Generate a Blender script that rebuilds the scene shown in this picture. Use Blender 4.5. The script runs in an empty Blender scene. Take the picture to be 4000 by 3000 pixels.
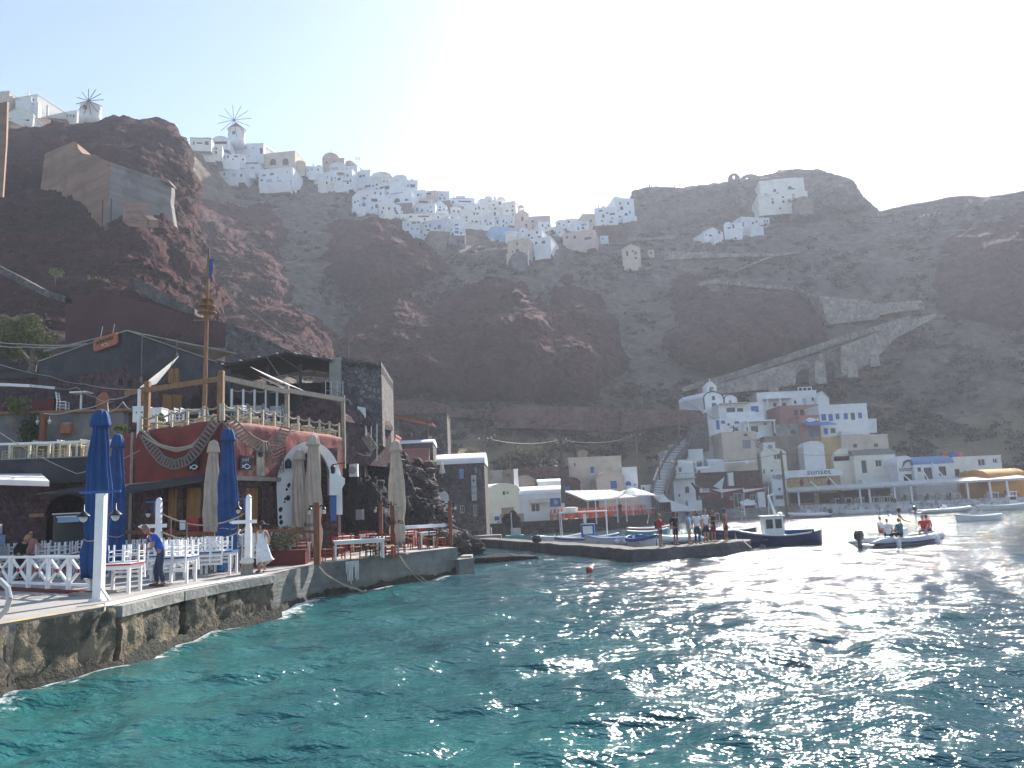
# Old harbour below a cliff village: terrain, village, quay, taverns, boats and people.
import bpy,bmesh,math,random
import numpy as np
from mathutils import Vector,Matrix,noise as mn
RND=random.Random(11)
F=3120.0;H=3.05;QZ=1.27
TR=0.045;ROLL=math.atan(TR)
PITCH=math.atan(480*math.cos(ROLL)/F)
scene=bpy.context.scene
COL=scene.collection
cP,sP,cR,sR=math.cos(PITCH),math.sin(PITCH),math.cos(ROLL),math.sin(ROLL)
def ray(x,y):
 a=(x-2000)/F;b=(1500-y)/F
 a,b=a*cR+b*sR,-a*sR+b*cR
 return Vector((a,cP-b*sP,sP+b*cP))
def P(x,y,d):
 r=ray(x,y);t=d/r.y
 return Vector((r.x*t,d,H+r.z*t))
def G(x,y,z=QZ):
 r=ray(x,y);t=(z-H)/r.z
 return Vector((r.x*t,r.y*t,z))
def hy(x):return 1980-TR*(x-2000)
class MB:
 def __init__(s):s.v=[];s.f=[]
 def add(s,vs,fs):
  o=len(s.v);s.v.extend([tuple(v)for v in vs]);s.f.extend([tuple(i+o for i in f)for f in fs]);return s
 def box(s,x0,y0,z0,x1,y1,z1,M=None):
  vs=[Vector((x,y,z))for z in(z0,z1)for y in(y0,y1)for x in(x0,x1)]
  if M is not None:vs=[M@v for v in vs]
  return s.add(vs,[(0,2,3,1),(4,5,7,6),(0,1,5,4),(2,6,7,3),(0,4,6,2),(1,3,7,5)])
 def cb(s,c,sx,sy,sz,M=None):
  x,y,z=c;return s.box(x-sx/2,y-sy/2,z-sz/2,x+sx/2,y+sy/2,z+sz/2,M)
 def bar(s,a,b,w,h=None):
  a=Vector(a);b=Vector(b);h=h or w;d=(b-a);L=d.length
  if L<1e-6:return s
  q=d.to_track_quat('Y','Z').to_matrix().to_4x4();M=Matrix.Translation(a)@q
  return s.box(-w/2,0,-h/2,w/2,L,h/2,M)
 def tube(s,pts,r,n=6,cap=True):
  pts=[Vector(p)for p in pts];m=len(pts)
  rs=r if isinstance(r,(list,tuple))else[r]*m
  vs=[];prev=None
  for i in range(m):
   t=(pts[min(i+1,m-1)]-pts[max(i-1,0)])
   t=t.normalized()if t.length>1e-9 else Vector((0,0,1))
   ref=prev if prev is not None else(Vector((1,0,0))if abs(t.x)<.9 else Vector((0,1,0)))
   u=(ref-t*ref.dot(t)).normalized();w=t.cross(u);prev=u
   for k in range(n):
    a=2*math.pi*k/n;vs.append(pts[i]+(u*math.cos(a)+w*math.sin(a))*rs[i])
  fs=[(i*n+k,i*n+(k+1)%n,(i+1)*n+(k+1)%n,(i+1)*n+k)for i in range(m-1)for k in range(n)]
  if cap:fs+=[tuple(range(n))[::-1],tuple((m-1)*n+k for k in range(n))]
  return s.add(vs,fs)
 def lathe(s,prof,n=12,c=(0,0,0),sx=1,sy=1,M=None,fold=0,nf=8,tw=0):
  vs=[];m=len(prof)
  for i,(r,z)in enumerate(prof):
   for k in range(n):
    a=2*math.pi*k/n
    rr=r*(1+fold*math.cos(nf*a+tw*z)*(1 if 0<i<m-1 else 0))
    v=Vector((c[0]+rr*sx*math.cos(a),c[1]+rr*sy*math.sin(a),c[2]+z))
    vs.append(M@v if M is not None else v)
  fs=[(i*n+k,i*n+(k+1)%n,(i+1)*n+(k+1)%n,(i+1)*n+k)for i in range(m-1)for k in range(n)]
  fs+=[tuple(range(n))[::-1],tuple((m-1)*n+k for k in range(n))]
  return s.add(vs,fs)
 def prism(s,pts,y0,y1,M=None):
  n=len(pts);vs=[Vector((p[0],y0,p[1]))for p in pts]+[Vector((p[0],y1,p[1]))for p in pts]
  if M is not None:vs=[M@v for v in vs]
  return s.add(vs,[tuple(range(n)),tuple(range(2*n-1,n-1,-1))]+[(i,i+n,(i+1)%n+n,(i+1)%n)for i in range(n)])
 def slab(s,pts,z0,z1):
  n=len(pts);vs=[(p[0],p[1],z0)for p in pts]+[(p[0],p[1],z1)for p in pts]
  return s.add(vs,[tuple(range(n-1,-1,-1)),tuple(range(n,2*n))]+[(i,(i+1)%n,(i+1)%n+n,i+n)for i in range(n)])
 def quad(s,a,b,c,d):return s.add([a,b,c,d],[(0,1,2,3)])
 def blob(s,c,r,seed=0,sub=2,amp=.25,sc=1.0):
  bm=bmesh.new();bmesh.ops.create_icosphere(bm,subdivisions=sub,radius=1)
  bm.verts.ensure_lookup_table();o=Vector((seed*7.31,seed*3.7,seed*1.9));vs=[]
  for v in bm.verts:
   k=1+amp*(mn.noise(v.co*1.3*sc+o)+.6*mn.noise(v.co*3.1*sc+o)+.35*mn.noise(v.co*7*sc+o))
   vs.append((c[0]+v.co.x*k*r[0],c[1]+v.co.y*k*r[1],c[2]+v.co.z*k*r[2]))
  fs=[tuple(x.index for x in f.verts)for f in bm.faces];bm.free();return s.add(vs,fs)
 def leaves(s,c,r,n,size,rnd,clumps=7,flat=.0,hemi=False):
  cc=[]
  for _ in range(clumps):
   while True:
    p=Vector((rnd.uniform(-1,1),rnd.uniform(-1,1),rnd.uniform(0 if hemi else-1,1)))
    if p.length<1:break
   cc.append(p*.72)
  for _ in range(n):
   p=rnd.choice(cc)+Vector((rnd.gauss(0,.2),rnd.gauss(0,.2),rnd.gauss(0,.17)))
   p=Vector((c[0]+p.x*r[0],c[1]+p.y*r[1],c[2]+p.z*r[2]))
   a=Vector((rnd.gauss(0,1),rnd.gauss(0,1),rnd.gauss(0,1))).normalized();b=a.orthogonal().normalized()
   l=size*rnd.uniform(.6,1.4);a*=l;b*=l*.45
   s.add([p-a,p-b,p+a,p+b],[(0,1,2,3)])
  return s
 def ob(s,name,mat,parent=None,smooth=False,loc=None):
  me=bpy.data.meshes.new(name);me.from_pydata(s.v,[],s.f)
  if smooth:me.polygons.foreach_set('use_smooth',[True]*len(me.polygons))
  me.materials.append(M_(mat));o=bpy.data.objects.new(name,me);COL.objects.link(o)
  if parent is not None:o.parent=parent
  if loc is not None:o.location=loc
  return o
def arch(x0,x1,z0,zs,n=10,rise=None):
 r=(x1-x0)/2;c=(x0+x1)/2;rise=rise or r
 return[(x0,z0),(x1,z0)]+[(c+r*math.cos(math.pi*k/n),zs+rise*math.sin(math.pi*k/n))for k in range(n+1)]
USED={}
def tag(o,label,cat,group=None,kind=None):
 o['label']=label;o['category']=cat
 if group:o['group']=group
 if kind:o['kind']=kind
 return o
def thing(name,label,cat,loc=(0,0,0),rz=0,group=None,rot=None):
 o=bpy.data.objects.new(name,None);COL.objects.link(o);o.location=loc
 o.rotation_euler=rot or(0,0,rz);o.empty_display_size=.2
 return tag(o,label,cat,group)
def struct(o):o['kind']='structure';return o
def kids(o):return[c for c in COL.objects if c.parent==o]
def proto(root):
 ch=kids(root);return(root,[(c,kids(c))for c in ch])
def copy_of(pr,loc,label,rz=0,group=None,rot=None,scale=1):
 root,ch=pr;r=root.copy();COL.objects.link(r);r.location=loc;r.rotation_euler=rot or(0,0,rz);r.scale=(scale,)*3
 r['label']=label
 if group:r['group']=group
 for c,gs in ch:
  d=c.copy();COL.objects.link(d);d.parent=r
  for g in gs:
   e=g.copy();COL.objects.link(e);e.parent=d
 return r
MATS={}
def M_(m):return MATS[m]if isinstance(m,str)else m
def _new(n):
 m=bpy.data.materials.new(n);m.use_nodes=True;nt=m.node_tree
 b=nt.nodes['Principled BSDF'];return m,nt,b
def mat(n,c1,c2=None,sc=2.0,rough=.8,bump=0.0,bsc=None,spec=.25,lo=.35,hi=.65,vor=0,mortar=(.25,.22,.2),rand=0,metal=0,st=(1,1,1),transl=0,stain=None,ssc=.6,slo=.5,shi=.75,obj=False,det=6,bdist=.1):
 m,nt,b=_new(n);N=nt.nodes.new;L=nt.links.new
 g=N('ShaderNodeNewGeometry');co=g.outputs['Position']
 if obj:co=N('ShaderNodeTexCoord').outputs['Object']
 mp=N('ShaderNodeMapping');mp.inputs['Scale'].default_value=st;L(co,mp.inputs[0]);co=mp.outputs[0]
 t=N('ShaderNodeTexNoise');t.inputs['Scale'].default_value=sc;t.inputs['Detail'].default_value=det;L(co,t.inputs['Vector'])
 r=N('ShaderNodeValToRGB');r.color_ramp.elements[0].position=lo;r.color_ramp.elements[1].position=hi
 c2=c2 or tuple(x*.82 for x in c1)
 r.color_ramp.elements[0].color=(*c1,1);r.color_ramp.elements[1].color=(*c2,1);L(t.outputs['Fac'],r.inputs[0]);c=r.outputs[0]
 hgt=None
 if vor:
  v=N('ShaderNodeTexVoronoi');v.inputs['Scale'].default_value=vor;v.feature='DISTANCE_TO_EDGE'
  w=N('ShaderNodeMixRGB');w.inputs[0].default_value=.12;L(co,w.inputs[1]);nz=N('ShaderNodeTexNoise');nz.inputs['Scale'].default_value=vor*.8;L(co,nz.inputs['Vector']);L(nz.outputs['Color'],w.inputs[2])
  L(w.outputs[0],v.inputs['Vector'])
  v2=N('ShaderNodeTexVoronoi');v2.inputs['Scale'].default_value=vor;L(w.outputs[0],v2.inputs['Vector'])
  hs=N('ShaderNodeHueSaturation');sep=N('ShaderNodeSeparateColor');L(v2.outputs['Color'],sep.inputs[0])
  mr=N('ShaderNodeMapRange');mr.inputs[3].default_value=.55;mr.inputs[4].default_value=1.35;L(sep.outputs[0],mr.inputs[0]);L(mr.outputs[0],hs.inputs['Value']);L(c,hs.inputs['Color'])
  k=N('ShaderNodeMapRange');k.inputs[1].default_value=.02;k.inputs[2].default_value=.09;L(v.outputs['Distance'],k.inputs[0])
  mx=N('ShaderNodeMixRGB');L(k.outputs[0],mx.inputs[0]);mx.inputs[1].default_value=(*mortar,1);L(hs.outputs[0],mx.inputs[2]);c=mx.outputs[0];hgt=k.outputs[0]
 if stain:
  t2=N('ShaderNodeTexNoise');t2.inputs['Scale'].default_value=ssc;t2.inputs['Detail'].default_value=8;t2.inputs['Roughness'].default_value=.65;L(g.outputs['Position'],t2.inputs['Vector'])
  k=N('ShaderNodeMapRange');k.inputs[1].default_value=slo;k.inputs[2].default_value=shi;L(t2.outputs['Fac'],k.inputs[0])
  mx=N('ShaderNodeMixRGB');L(k.outputs[0],mx.inputs[0]);L(c,mx.inputs[1]);mx.inputs[2].default_value=(*stain,1);c=mx.outputs[0]
 if rand:
  hs=N('ShaderNodeHueSaturation');mr=N('ShaderNodeMapRange');mr.inputs[3].default_value=1-rand;mr.inputs[4].default_value=1+rand
  L(g.outputs['Random Per Island'],mr.inputs[0]);L(mr.outputs[0],hs.inputs['Value']);L(c,hs.inputs['Color']);c=hs.outputs[0]
 L(c,b.inputs['Base Color']);b.inputs['Roughness'].default_value=rough;b.inputs['Specular IOR Level'].default_value=spec;b.inputs['Metallic'].default_value=metal
 if bump:
  bp=N('ShaderNodeBump');bp.inputs['Strength'].default_value=bump;bp.inputs['Distance'].default_value=bdist
  if hgt is None:
   tb=N('ShaderNodeTexNoise');tb.inputs['Scale'].default_value=bsc or sc*4;tb.inputs['Detail'].default_value=8;tb.inputs['Roughness'].default_value=.6;L(co,tb.inputs['Vector']);hgt=tb.outputs['Fac']
  L(hgt,bp.inputs['Height']);L(bp.outputs[0],b.inputs['Normal'])
 if transl:
  td=N('ShaderNodeBsdfTranslucent');L(c,td.inputs[0]);ms=N('ShaderNodeMixShader');ms.inputs[0].default_value=transl
  L(b.outputs[0],ms.inputs[1]);L(td.outputs[0],ms.inputs[2]);L(ms.outputs[0],nt.nodes['Material Output'].inputs[0])
 MATS[n]=m;return m
def glass(n,c=(.03,.04,.05),rough=.12):
 m,nt,b=_new(n);b.inputs['Base Color'].default_value=(*c,1);b.inputs['Roughness'].default_value=rough;b.inputs['Specular IOR Level'].default_value=.5;MATS[n]=m
WHT=(.78,.78,.77)
mat('white_wall',WHT,(.70,.70,.69),1.2,.85,.15,8,stain=(.55,.53,.5),ssc=.35,slo=.58,shi=.85)
mat('white_far',(.77,.78,.79),(.69,.70,.72),.5,.85,stain=(.42,.40,.38),ssc=.3,slo=.54,shi=.78)
mat('white_far_shade_tint',(.66,.68,.71),(.58,.60,.63),.5,.85,stain=(.38,.37,.36),ssc=.3,slo=.54,shi=.78)  # bluish darker copy of the far white, shaded tone put into the colour
mat('white_far_cream',(.77,.74,.68),(.69,.66,.61),.5,.85,stain=(.42,.38,.34),ssc=.3,slo=.54,shi=.78)
mat('maroon_rough',(.085,.028,.032),(.06,.022,.027),.35,.9,.7,3,stain=(.085,.04,.042),ssc=.5,slo=.48,shi=.75)
mat('cap_brown',(.13,.075,.05),(.09,.055,.04),3,.9)
mat('white_paint',(.80,.80,.80),(.74,.74,.75),5,.5,.1,40)
mat('white_wash_stone',(.74,.74,.74),(.5,.5,.52),3,.85,.7,vor=2.2,mortar=(.78,.78,.78))
mat('cream_wall',(.79,.74,.62),(.72,.67,.56),1.0,.85,.15,8,stain=(.45,.40,.32),ssc=.4,slo=.56,shi=.8)
mat('beige_wall',(.62,.53,.43),(.54,.45,.36),1.0,.88,.15,8,stain=(.36,.3,.25),ssc=.4,slo=.52,shi=.8)
mat('ochre_wall',(.55,.40,.16),(.47,.33,.13),1.0,.88,.15,8,stain=(.35,.27,.17),ssc=.4)
mat('orange_wall',(.62,.30,.05),(.52,.25,.05),1.0,.8,.1,8,stain=(.5,.35,.2),ssc=.5)
mat('pink_wall',(.40,.19,.17),(.33,.16,.15),1.0,.88,.15,8,stain=(.42,.3,.27),ssc=.5)
mat('pink_far',(.60,.47,.42),(.5,.4,.37),.6,.88)
mat('red_wall',(.235,.045,.035),(.16,.035,.03),.9,.85,.35,5,stain=(.10,.035,.035),ssc=.7,slo=.45,shi=.8,bdist=.05)
mat('pink_red_wall',(.30,.10,.09),(.22,.07,.065),1.3,.85,.3,5,stain=(.34,.20,.18),ssc=1.2,slo=.5,shi=.8)
mat('maroon_wall',(.17,.03,.03),(.13,.025,.028),1.0,.8,.1,8)
mat('purple_stone',(.12,.066,.076),(.075,.045,.054),2,.9,.8,vor=5.5,mortar=(.105,.07,.075),stain=(.05,.04,.045),ssc=.5,slo=.5,shi=.75)
mat('red_stone',(.15,.075,.07),(.09,.05,.05),2,.9,.9,vor=6,mortar=(.13,.085,.08),stain=(.06,.04,.04),ssc=.6,slo=.5,shi=.78)
mat('grey_stone',(.17,.14,.14),(.085,.08,.085),2,.9,.9,vor=2.8,mortar=(.15,.135,.13),stain=(.07,.06,.06),ssc=.4,slo=.5,shi=.8)
mat('grey_rubble',(.21,.19,.185),(.14,.13,.13),1.5,.9,1.,vor=4.5,mortar=(.15,.14,.14))
mat('dark_plaster',(.04,.043,.05),(.06,.06,.066),1.0,.9,.3,6,stain=(.09,.085,.09),ssc=.8)
mat('grey_plaster',(.19,.18,.18),(.13,.125,.13),.9,.9,.4,5,stain=(.28,.26,.24),ssc=.7)
mat('path_stone',(.38,.33,.285),(.26,.225,.20),1.2,.9,.8,vor=1.9,mortar=(.36,.315,.275),stain=(.18,.155,.135),ssc=.22,slo=.48,shi=.72)
mat('brick_terrace',(.135,.065,.055),(.09,.05,.045),1.0,.9,.5,vor=1.1,mortar=(.17,.11,.10),stain=(.2,.16,.14),ssc=.25,st=(1,1,2.2))
mat('castle_stone',(.27,.215,.18),(.18,.145,.125),.7,.92,.5,3,stain=(.34,.29,.25),ssc=.25)
mat('concrete',(.36,.34,.31),(.24,.23,.21),.8,.9,.5,6,stain=(.14,.13,.12),ssc=.9,slo=.5,shi=.75)
mat('concrete_ruin',(.27,.25,.235),(.18,.17,.165),.4,.9,.8,1.2,stain=(.10,.095,.09),ssc=.35,st=(.25,.25,3))
mat('concrete_ruin_brown',(.33,.20,.14),(.22,.135,.10),.4,.9,.8,1.2,stain=(.13,.09,.075),ssc=.3,st=(.25,.25,3))
mat('quay_top',(.36,.34,.32),(.27,.255,.24),.8,.85,.3,12,stain=(.2,.185,.17),ssc=.6,slo=.5,shi=.8)
mat('lava',(.020,.020,.023),(.038,.036,.038),2.5,.9,1.,9,stain=(.085,.07,.06),ssc=1.6,slo=.5,shi=.72,bdist=.35,det=10)
mat('rubble',(.13,.095,.088),(.065,.055,.054),2.2,.9,1.,8,stain=(.21,.165,.14),ssc=1.6,slo=.52,shi=.75,bdist=.25,rand=.35)
mat('wood',(.31,.17,.085),(.21,.11,.055),3,.7,.2,20,st=(4,4,.6))
mat('door_wood',(.33,.165,.055),(.23,.11,.04),2.5,.6,.15,20,st=(5,5,.5))
mat('brown_post',(.21,.085,.045),(.14,.055,.03),4,.65,.2,20,st=(3,3,.5))
mat('grey_wood',(.33,.28,.23),(.22,.19,.16),4,.85,.2,25,st=(3,3,1))
mat('yellow_wood',(.62,.55,.40),(.5,.44,.32),3,.7)
mat('red_paint',(.42,.045,.03),(.33,.035,.025),6,.5)
mat('orange_paint',(.66,.115,.02),(.52,.085,.02),6,.5)
mat('dark_paint',(.035,.02,.02),(.05,.03,.028),6,.5)
mat('dark_red_paint',(.13,.02,.02),(.09,.015,.015),6,.55)
mat('blue_paint',(.035,.12,.36),(.03,.10,.28),5,.5)
mat('blue_shutter',(.05,.17,.46),(.04,.14,.38),5,.55)
mat('pale_blue_wall',(.33,.47,.66),(.28,.41,.58),1,.8)
mat('navy_paint',(.012,.03,.11),(.016,.036,.13),2,.35,spec=.4)
mat('turquoise_paint',(.10,.33,.34),(.08,.26,.28),3,.5)
mat('blue_roof',(.11,.22,.38),(.14,.26,.42),2,.6,.1,9)
mat('grey_roof',(.17,.165,.16),(.23,.22,.21),1.5,.8,.3,8)
mat('rush_seat',(.42,.30,.14),(.33,.23,.1),30,.85)
mat('blue_fabric',(.018,.080,.25),(.013,.060,.195),2.5,.75,.25,60,spec=.2,transl=.12)
mat('cream_fabric',(.66,.53,.43),(.56,.44,.36),2.0,.85,.25,60,transl=.15,stain=(.38,.33,.27),ssc=1.5)
mat('white_fabric',(.82,.81,.79),(.74,.73,.71),2.0,.85,.15,30,transl=.35)
mat('black_fabric',(.02,.02,.022),(.035,.035,.04),2.0,.8)
mat('rope',(.40,.34,.26),(.30,.25,.19),30,.9)
mat('rope_grey',(.22,.20,.18),(.15,.135,.12),20,.9)
mat('wire',(.10,.095,.09),None,5,.6)
mat('wire_pale',(.35,.34,.33),None,5,.6)
mat('black_metal',(.02,.022,.03),(.03,.03,.04),8,.4,metal=.6)
mat('grey_metal',(.42,.43,.44),(.34,.35,.36),4,.4,metal=.7)
mat('pole_wood',(.16,.13,.11),(.11,.09,.08),4,.85,.2,15,st=(3,3,.4))
mat('rubber_grey',(.50,.51,.52),(.42,.43,.45),3,.55)
mat('boat_white',(.76,.76,.75),(.68,.68,.67),2.5,.4,spec=.4,stain=(.5,.48,.44),ssc=2,slo=.6,shi=.8)
mat('black_plastic',(.018,.018,.02),(.025,.025,.028),4,.35,spec=.5)
mat('tan_umbrella',(.55,.38,.22),(.46,.32,.19),2,.85)
mat('window_dark',(.018,.02,.026),(.03,.032,.04),3,.3,spec=.5)
mat('opening_dark',(.028,.025,.025),(.02,.018,.018),3,.9)
mat('terracotta',(.42,.15,.08),(.33,.12,.07),3,.8)
mat('dome_beige',(.44,.36,.31),(.38,.31,.27),.8,.85)
mat('mosaic',(.48,.30,.13),(.36,.21,.09),6,.8,.5,vor=6,mortar=(.55,.45,.3))
mat('skin',(.46,.24,.155),(.40,.205,.135),8,.55,spec=.35)
mat('skin_tan',(.33,.155,.095),(.28,.13,.08),8,.55,spec=.35)
mat('hair_dark',(.02,.013,.01),(.035,.022,.016),25,.6)
mat('hair_grey',(.20,.18,.165),(.11,.10,.095),30,.7)
mat('hair_brown',(.09,.05,.028),(.06,.035,.02),25,.65)
mat('hair_blond',(.35,.24,.12),(.28,.19,.1),25,.65)
for n_,c_ in dict(c_blue=(.02,.09,.42),c_jeans=(.03,.045,.085),c_white=(.78,.78,.79),c_black=(.018,.018,.02),c_red=(.42,.03,.035),c_coral=(.52,.09,.085),c_navy=(.02,.025,.08),c_ltblue=(.25,.42,.62),c_skyshort=(.16,.40,.58),c_teal=(.015,.20,.24),c_maroon=(.20,.02,.05),c_grey=(.30,.25,.24),c_purple=(.20,.10,.16),c_brown=(.08,.045,.03),c_pinkpat=(.42,.20,.19),c_khaki=(.3,.24,.16),c_hatbrown=(.05,.03,.03),c_capblue=(.02,.09,.30)).items():
 mat(n_,c_,None,9,.85,.25,30)
mat('leaf_olive',(.12,.13,.05),(.08,.095,.04),1.5,.7,rand=.45,transl=.25)
mat('leaf_dry',(.25,.215,.12),(.14,.135,.075),.8,.8,rand=.4,transl=.2)
mat('leaf_scrub',(.042,.048,.028),(.075,.07,.042),.3,.8,rand=.45,transl=.1)
mat('leaf_green',(.045,.085,.025),(.03,.06,.02),1.5,.7,rand=.45,transl=.25)
mat('leaf_bright',(.15,.17,.05),(.10,.13,.04),1.5,.7,rand=.4,transl=.3)
mat('bark',(.20,.165,.13),(.12,.10,.08),6,.9,.4,15)
mat('foam',(.75,.78,.8),(.6,.66,.7),3,.7)
glass('glass');glass('lamp_glass',(.5,.5,.48),.1)
def skin_mesh(js,edges,root,sub=1):
 names=list(js);ix={n:i for i,n in enumerate(names)}
 me=bpy.data.meshes.new('tmp');me.from_pydata([js[n][0]for n in names],[(ix[a],ix[b])for a,b in edges],[])
 o=bpy.data.objects.new('tmp',me);COL.objects.link(o);md=o.modifiers.new('s','SKIN');md.use_smooth_shade=True
 if not me.skin_vertices:raise RuntimeError('no skin layer')
 for i,n in enumerate(names):
  s=me.skin_vertices[0].data[i];r=js[n][1];s.radius=r if isinstance(r,tuple)else(r,r);s.use_root=n==root
 ss=o.modifiers.new('u','SUBSURF');ss.levels=sub
 dg=bpy.context.evaluated_depsgraph_get();e=o.evaluated_get(dg);m=e.to_mesh()
 mb=MB();mb.v=[tuple(v.co)for v in m.vertices];mb.f=[tuple(p.vertices)for p in m.polygons];e.to_mesh_clear()
 bpy.data.objects.remove(o);bpy.data.meshes.remove(me);return mb
J0=dict(pel=(0,0,.95),spi=(0,.0,1.13),che=(0,.0,1.33),nec=(0,.01,1.49),hea=(0,-.01,1.56))
def S2(d):
 r={}
 for k,v in d.items():r[k+'L']=v;r[k+'R']=(-v[0],v[1],v[2])
 return r
J0.update(S2(dict(sh=(.175,0,1.42),el=(.235,.02,1.14),wr=(.245,-.03,.90),ha=(.245,-.045,.82),hi=(.095,0,.91),kn=(.105,-.015,.50),an=(.11,.03,.09),to=(.125,-.14,.035))))
RAD=dict(pel=(.15,.115),spi=(.135,.10),che=(.16,.11),nec=.06,hea=.055,sh=.062,el=.043,wr=.03,ha=(.04,.022),hi=.088,kn=.06,an=.042,to=.034)
SIT=dict(pel=(0,.1,.50),spi=(0,.1,.68),che=(0,.08,.88),nec=(0,.07,1.04),hea=(0,.05,1.11))
SIT.update(S2(dict(sh=(.175,.08,.97),el=(.23,.0,.72),wr=(.2,-.2,.62),ha=(.19,-.28,.60),hi=(.1,.06,.47),kn=(.13,-.36,.47),an=(.13,-.34,.09),to=(.14,-.5,.035))))
def person(label,loc,rz,pose=None,base=None,sc=1.0,skin='skin',hair='hair_dark',hair_len=0,top=None,bottom=None,blen='long',sleeve='short',shoes='c_black',cap=None,glasses=False,headrot=(0,0,0),beard=False,dress=None,bag=None,hat=None,barefoot=False,group=None):
 j=dict(base or J0);j.update(pose or{});j={k:Vector(v)for k,v in j.items()}
 root=thing('person',label,'person',loc,rz,group);root.scale=(sc,)*3
 key=lambda k:k[:-1]if k[-1]in 'LR' else k
 rd=lambda k,m=1:tuple(x*m for x in RAD[key(k)])if isinstance(RAD[key(k)],tuple)else RAD[key(k)]*m
 E=[('pel','spi'),('spi','che'),('che','nec'),('nec','hea')]
 for s in 'LR':E+=[('che','sh'+s),('sh'+s,'el'+s),('el'+s,'wr'+s),('wr'+s,'ha'+s),('pel','hi'+s),('hi'+s,'kn'+s),('kn'+s,'an'+s),('an'+s,'to'+s)]
 body=skin_mesh({k:(v,rd(k))for k,v in j.items()},E,'pel')
 HM=Matrix.Translation(j['hea']+Vector((0,-.012,0)))@Matrix.Rotation(headrot[2],4,'Z')@Matrix.Rotation(headrot[0],4,'X')@Matrix.Rotation(headrot[1],4,'Y')
 prof=[(.005,-.025),(.045,-.015),(.062,.02),(.072,.07),(.077,.12),(.074,.165),(.055,.205),(.025,.222),(.004,.226)]
 body.lathe(prof,14,(0,0,0),1,1.25,HM)
 body.add([HM@Vector(p)for p in((-.013,-.092,.085),(.013,-.092,.085),(0,-.118,.088),(0,-.092,.125))],[(0,1,2),(1,3,2),(0,2,3)])
 for s in(-1,1):body.lathe([(.004,-.03),(.016,0),(.004,.03)],6,(s*.079,.012,.10),.6,1.2,HM)
 for s in 'LR':
  w,h=j['wr'+s],j['ha'+s];d=(h-w).normalized();up=Vector((0,-1,0))if abs(d.y)<.8 else Vector((0,0,1));a=(up-d*up.dot(d)).normalized();b=d.cross(a)
  sgn=1 if s=='L' else-1
  for q,l in((-.028,.075),(-.009,.088),(.01,.082),(.028,.062)):
   p0=h+a*-q+d*.01;body.tube([p0,p0+d*l*.5-b*.008*sgn,p0+d*l-b*.026*sgn],[.0095,.0085,.006],5)
  p0=w.lerp(h,.45)+a*.03;body.tube([p0,p0+a*.03+d*.03,p0+a*.035+d*.065],[.012,.010,.007],5)
 bo=body.ob('body',skin,root,True)
 MB().box(-.024,-.094,.048,.024,-.082,.056,HM).ob('mouth','c_maroon',root)
 if not glasses:
  for s in(-1,1):MB().lathe([(.002,-.008),(.013,0),(.002,.008)],6,(s*.03,-.088,.112),1,.5,HM).ob('eye','hair_dark',root)
 if glasses:
  g=MB()
  for s in(-1,1):g.lathe([(.004,-.022),(.032,-.008),(.032,.01),(.004,.022)],8,(s*.035,-.088,.112),1,.4,HM);g.box(s*.078-.004,-.08,.112,s*.078+.004,.02,.12,HM)
  g.ob('sunglasses','black_plastic',root)
 if hair:
  hm=MB();n=8
  hm.lathe([(.079,.10),(.084,.14),(.080,.18),(.060,.217),(.03,.236),(.004,.24)],14,(0,.014,0),1,1.2,HM)
  hm.lathe([(.05,.02),(.07,.06),(.08,.11),(.06,.15)],12,(0,.034,0),.98,1.0,HM)
  if hair_len:
   hm.lathe([(.03,.07-hair_len),(.075,.06-hair_len*.7),(.095,.06),(.088,.14),(.05,.19)],14,(0,.03,0),1.05,.95,HM,fold=.06)
  hm.ob('hair',hair,root,True)
 if beard:MB().lathe([(.01,-.04),(.055,-.02),(.068,.03),(.066,.06)],12,(0,-.012,0),1,1.2,HM).ob('beard','hair_dark',root,True)
 if cap:
  c=MB();c.lathe([(.088,.135),(.09,.165),(.078,.21),(.04,.24),(.004,.247)],14,(0,.005,0),1,1.2,HM)
  c.box(-.06,-.19,.138,.06,-.08,.15,HM);c.ob('cap',cap,root,True)
 if hat:
  c=MB();c.lathe([(.27,.105),(.28,.118),(.12,.158),(.095,.20),(.085,.24),(.05,.262),(.004,.266)],22,(0,.01,0),1,1.08,HM,fold=.03,nf=3);c.ob('hat',hat,root,True)
 def cloth(name,m,ks,es,rt,grow,ex=None):
  js={k:(j[k],tuple(x+grow for x in rd(k))if isinstance(rd(k),tuple)else rd(k)+grow)for k in ks}
  js.update(ex or{});return skin_mesh(js,es,rt).ob(name,m,root,True)
 if top:
  ex={};es=[('lo','spi'),('spi','che'),('che','nk')]
  lo=j['pel']-(j['spi']-j['pel'])*.35
  ex['lo']=(lo,(.19,.15));ex['nk']=(j['che'].lerp(j['nec'],.72),.075)
  for s in 'LR':
   t=.62 if sleeve=='short' else .12
   ex['a'+s]=(j['sh'+s].lerp(j['el'+s],t),.068 if sleeve=='short' else .07);es+=[('che','sh'+s),('sh'+s,'a'+s)]
   if sleeve=='long':
    ex['a'+s]=(j['el'+s],.055);ex['b'+s]=(j['wr'+s].lerp(j['el'+s],.1),.043);es+=[('a'+s,'b'+s)]
  cloth('shirt',top,['spi','che','shL','shR'],es,'lo',.022,ex)
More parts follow.
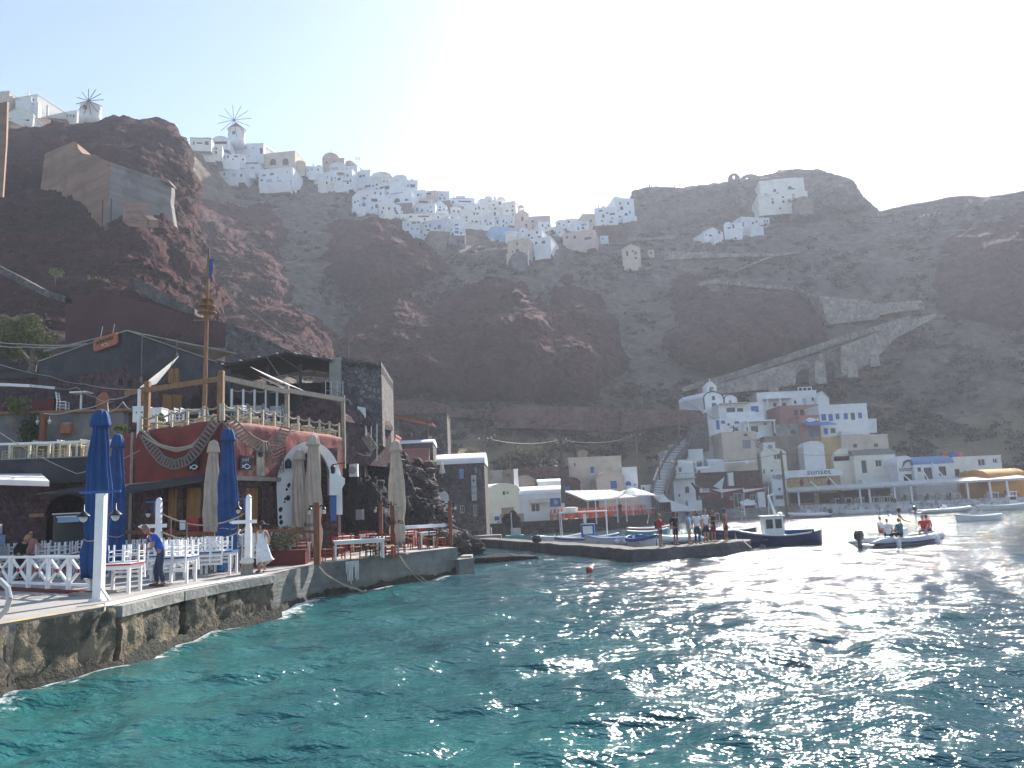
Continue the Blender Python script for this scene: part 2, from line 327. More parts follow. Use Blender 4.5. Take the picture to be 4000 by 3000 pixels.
 if bottom:
  ex={'wa':(j['pel'].lerp(j['spi'],.6),(.155,.12))};es=[('wa','pel')]
  t=dict(long=.93,short=.55,knee=.9)[blen]
  for s in 'LR':
   es+=[('pel','hi'+s)]
   if blen=='long':
    ex['k'+s]=(j['kn'+s],.078);ex['e'+s]=(j['an'+s].lerp(j['kn'+s],.04),.066);es+=[('hi'+s,'k'+s),('k'+s,'e'+s)]
   else:
    ex['k'+s]=(j['hi'+s].lerp(j['kn'+s],t),.092);es+=[('hi'+s,'k'+s)]
  cloth('trousers' if blen=='long' else 'shorts',bottom,['pel','hiL','hiR'],es,'pel',.014,ex)
 if not barefoot:
  for s in 'LR':
   a,t=j['an'+s],j['to'+s];d=Vector((t.x-a.x,t.y-a.y,0)).normalized();g0=min(a.z-.075,t.z-.03)
   heel=Vector((a.x,a.y,g0+.035))-d*.05
   skin_mesh({'h':(heel,(.04,.038)),'m':(heel+d*.13+Vector((0,0,.012)),(.046,.04)),'t':(heel+d*.27,(.04,.03)),'a':(a+Vector((0,0,.0)),.05)},[('h','m'),('m','t'),('h','a')],'h').ob('shoe',shoes,root,True)
 if dress:
  j_=j;n=26;vs=[];rows=[(1.43,.135,.085,0),(1.36,.17,.115,0),(1.22,.16,.12,0),(1.05,.175,.14,.01),(.9,.22,.17,.03),(.7,.26,.2,.07),(.5,.30,.22,.12),(.38,.33,.23,.17)]
  for i,(z,rx,ry,off)in enumerate(rows):
   for k in range(n):
    a=2*math.pi*k/n;fo=1+(.08*math.sin(5*a+i*.5)*(i/7));zz=z
    if i==7:zz=z-.16*max(0,math.cos(a-2.6))+.08*max(0,math.cos(a-.2))
    if i==0:zz=z-(.05 if abs(math.sin(a))>.8 else 0)
    vs.append((rx*fo*math.cos(a)+off,ry*fo*math.sin(a),zz))
  d=MB();d.add(vs,[(i*n+k,i*n+(k+1)%n,(i+1)*n+(k+1)%n,(i+1)*n+k)for i in range(7)for k in range(n)])
  for s in(-1,1):d.tube([(s*.10,-.09,1.40),(s*.115,-.02,1.475),(s*.105,.08,1.41)],.03,6)
  d.ob('dress',dress,root,True)
 if bag:
  b=MB();b.lathe([(.02,-.2),(.12,-.18),(.14,0),(.10,.18),(.02,.2)],10,tuple(j['che']+Vector((0,.2,-.12))),1,.7);b.ob('backpack',bag,root,True)
 return root
def A(**k):
 return k
pier=lambda x,y:G(x,y,.62)
quay=lambda x,y:G(x,y,QZ)
PSN={}
PSN['blue']=person('man in blue polo shirt and jeans bending over the quayside tables',quay(612,2292),math.radians(-62),A(pel=(0,.10,.93),spi=(0,.03,1.11),che=(0,-.09,1.29),nec=(0,-.20,1.42),hea=(0,-.255,1.475),shL=(.18,-.10,1.37),shR=(-.18,-.13,1.36),elL=(.25,-.14,1.08),wrL=(.12,-.36,.98),haL=(.07,-.43,.96),elR=(-.26,-.32,1.12),wrR=(-.24,-.50,.93),haR=(-.23,-.55,.86),hiL=(.1,.1,.89),hiR=(-.1,.1,.89),knL=(.15,.06,.49),knR=(-.14,-.03,.49),anL=(.17,.16,.09),anR=(-.2,.02,.09),toL=(.19,-.01,.035),toR=(-.24,-.15,.035)),sc=1.03,skin='skin_tan',hair='hair_grey',top='c_blue',bottom='c_jeans',shoes='c_brown',glasses=True,headrot=(math.radians(28),0,0))
PSN['white']=person('woman in long white dress and wide dark sun hat on the quay edge',quay(1022,2237),math.radians(-12),A(elL=(.24,.1,1.16),wrL=(.15,.18,.96),haL=(.08,.2,.93),elR=(-.24,.1,1.16),wrR=(-.15,.18,.96),haR=(-.08,.2,.93),knL=(.13,-.04,.5),anL=(.16,-.06,.09),toL=(.19,-.22,.035)),sc=.93,hair='hair_dark',hair_len=.12,dress='c_white',hat='c_hatbrown',headrot=(0,0,math.radians(-25)),shoes='c_brown',barefoot=False)
PSN['pink']=person('woman with sunglasses in pink top and patterned shorts behind the white railing',G(112,2262),math.radians(35),A(elL=(.27,-.12,1.2),wrL=(.42,-.3,1.1),haL=(.48,-.36,1.09)),sc=.95,hair='hair_dark',top='c_pinkpat',sleeve='none',bottom='c_purple',blen='short',glasses=True,hair_len=.06)
PSN['blackw']=person('person with fair hair in black jacket bending beside the woman in pink',G(72,2268),math.radians(80),A(che=(0,-.12,1.26),spi=(0,-.03,1.12),nec=(0,-.2,1.38),hea=(0,-.24,1.43),shL=(.17,-.12,1.35),shR=(-.17,-.12,1.35)),sc=.95,hair='hair_blond',hair_len=.1,top='c_black',sleeve='long',bottom='c_black',headrot=(.5,0,0))
PSN['coral']=person('man in coral shirt and blue cap seen from behind by the tavern doors',G(668,2222),math.radians(170),A(elL=(.25,-.06,1.15),wrL=(.2,-.25,1.05),haL=(.18,-.32,1.04)),sc=1.02,skin='skin_tan',top='c_coral',bottom='c_navy',cap='c_capblue')
kw=dict(group='people waiting on the pier')
PSN['p1']=person('woman in red top and blue shorts with dark backpack on the pier',pier(2582,2136),math.radians(55),A(elL=(.22,-.1,1.16),wrL=(.1,-.26,1.2),haL=(.05,-.32,1.22)),sc=.96,hair='hair_blond',top='c_red',sleeve='long',bottom='c_navy',blen='short',bag='c_navy',**kw)
PSN['p2']=person('man in black t-shirt and dark shorts with a shoulder bag on the pier',pier(2642,2131),math.radians(40),sc=1.0,skin='skin_tan',top='c_black',bottom='c_black',blen='knee',bag='c_black',**kw)
PSN['p3']=person('woman in light blue polo and sky blue shorts on the pier',pier(2695,2127),math.radians(60),A(elL=(.26,.08,1.16),wrL=(.17,-.05,1.0),haL=(.12,-.08,.98)),sc=.98,top='c_ltblue',bottom='c_skyshort',blen='short',cap='c_capblue',**kw)
PSN['p4']=person('bearded man in white t-shirt and blue jeans on the pier',pier(2727,2126),math.radians(10),sc=1.0,top='c_white',bottom='c_jeans',beard=True,**kw)
PSN['p5']=person('man in white t-shirt and navy shorts holding a blue bag on the pier',pier(2762,2121),math.radians(25),A(elL=(.25,-.06,1.17),wrL=(.14,-.22,1.12),haL=(.1,-.28,1.12)),sc=1.02,top='c_white',bottom='c_navy',blen='knee',hair='hair_brown',**kw)
PSN['p6']=person('man in black tank top and maroon shorts with folded arms on the pier',pier(2790,2118),math.radians(30),A(elL=(.26,-.1,1.18),wrL=(.05,-.22,1.2),haL=(-.03,-.2,1.22),elR=(-.26,-.1,1.18),wrR=(-.05,-.2,1.17),haR=(.03,-.22,1.16)),sc=.98,skin='skin_tan',hair='hair_grey',top='c_black',sleeve='none',bottom='c_maroon',blen='knee',**kw)
PSN['p7']=person('bare chested man in black shorts and blue cap at the pier end',pier(2838,2112),math.radians(45),sc=1.0,skin='skin_tan',top=None,bottom='c_black',blen='knee',cap='c_capblue',**kw)
rb=lambda x,y,z=.25:G(x,y,z)
kw=dict(group='people riding the inflatable boat')
PSN['r1']=person('man standing at the console of the inflatable boat',rb(3524,2113,.3),math.radians(75),A(elL=(.25,-.14,1.16),wrL=(.22,-.38,1.06),haL=(.2,-.45,1.05),elR=(-.25,-.14,1.16),wrR=(-.2,-.38,1.06),haR=(-.18,-.45,1.05)),sc=.98,skin='skin_tan',top='c_grey',bottom='c_khaki',**kw)
PSN['r2']=person('passenger in pale t-shirt seated at the far left of the inflatable',rb(3450,2108,.22),math.radians(20),base=SIT,top='c_white',bottom='c_coral',hair='hair_brown',blen='knee',**kw)
PSN['r3']=person('passenger in white shirt seated with back turned near the motor',rb(3474,2122,.22),math.radians(160),base=SIT,top='c_white',bottom='c_navy',**kw)
PSN['r4']=person('passenger in teal t-shirt seated on the inflatable tube',rb(3516,2120,.22),math.radians(200),base=SIT,top='c_teal',bottom='c_black',**kw)
PSN['r5']=person('passenger in red top seated near the bow of the inflatable',rb(3612,2106,.26),math.radians(-40),base=SIT,top='c_red',bottom='c_grey',hair='hair_brown',**kw)
PSN['r6']=person('passenger in coral top leaning back beside the one in red at the bow',rb(3628,2102,.26),math.radians(150),base=SIT,top='c_coral',bottom='c_navy',hair='hair_brown',**kw)
PSN['can']=person('man in black standing in shade under the white canopy',G(2424,2022,1.3),math.radians(10),top='c_black',bottom='c_black',skin='skin_tan')
PSN['tav']=person('seated guest in grey at the quayside tavern railing',G(3487,1966,1.5),math.radians(20),base=SIT,top='c_grey',bottom='c_black')
COLS={-500:[(-.06,40),(0,48),(.1,60),(.2,78),(.3,100),(.4,126),(.5,146),(.55,160)],0:[(-.06,42),(0,52),(.1,64),(.2,82),(.3,106),(.4,132),(.5,152),(.55,166)],500:[(-.06,44),(0,54),(.1,68),(.2,92),(.3,122),(.4,160),(.5,190),(.55,200)],1000:[(-.06,50),(0,62),(.1,92),(.2,132),(.3,176),(.38,216),(.44,240),(.5,250)],1500:[(-.06,70),(0,84),(.05,100),(.12,136),(.2,162),(.3,192),(.36,218),(.40,252),(.45,262)],2000:[(-.06,96),(-.02,100),(.06,116),(.12,142),(.15,152),(.25,174),(.33,204),(.36,262),(.42,276)],2500:[(-.06,112),(-.02,120),(.05,133),(.12,150),(.2,172),(.3,210),(.36,246),(.42,262)],3000:[(-.06,126),(-.02,131),(.05,141),(.10,150),(.2,172),(.3,206),(.36,242),(.42,262)],3500:[(-.06,124),(-.02,129),(.05,139),(.10,149),(.2,172),(.3,202),(.36,232),(.42,250)],4000:[(-.06,122),(-.02,127),(.05,136),(.15,156),(.25,179),(.35,206),(.40,226)],4600:[(-.06,110),(-.02,118),(.05,128),(.15,148),(.25,170),(.35,196),(.40,216)]}
CX=sorted(COLS);VG=np.linspace(-.1,.62,145)
_tab=np.array([np.interp(VG,[p[0]for p in COLS[c]],[p[1]for p in COLS[c]])for c in CX])
for _ in range(6):_tab[:,1:-1]=(_tab[:,:-2]+2*_tab[:,1:-1]+_tab[:,2:])/4
def Dm(x,y):
 v=(hy(x)-y)/F;x=min(max(x,CX[0]),CX[-1]-1e-3)
 j=0
 while CX[j+1]<=x:j+=1
 t=(x-CX[j])/(CX[j+1]-CX[j]);t=t*t*(3-2*t)
 return float(np.interp(v,VG,_tab[j])*(1-t)+np.interp(v,VG,_tab[j+1])*t)
SKY=[(-500,380),(0,440),(300,470),(700,560),(760,600),(900,630),(1000,640),(1150,680),(1250,700),(1500,760),(1700,805),(1900,855),(2100,885),(2200,885),(2330,862),(2440,806),(2475,748),(2520,736),(2640,732),(2660,742),(2850,712),(2960,697),(3010,690),(3050,668),(3110,664),(3200,667),(3290,690),(3325,700),(3340,725),(3375,770),(3400,800),(3432,822),(3520,806),(3600,792),(3700,772),(3760,760),(3850,768),(3920,760),(4000,745),(4500,700)]
def sky(x):return float(np.interp(x,[p[0]for p in SKY],[p[1]for p in SKY]))
def rough(p,a1,s1,a2,s2):
 q=p/s1;r=p/s2
 return Vector((mn.noise(q)+.5*mn.noise(q*2.1),mn.noise(q+Vector((9,3,5)))+.5*mn.noise(q*2.1+Vector((4,4,4))),.7*mn.noise(q+Vector((1,7,8)))))*a1+Vector((mn.noise(r),mn.noise(r+Vector((5,5,5))),mn.noise(r+Vector((8,1,3)))))*a2
def terrain():
 nx,ny,nb=470,190,10
 xs=np.linspace(-500,4560,nx);vs=[];fs=[]
 for i,x in enumerate(xs):
  sk=sky(x);vtop=(hy(x)-sk)/F;last=None
  for j in range(ny):
   v=-.06+(vtop+.06)*(j/(ny-1))**.9
   y=hy(x)-v*F;p=P(x,y,Dm(x,y))
   k=min(1,(ny-1-j)/12);f=min(1,max(0,(v+.03)/.06))
   ledge=2.2*mn.noise(Vector((p.x/40,p.y/60,p.z/4.5)))+1.0*mn.noise(Vector((p.x/16,p.y/20,p.z/1.9)))
   p=p+rough(p,1.7,15,.55,3.2)*f*(.35+.65*k)+Vector((0,ledge*f*k,0))
   vs.append(p);last=p
  for b in range(1,nb+1):
   q=last.copy();q.y+=b*b*1.2;q.x+=q.x/max(q.y,1)*b*b*.9;q.z-=b*1.3+b*b*.10;vs.append(q)
 n=ny+nb
 for i in range(nx-1):
  for j in range(n-1):
   a=i*n+j;fs.append((a,a+n,a+n+1,a+1))
 mb=MB();mb.v=[tuple(v)for v in vs];mb.f=fs
 global TG;TG=(xs,ny,n,vs)
 return struct(mb.ob('hillside','hill',smooth=True))
def TP(x,y):
 xs,ny,n,vs=TG;i=int(np.clip(np.searchsorted(xs,x)-1,0,len(xs)-2));vt=(hy(x)-sky(x))/F;v=(hy(x)-y)/F
 j=int(np.clip(((v+.06)/(vt+.06)),0,1)**(1/.9)*(ny-1));return vs[i*n+j].copy()
def cliff(poly,dfun,bulge,name='cliff',m='rock',na=200,nr=46,seed=1,amp=2.2,back=6,c=None,strat=0,edge=26):
 pts=[Vector((p[0],p[1],0))for p in poly];n=len(pts)
 cx=c or(sum(p.x for p in pts)/n,sum(p.y for p in pts)/n);c0=Vector((cx[0],cx[1],0))
 per=[0]
 for i in range(n):per.append(per[-1]+(pts[(i+1)%n]-pts[i]).length)
 vs=[];fs=[];so=Vector((seed*13.7,seed*5.1,seed*8.3))
 bd=[]
 for a in range(na):
  s=per[-1]*a/na;i=0
  while per[i+1]<s:i+=1
  t=(s-per[i])/max(1e-6,per[i+1]-per[i]);b=pts[i].lerp(pts[(i+1)%n],t)
  bd.append(b)
 for a in range(na):b=bd[a];dv=(b-c0).normalized();bd[a]=b+dv*(edge*(mn.noise(b/70+so)+.6*mn.noise(b/24+so)+.4*mn.noise(b/9+so)))
 for _ in range(1):bd=[(bd[i-1]+bd[i]*2+bd[(i+1)%na])/4 for i in range(na)]
 for a in range(na):
  b=bd[a]
  for k in range(nr+1):
   r=(k+.5)/(nr+.5);q=c0.lerp(b,r)
   prof=(1-r**3.2)
   d=dfun(q.x,q.y)+back*(r**6)-bulge*prof
   p=P(q.x,q.y,d);e=1 if r<.93 else .55
   w=p+so
   rid=mn.noise(Vector((w.x/9,w.y/9,w.z/26)))*amp*.9+(abs(mn.noise(Vector((w.x/5,w.y/5,w.z/15))))-.25)*amp*1.0
   rid+=(abs(mn.noise(w/2.1))-.2)*.8+strat*mn.noise(Vector((w.x/30,w.y/30,w.z/3)))
   p=p+rough(w,amp*.8,8,.55,1.7)*e+Vector((0,-rid*e,0))+rough(w,.45,.9,.24,.4)
   vs.append(p)
  q=b;p=P(q.x,q.y,dfun(q.x,q.y)+back+8);ctr=P(c0.x,c0.y,dfun(c0.x,c0.y)+back+8);vs.append(p.lerp(ctr,.12))
 m_=nr+2
 for a in range(na):
  a2=(a+1)%na
  for k in range(m_-1):fs.append((a*m_+k,a*m_+k+1,a2*m_+k+1,a2*m_+k))
 fs.append(tuple(a*m_ for a in range(na)))
 mb=MB();mb.v=[tuple(v)for v in vs];mb.f=fs
 return struct(mb.ob(name,m,smooth=True))
def rockmat(n,cols,streak=.5,scrub=0.0,bump=.9,sst=(1,1,.35)):
 m,nt,b=_new(n);N=nt.nodes.new;L=nt.links.new
 g=N('ShaderNodeNewGeometry');pos=g.outputs['Position']
 def nz(sc,det=8,ro=.6,st=(1,1,1)):
  mp=N('ShaderNodeMapping');mp.inputs['Scale'].default_value=st;L(pos,mp.inputs[0])
  t=N('ShaderNodeTexNoise');t.inputs['Scale'].default_value=sc;t.inputs['Detail'].default_value=det;t.inputs['Roughness'].default_value=ro;L(mp.outputs[0],t.inputs['Vector']);return t.outputs['Fac']
 r=N('ShaderNodeValToRGB');e=r.color_ramp.elements;e[0].position=.30;e[0].color=(*cols[0],1);e[1].position=.7;e[1].color=(*cols[-1],1)
 for i,c in enumerate(cols[1:-1]):x=e.new(.3+.4*(i+1)/(len(cols)-1));x.color=(*c,1)
 L(nz(.045,9,.62),r.inputs[0]);c=r.outputs[0]
 f2=N('ShaderNodeMapRange');f2.inputs[1].default_value=.3;f2.inputs[2].default_value=.7;f2.inputs[3].default_value=.55;f2.inputs[4].default_value=1.5;L(nz(.5,10,.7),f2.inputs[0])
 hs=N('ShaderNodeHueSaturation');L(c,hs.inputs['Color']);L(f2.outputs[0],hs.inputs['Value']);c=hs.outputs[0]
 if streak:
  k=N('ShaderNodeMapRange');k.inputs[1].default_value=.52;k.inputs[2].default_value=.8;k.inputs[4].default_value=streak;L(nz(.16,8,.65,sst),k.inputs[0])
  mx=N('ShaderNodeMixRGB');L(k.outputs[0],mx.inputs[0]);L(c,mx.inputs[1]);mx.inputs[2].default_value=(.23,.19,.165,1)if scrub>.5 else(.135,.10,.09,1);c=mx.outputs[0]
 if scrub:
  k=N('ShaderNodeMapRange');k.inputs[1].default_value=.5;k.inputs[2].default_value=.6;k.inputs[4].default_value=scrub;L(nz(.22,9,.75),k.inputs[0])
  mx=N('ShaderNodeMixRGB');L(k.outputs[0],mx.inputs[0]);L(c,mx.inputs[1]);mx.inputs[2].default_value=(.095,.10,.072,1);c=mx.outputs[0]
 if scrub>.5:
  sz=N('ShaderNodeSeparateXYZ');L(pos,sz.inputs[0]);k=N('ShaderNodeMapRange');k.inputs[1].default_value=12;k.inputs[2].default_value=24;k.inputs[3].default_value=.18;k.inputs[4].default_value=-.3;L(sz.outputs['Z'],k.inputs[0])
  q=N('ShaderNodeMath');L(k.outputs[0],q.inputs[0]);L(nz(.3,8,.7),q.inputs[1]);k=N('ShaderNodeMapRange');k.inputs[1].default_value=.5;k.inputs[2].default_value=.62;L(q.outputs[0],k.inputs[0]);mx=N('ShaderNodeMixRGB');L(k.outputs[0],mx.inputs[0]);L(c,mx.inputs[1]);mx.inputs[2].default_value=(.30,.25,.145,1);c=mx.outputs[0]
 v=N('ShaderNodeTexVoronoi');v.inputs['Scale'].default_value=.9;L(pos,v.inputs['Vector'])
 pb=N('ShaderNodeMapRange');pb.inputs[1].default_value=.0;pb.inputs[2].default_value=.16;pb.inputs[3].default_value=.75;pb.inputs[4].default_value=0;L(v.outputs['Distance'],pb.inputs[0])
 mx=N('ShaderNodeMixRGB');L(pb.outputs[0],mx.inputs[0]);L(c,mx.inputs[1]);mx.inputs[2].default_value=(.19,.14,.12,1);c=mx.outputs[0]
 L(c,b.inputs['Base Color']);b.inputs['Roughness'].default_value=.95;b.inputs['Specular IOR Level'].default_value=.1
 bp=N('ShaderNodeBump');bp.inputs['Strength'].default_value=bump;bp.inputs['Distance'].default_value=1.6;L(nz(.55,14,.74),bp.inputs['Height']);L(bp.outputs[0],b.inputs['Normal'])
 MATS[n]=m
rockmat('rock',[(.038,.014,.017),(.10,.024,.025),(.064,.024,.026),(.115,.036,.034)],.22,0,1.0)
rockmat('rock_left',[(.033,.015,.018),(.086,.023,.024),(.055,.026,.027),(.095,.035,.033)],.35,0,1.0)
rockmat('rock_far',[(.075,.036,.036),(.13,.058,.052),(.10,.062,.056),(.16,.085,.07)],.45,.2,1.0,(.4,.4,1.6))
rockmat('hill',[(.125,.085,.072),(.24,.19,.145),(.17,.142,.118),(.29,.25,.20)],.5,.7,1.0,(.35,.35,2.2))
rockmat('crag',[(.16,.12,.10),(.26,.20,.16),(.14,.115,.10),(.30,.235,.19)],.4,.25,1.0,(.4,.4,1.8))
rockmat('dark_slope',[(.035,.028,.029),(.07,.043,.04),(.045,.037,.036),(.095,.065,.058)],.6,.2)
terrain()
LIN=lambda d0,y0,d1,y1:(lambda x,y:d0+(d1-d0)*(y0-y)/(y0-y1))
A_=lambda x,y:70+66*max(0,(1500-y)/1000)+max(0,(x-500))*.03
cliff([(-330,520),(-60,500),(40,505),(150,492),(230,470),(290,478),(400,470),(440,462),(520,468),(620,460),(680,474),(715,520),(752,570),(765,640),(780,720),(776,800),(795,900),(828,1010),(850,1100),(880,1160),(884,1260),(915,1400),(760,1500),(500,1560),(0,1560),(-330,1500)],A_,12,m='rock_left',na=430,nr=160,seed=1,amp=2.6,edge=7,c=(420,1050))
cliff([(720,760),(850,768),(960,768),(1060,800),(1120,890),(1140,1060),(1155,1150),(1110,1330),(1010,1350),(880,1330),(800,1100),(740,900)],lambda x,y:Dm(x,y),14,seed=2,na=220,nr=60)
cliff([(860,1150),(960,1130),(1040,1160),(1120,1180),(1250,1245),(1345,1330),(1330,1430),(1100,1480),(880,1450),(800,1300)],lambda x,y:Dm(x,y)-4,14,seed=3,na=200,nr=50)
cliff([(1250,960),(1300,850),(1400,823),(1520,838),(1600,880),(1680,950),(1750,1010),(1762,1080),(1640,1130),(1500,1180),(1330,1180),(1250,1080)],lambda x,y:Dm(x,y),15,seed=4,na=240,nr=60)
cliff([(1200,1500),(1290,1350),(1400,1180),(1520,1090),(1640,1150),(1700,1215),(1780,1240),(1830,1330),(1900,1440),(1880,1560),(1500,1575),(1250,1560)],lambda x,y:Dm(x,y)-2,15,seed=5,na=240,nr=60)
cliff([(1640,1215),(1720,1150),(1830,1080),(1920,1025),(2040,1090),(2120,1160),(2200,1260),(2280,1350),(2330,1490),(2300,1565),(2000,1585),(1800,1575),(1720,1400)],lambda x,y:Dm(x,y)-3,13,seed=6,na=240,nr=60)
cliff([(2085,1215),(2150,1110),(2230,1060),(2330,1125),(2400,1230),(2440,1380),(2455,1450),(2380,1500),(2270,1490),(2150,1400)],lambda x,y:Dm(x,y)-1,11,seed=7)
cliff([(2150,1330),(2240,1290),(2320,1350),(2360,1450),(2340,1545),(2200,1550),(2120,1450)],lambda x,y:Dm(x,y)-9,9,seed=17,na=140,nr=36)
cliff([(2570,1310),(2600,1200),(2700,1125),(2900,1112),(3080,1125),(3180,1172),(3240,1240),(3250,1340),(3000,1440),(2750,1470),(2590,1430)],lambda x,y:Dm(x,y),15,m='rock_far',seed=8,na=260,nr=66)
cliff([(3640,1220),(3610,1020),(3700,900),(3820,830),(4150,780),(4400,900),(4400,1300),(4100,1330),(3800,1290)],lambda x,y:Dm(x,y),11,m='rock_far',seed=9,na=220,nr=60)
cliff([(2590,1110),(2660,1060),(2760,1065),(2790,1120),(2720,1165),(2620,1200)],lambda x,y:Dm(x,y),7,m='rock_far',seed=10,na=140,nr=36)
CR=lambda x,y:Dm(x,y)+4
cliff([(2440,830),(2470,745),(2520,732),(2580,728),(2640,732),(2760,722),(2850,705),(2950,692),(3010,684),(3050,664),(3110,660),(3200,664),(3290,686),(3325,698),(3340,725),(3370,765),(3400,800),(3435,826),(3300,868),(3100,850),(2900,870),(2700,905),(2480,925)],CR,9,edge=5,m='crag',seed=11,na=330,nr=70,amp=1.3,back=3,c=(2950,790))
cliff([(3105,770),(3180,745),(3240,700),(3310,690),(3335,710),(3370,765),(3420,815),(3330,850),(3180,830)],CR,15,edge=4,m='crag',seed=12,na=160,nr=44,amp=1.6)
cliff([(-400,1330),(0,1230),(180,1290),(420,1330),(640,1290),(860,1330),(1050,1400),(1060,1600),(800,1700),(300,1750),(-400,1800)],LIN(47,1750,66,1300),3,m='dark_slope',seed=13,na=260,nr=70,amp=1.3,name='cliff')
def scrub():
 rnd=random.Random(5);mb=MB()
 for _ in range(5200):
  x=rnd.uniform(900,4150);s=sky(x);y=s+(1880-s)*rnd.random()**.8
  if mn.noise(Vector((x/160,y/90,3)))+.35*mn.noise(Vector((x/50,y/30,1)))<-.02:continue
  if y-s<25:continue
  p=TP(x,y);w=rnd.uniform(.5,1.4)+(rnd.random()**5)*2*(1.2 if y>1500 else 1)
  mb.leaves(p+Vector((0,-.2,w*.05)),(w,w,w*.55),int(16+12*w),.30+.10*w,rnd,5,hemi=True)
 o=mb.ob('scrub','leaf_scrub');o['kind']='stuff';o['label']='low grey green scrub covering the rocky hillside';o['category']='scrub'
scrub()
def water():
 rs=[0.0];r=2.5
 while r<640:rs.append(r);r*=1.0115 if r<130 else 1.05
 rs=np.array(rs)
 th=np.concatenate([np.linspace(-180,-46,30)[:-1],np.linspace(-46,46,520),np.linspace(46,180,30)[1:-1]])*math.pi/180
 Rg,T=np.meshgrid(rs,th,indexing='ij');X=Rg*np.sin(T);Y=Rg*np.cos(T);Z=np.zeros_like(X)
 rng=np.random.default_rng(4);dr=np.maximum(Rg*.0115,Rg*.0031)+.02
 dx0=np.zeros_like(X);dy0=np.zeros_like(X)
 for k in range(46):
  lam=.45*(14)**(k/45);a=lam*.0128*(1.0 if lam<1.8 else(1.8/lam)**1.2);ang=math.radians(-62+rng.normal(0,34));kx,ky=math.cos(ang)*2*math.pi/lam,math.sin(ang)*2*math.pi/lam
  ph=rng.uniform(0,6.28);fade=np.clip((lam/dr-2.5)/3,0,1)
  mod=.65+.5*np.sin(X*rng.uniform(.05,.2)+Y*rng.uniform(.05,.25)+rng.uniform(0,6))
  w=kx*X+ky*Y+ph;Z+=a*fade*mod*np.sin(w)
  dx0-=a*.8*fade*mod*np.cos(w)*math.cos(ang);dy0-=a*.8*fade*mod*np.cos(w)*math.sin(ang)
 calm=1-.8*np.clip((Y-52)/12,0,1)*np.clip((22-X)/10,0,1)
 Z*=calm
 X=X+dx0*calm;Y=Y+dy0*calm
 v=np.stack([X,Y,Z],-1).reshape(-1,3);nr,nt=Rg.shape
 i=np.arange(nr-1)[:,None];j=np.arange(nt)[None,:];j2=(j+1)%nt
 f=np.stack([i*nt+j,i*nt+j2,(i+1)*nt+j2,(i+1)*nt+j],-1).reshape(-1,4)
 me=bpy.data.meshes.new('water');me.from_pydata(v.tolist(),[],f.tolist());me.polygons.foreach_set('use_smooth',[True]*len(f))
 ln=[G(*p)for p in((-420,2560),(0,2438),(430,2366),(683,2308),(816,2283),(1057,2243),(1226,2203),(1543,2165),(1790,2138))];dist_=np.full(len(v),9.0);ok=(v[:,1]<60)&(v[:,0]<12)&(v[:,0]>-40)&(v[:,1]>2)
 p2=v[ok][:,:2];best=np.full(len(p2),9.0)
 for a,b_ in zip(ln[:-1],ln[1:]):
  A=np.array(a[:2]);D=np.array(b_[:2])-A;t_=np.clip(((p2-A)@D)/(D@D),0,1);best=np.minimum(best,np.linalg.norm(p2-A-t_[:,None]*D,axis=1))
 dist_[ok]=best;at_=me.attributes.new('shore','FLOAT','POINT');at_.data.foreach_set('value',dist_.astype(np.float32))
 m,nt_,b=_new('water');N=nt_.nodes.new;L=nt_.links.new
 pos=N('ShaderNodeNewGeometry').outputs['Position']
 t=N('ShaderNodeTexNoise');t.inputs['Scale'].default_value=.16;t.inputs['Detail'].default_value=5;L(pos,t.inputs['Vector'])
 sp=N('ShaderNodeSeparateXYZ');L(pos,sp.inputs[0])
 dist=N('ShaderNodeMath');dist.operation='MULTIPLY_ADD';L(sp.outputs['X'],dist.inputs[0]);dist.inputs[1].default_value=-.045;dist.inputs[2].default_value=.50
 d2=N('ShaderNodeMath');d2.operation='MULTIPLY_ADD';L(sp.outputs['Y'],d2.inputs[0]);d2.inputs[1].default_value=-.010;L(dist.outputs[0],d2.inputs[2])
 ad=N('ShaderNodeMath');ad.operation='MULTIPLY_ADD';L(t.outputs['Fac'],ad.inputs[0]);ad.inputs[1].default_value=1.5;L(d2.outputs[0],ad.inputs[2])
 r=N('ShaderNodeValToRGB');e=r.color_ramp.elements;e[0].position=.35;e[0].color=(.006,.042,.064,1);e[1].position=1.35;e[1].color=(.019,.112,.110,1);x=e.new(.72);x.color=(.010,.070,.079,1)
 e[-1].position=1.0
 sc_=N('ShaderNodeMath');sc_.operation='MULTIPLY';sc_.inputs[1].default_value=.72;L(ad.outputs[0],sc_.inputs[0]);L(sc_.outputs[0],r.inputs[0]);sh=N('ShaderNodeAttribute');sh.attribute_name='shore';k1=N('ShaderNodeMapRange');k1.inputs[1].default_value=.3;k1.inputs[2].default_value=1.5;k1.inputs[3].default_value=.26;k1.inputs[4].default_value=-.25;L(sh.outputs['Fac'],k1.inputs[0])
 fn=N('ShaderNodeTexNoise');fn.inputs['Scale'].default_value=3.2;fn.inputs['Detail'].default_value=8;fn.inputs['Roughness'].default_value=.7;L(pos,fn.inputs['Vector']);sm=N('ShaderNodeMath');L(fn.outputs['Fac'],sm.inputs[0]);L(k1.outputs[0],sm.inputs[1])
 k2=N('ShaderNodeMapRange');k2.inputs[1].default_value=.62;k2.inputs[2].default_value=.72;L(sm.outputs[0],k2.inputs[0]);fm=N('ShaderNodeMixRGB');L(k2.outputs[0],fm.inputs[0]);L(r.outputs[0],fm.inputs[1]);fm.inputs[2].default_value=(.62,.66,.66,1);L(fm.outputs[0],b.inputs['Base Color'])
 b.inputs['Roughness'].default_value=.075;b.inputs['IOR'].default_value=1.333;b.inputs['Specular IOR Level'].default_value=.4
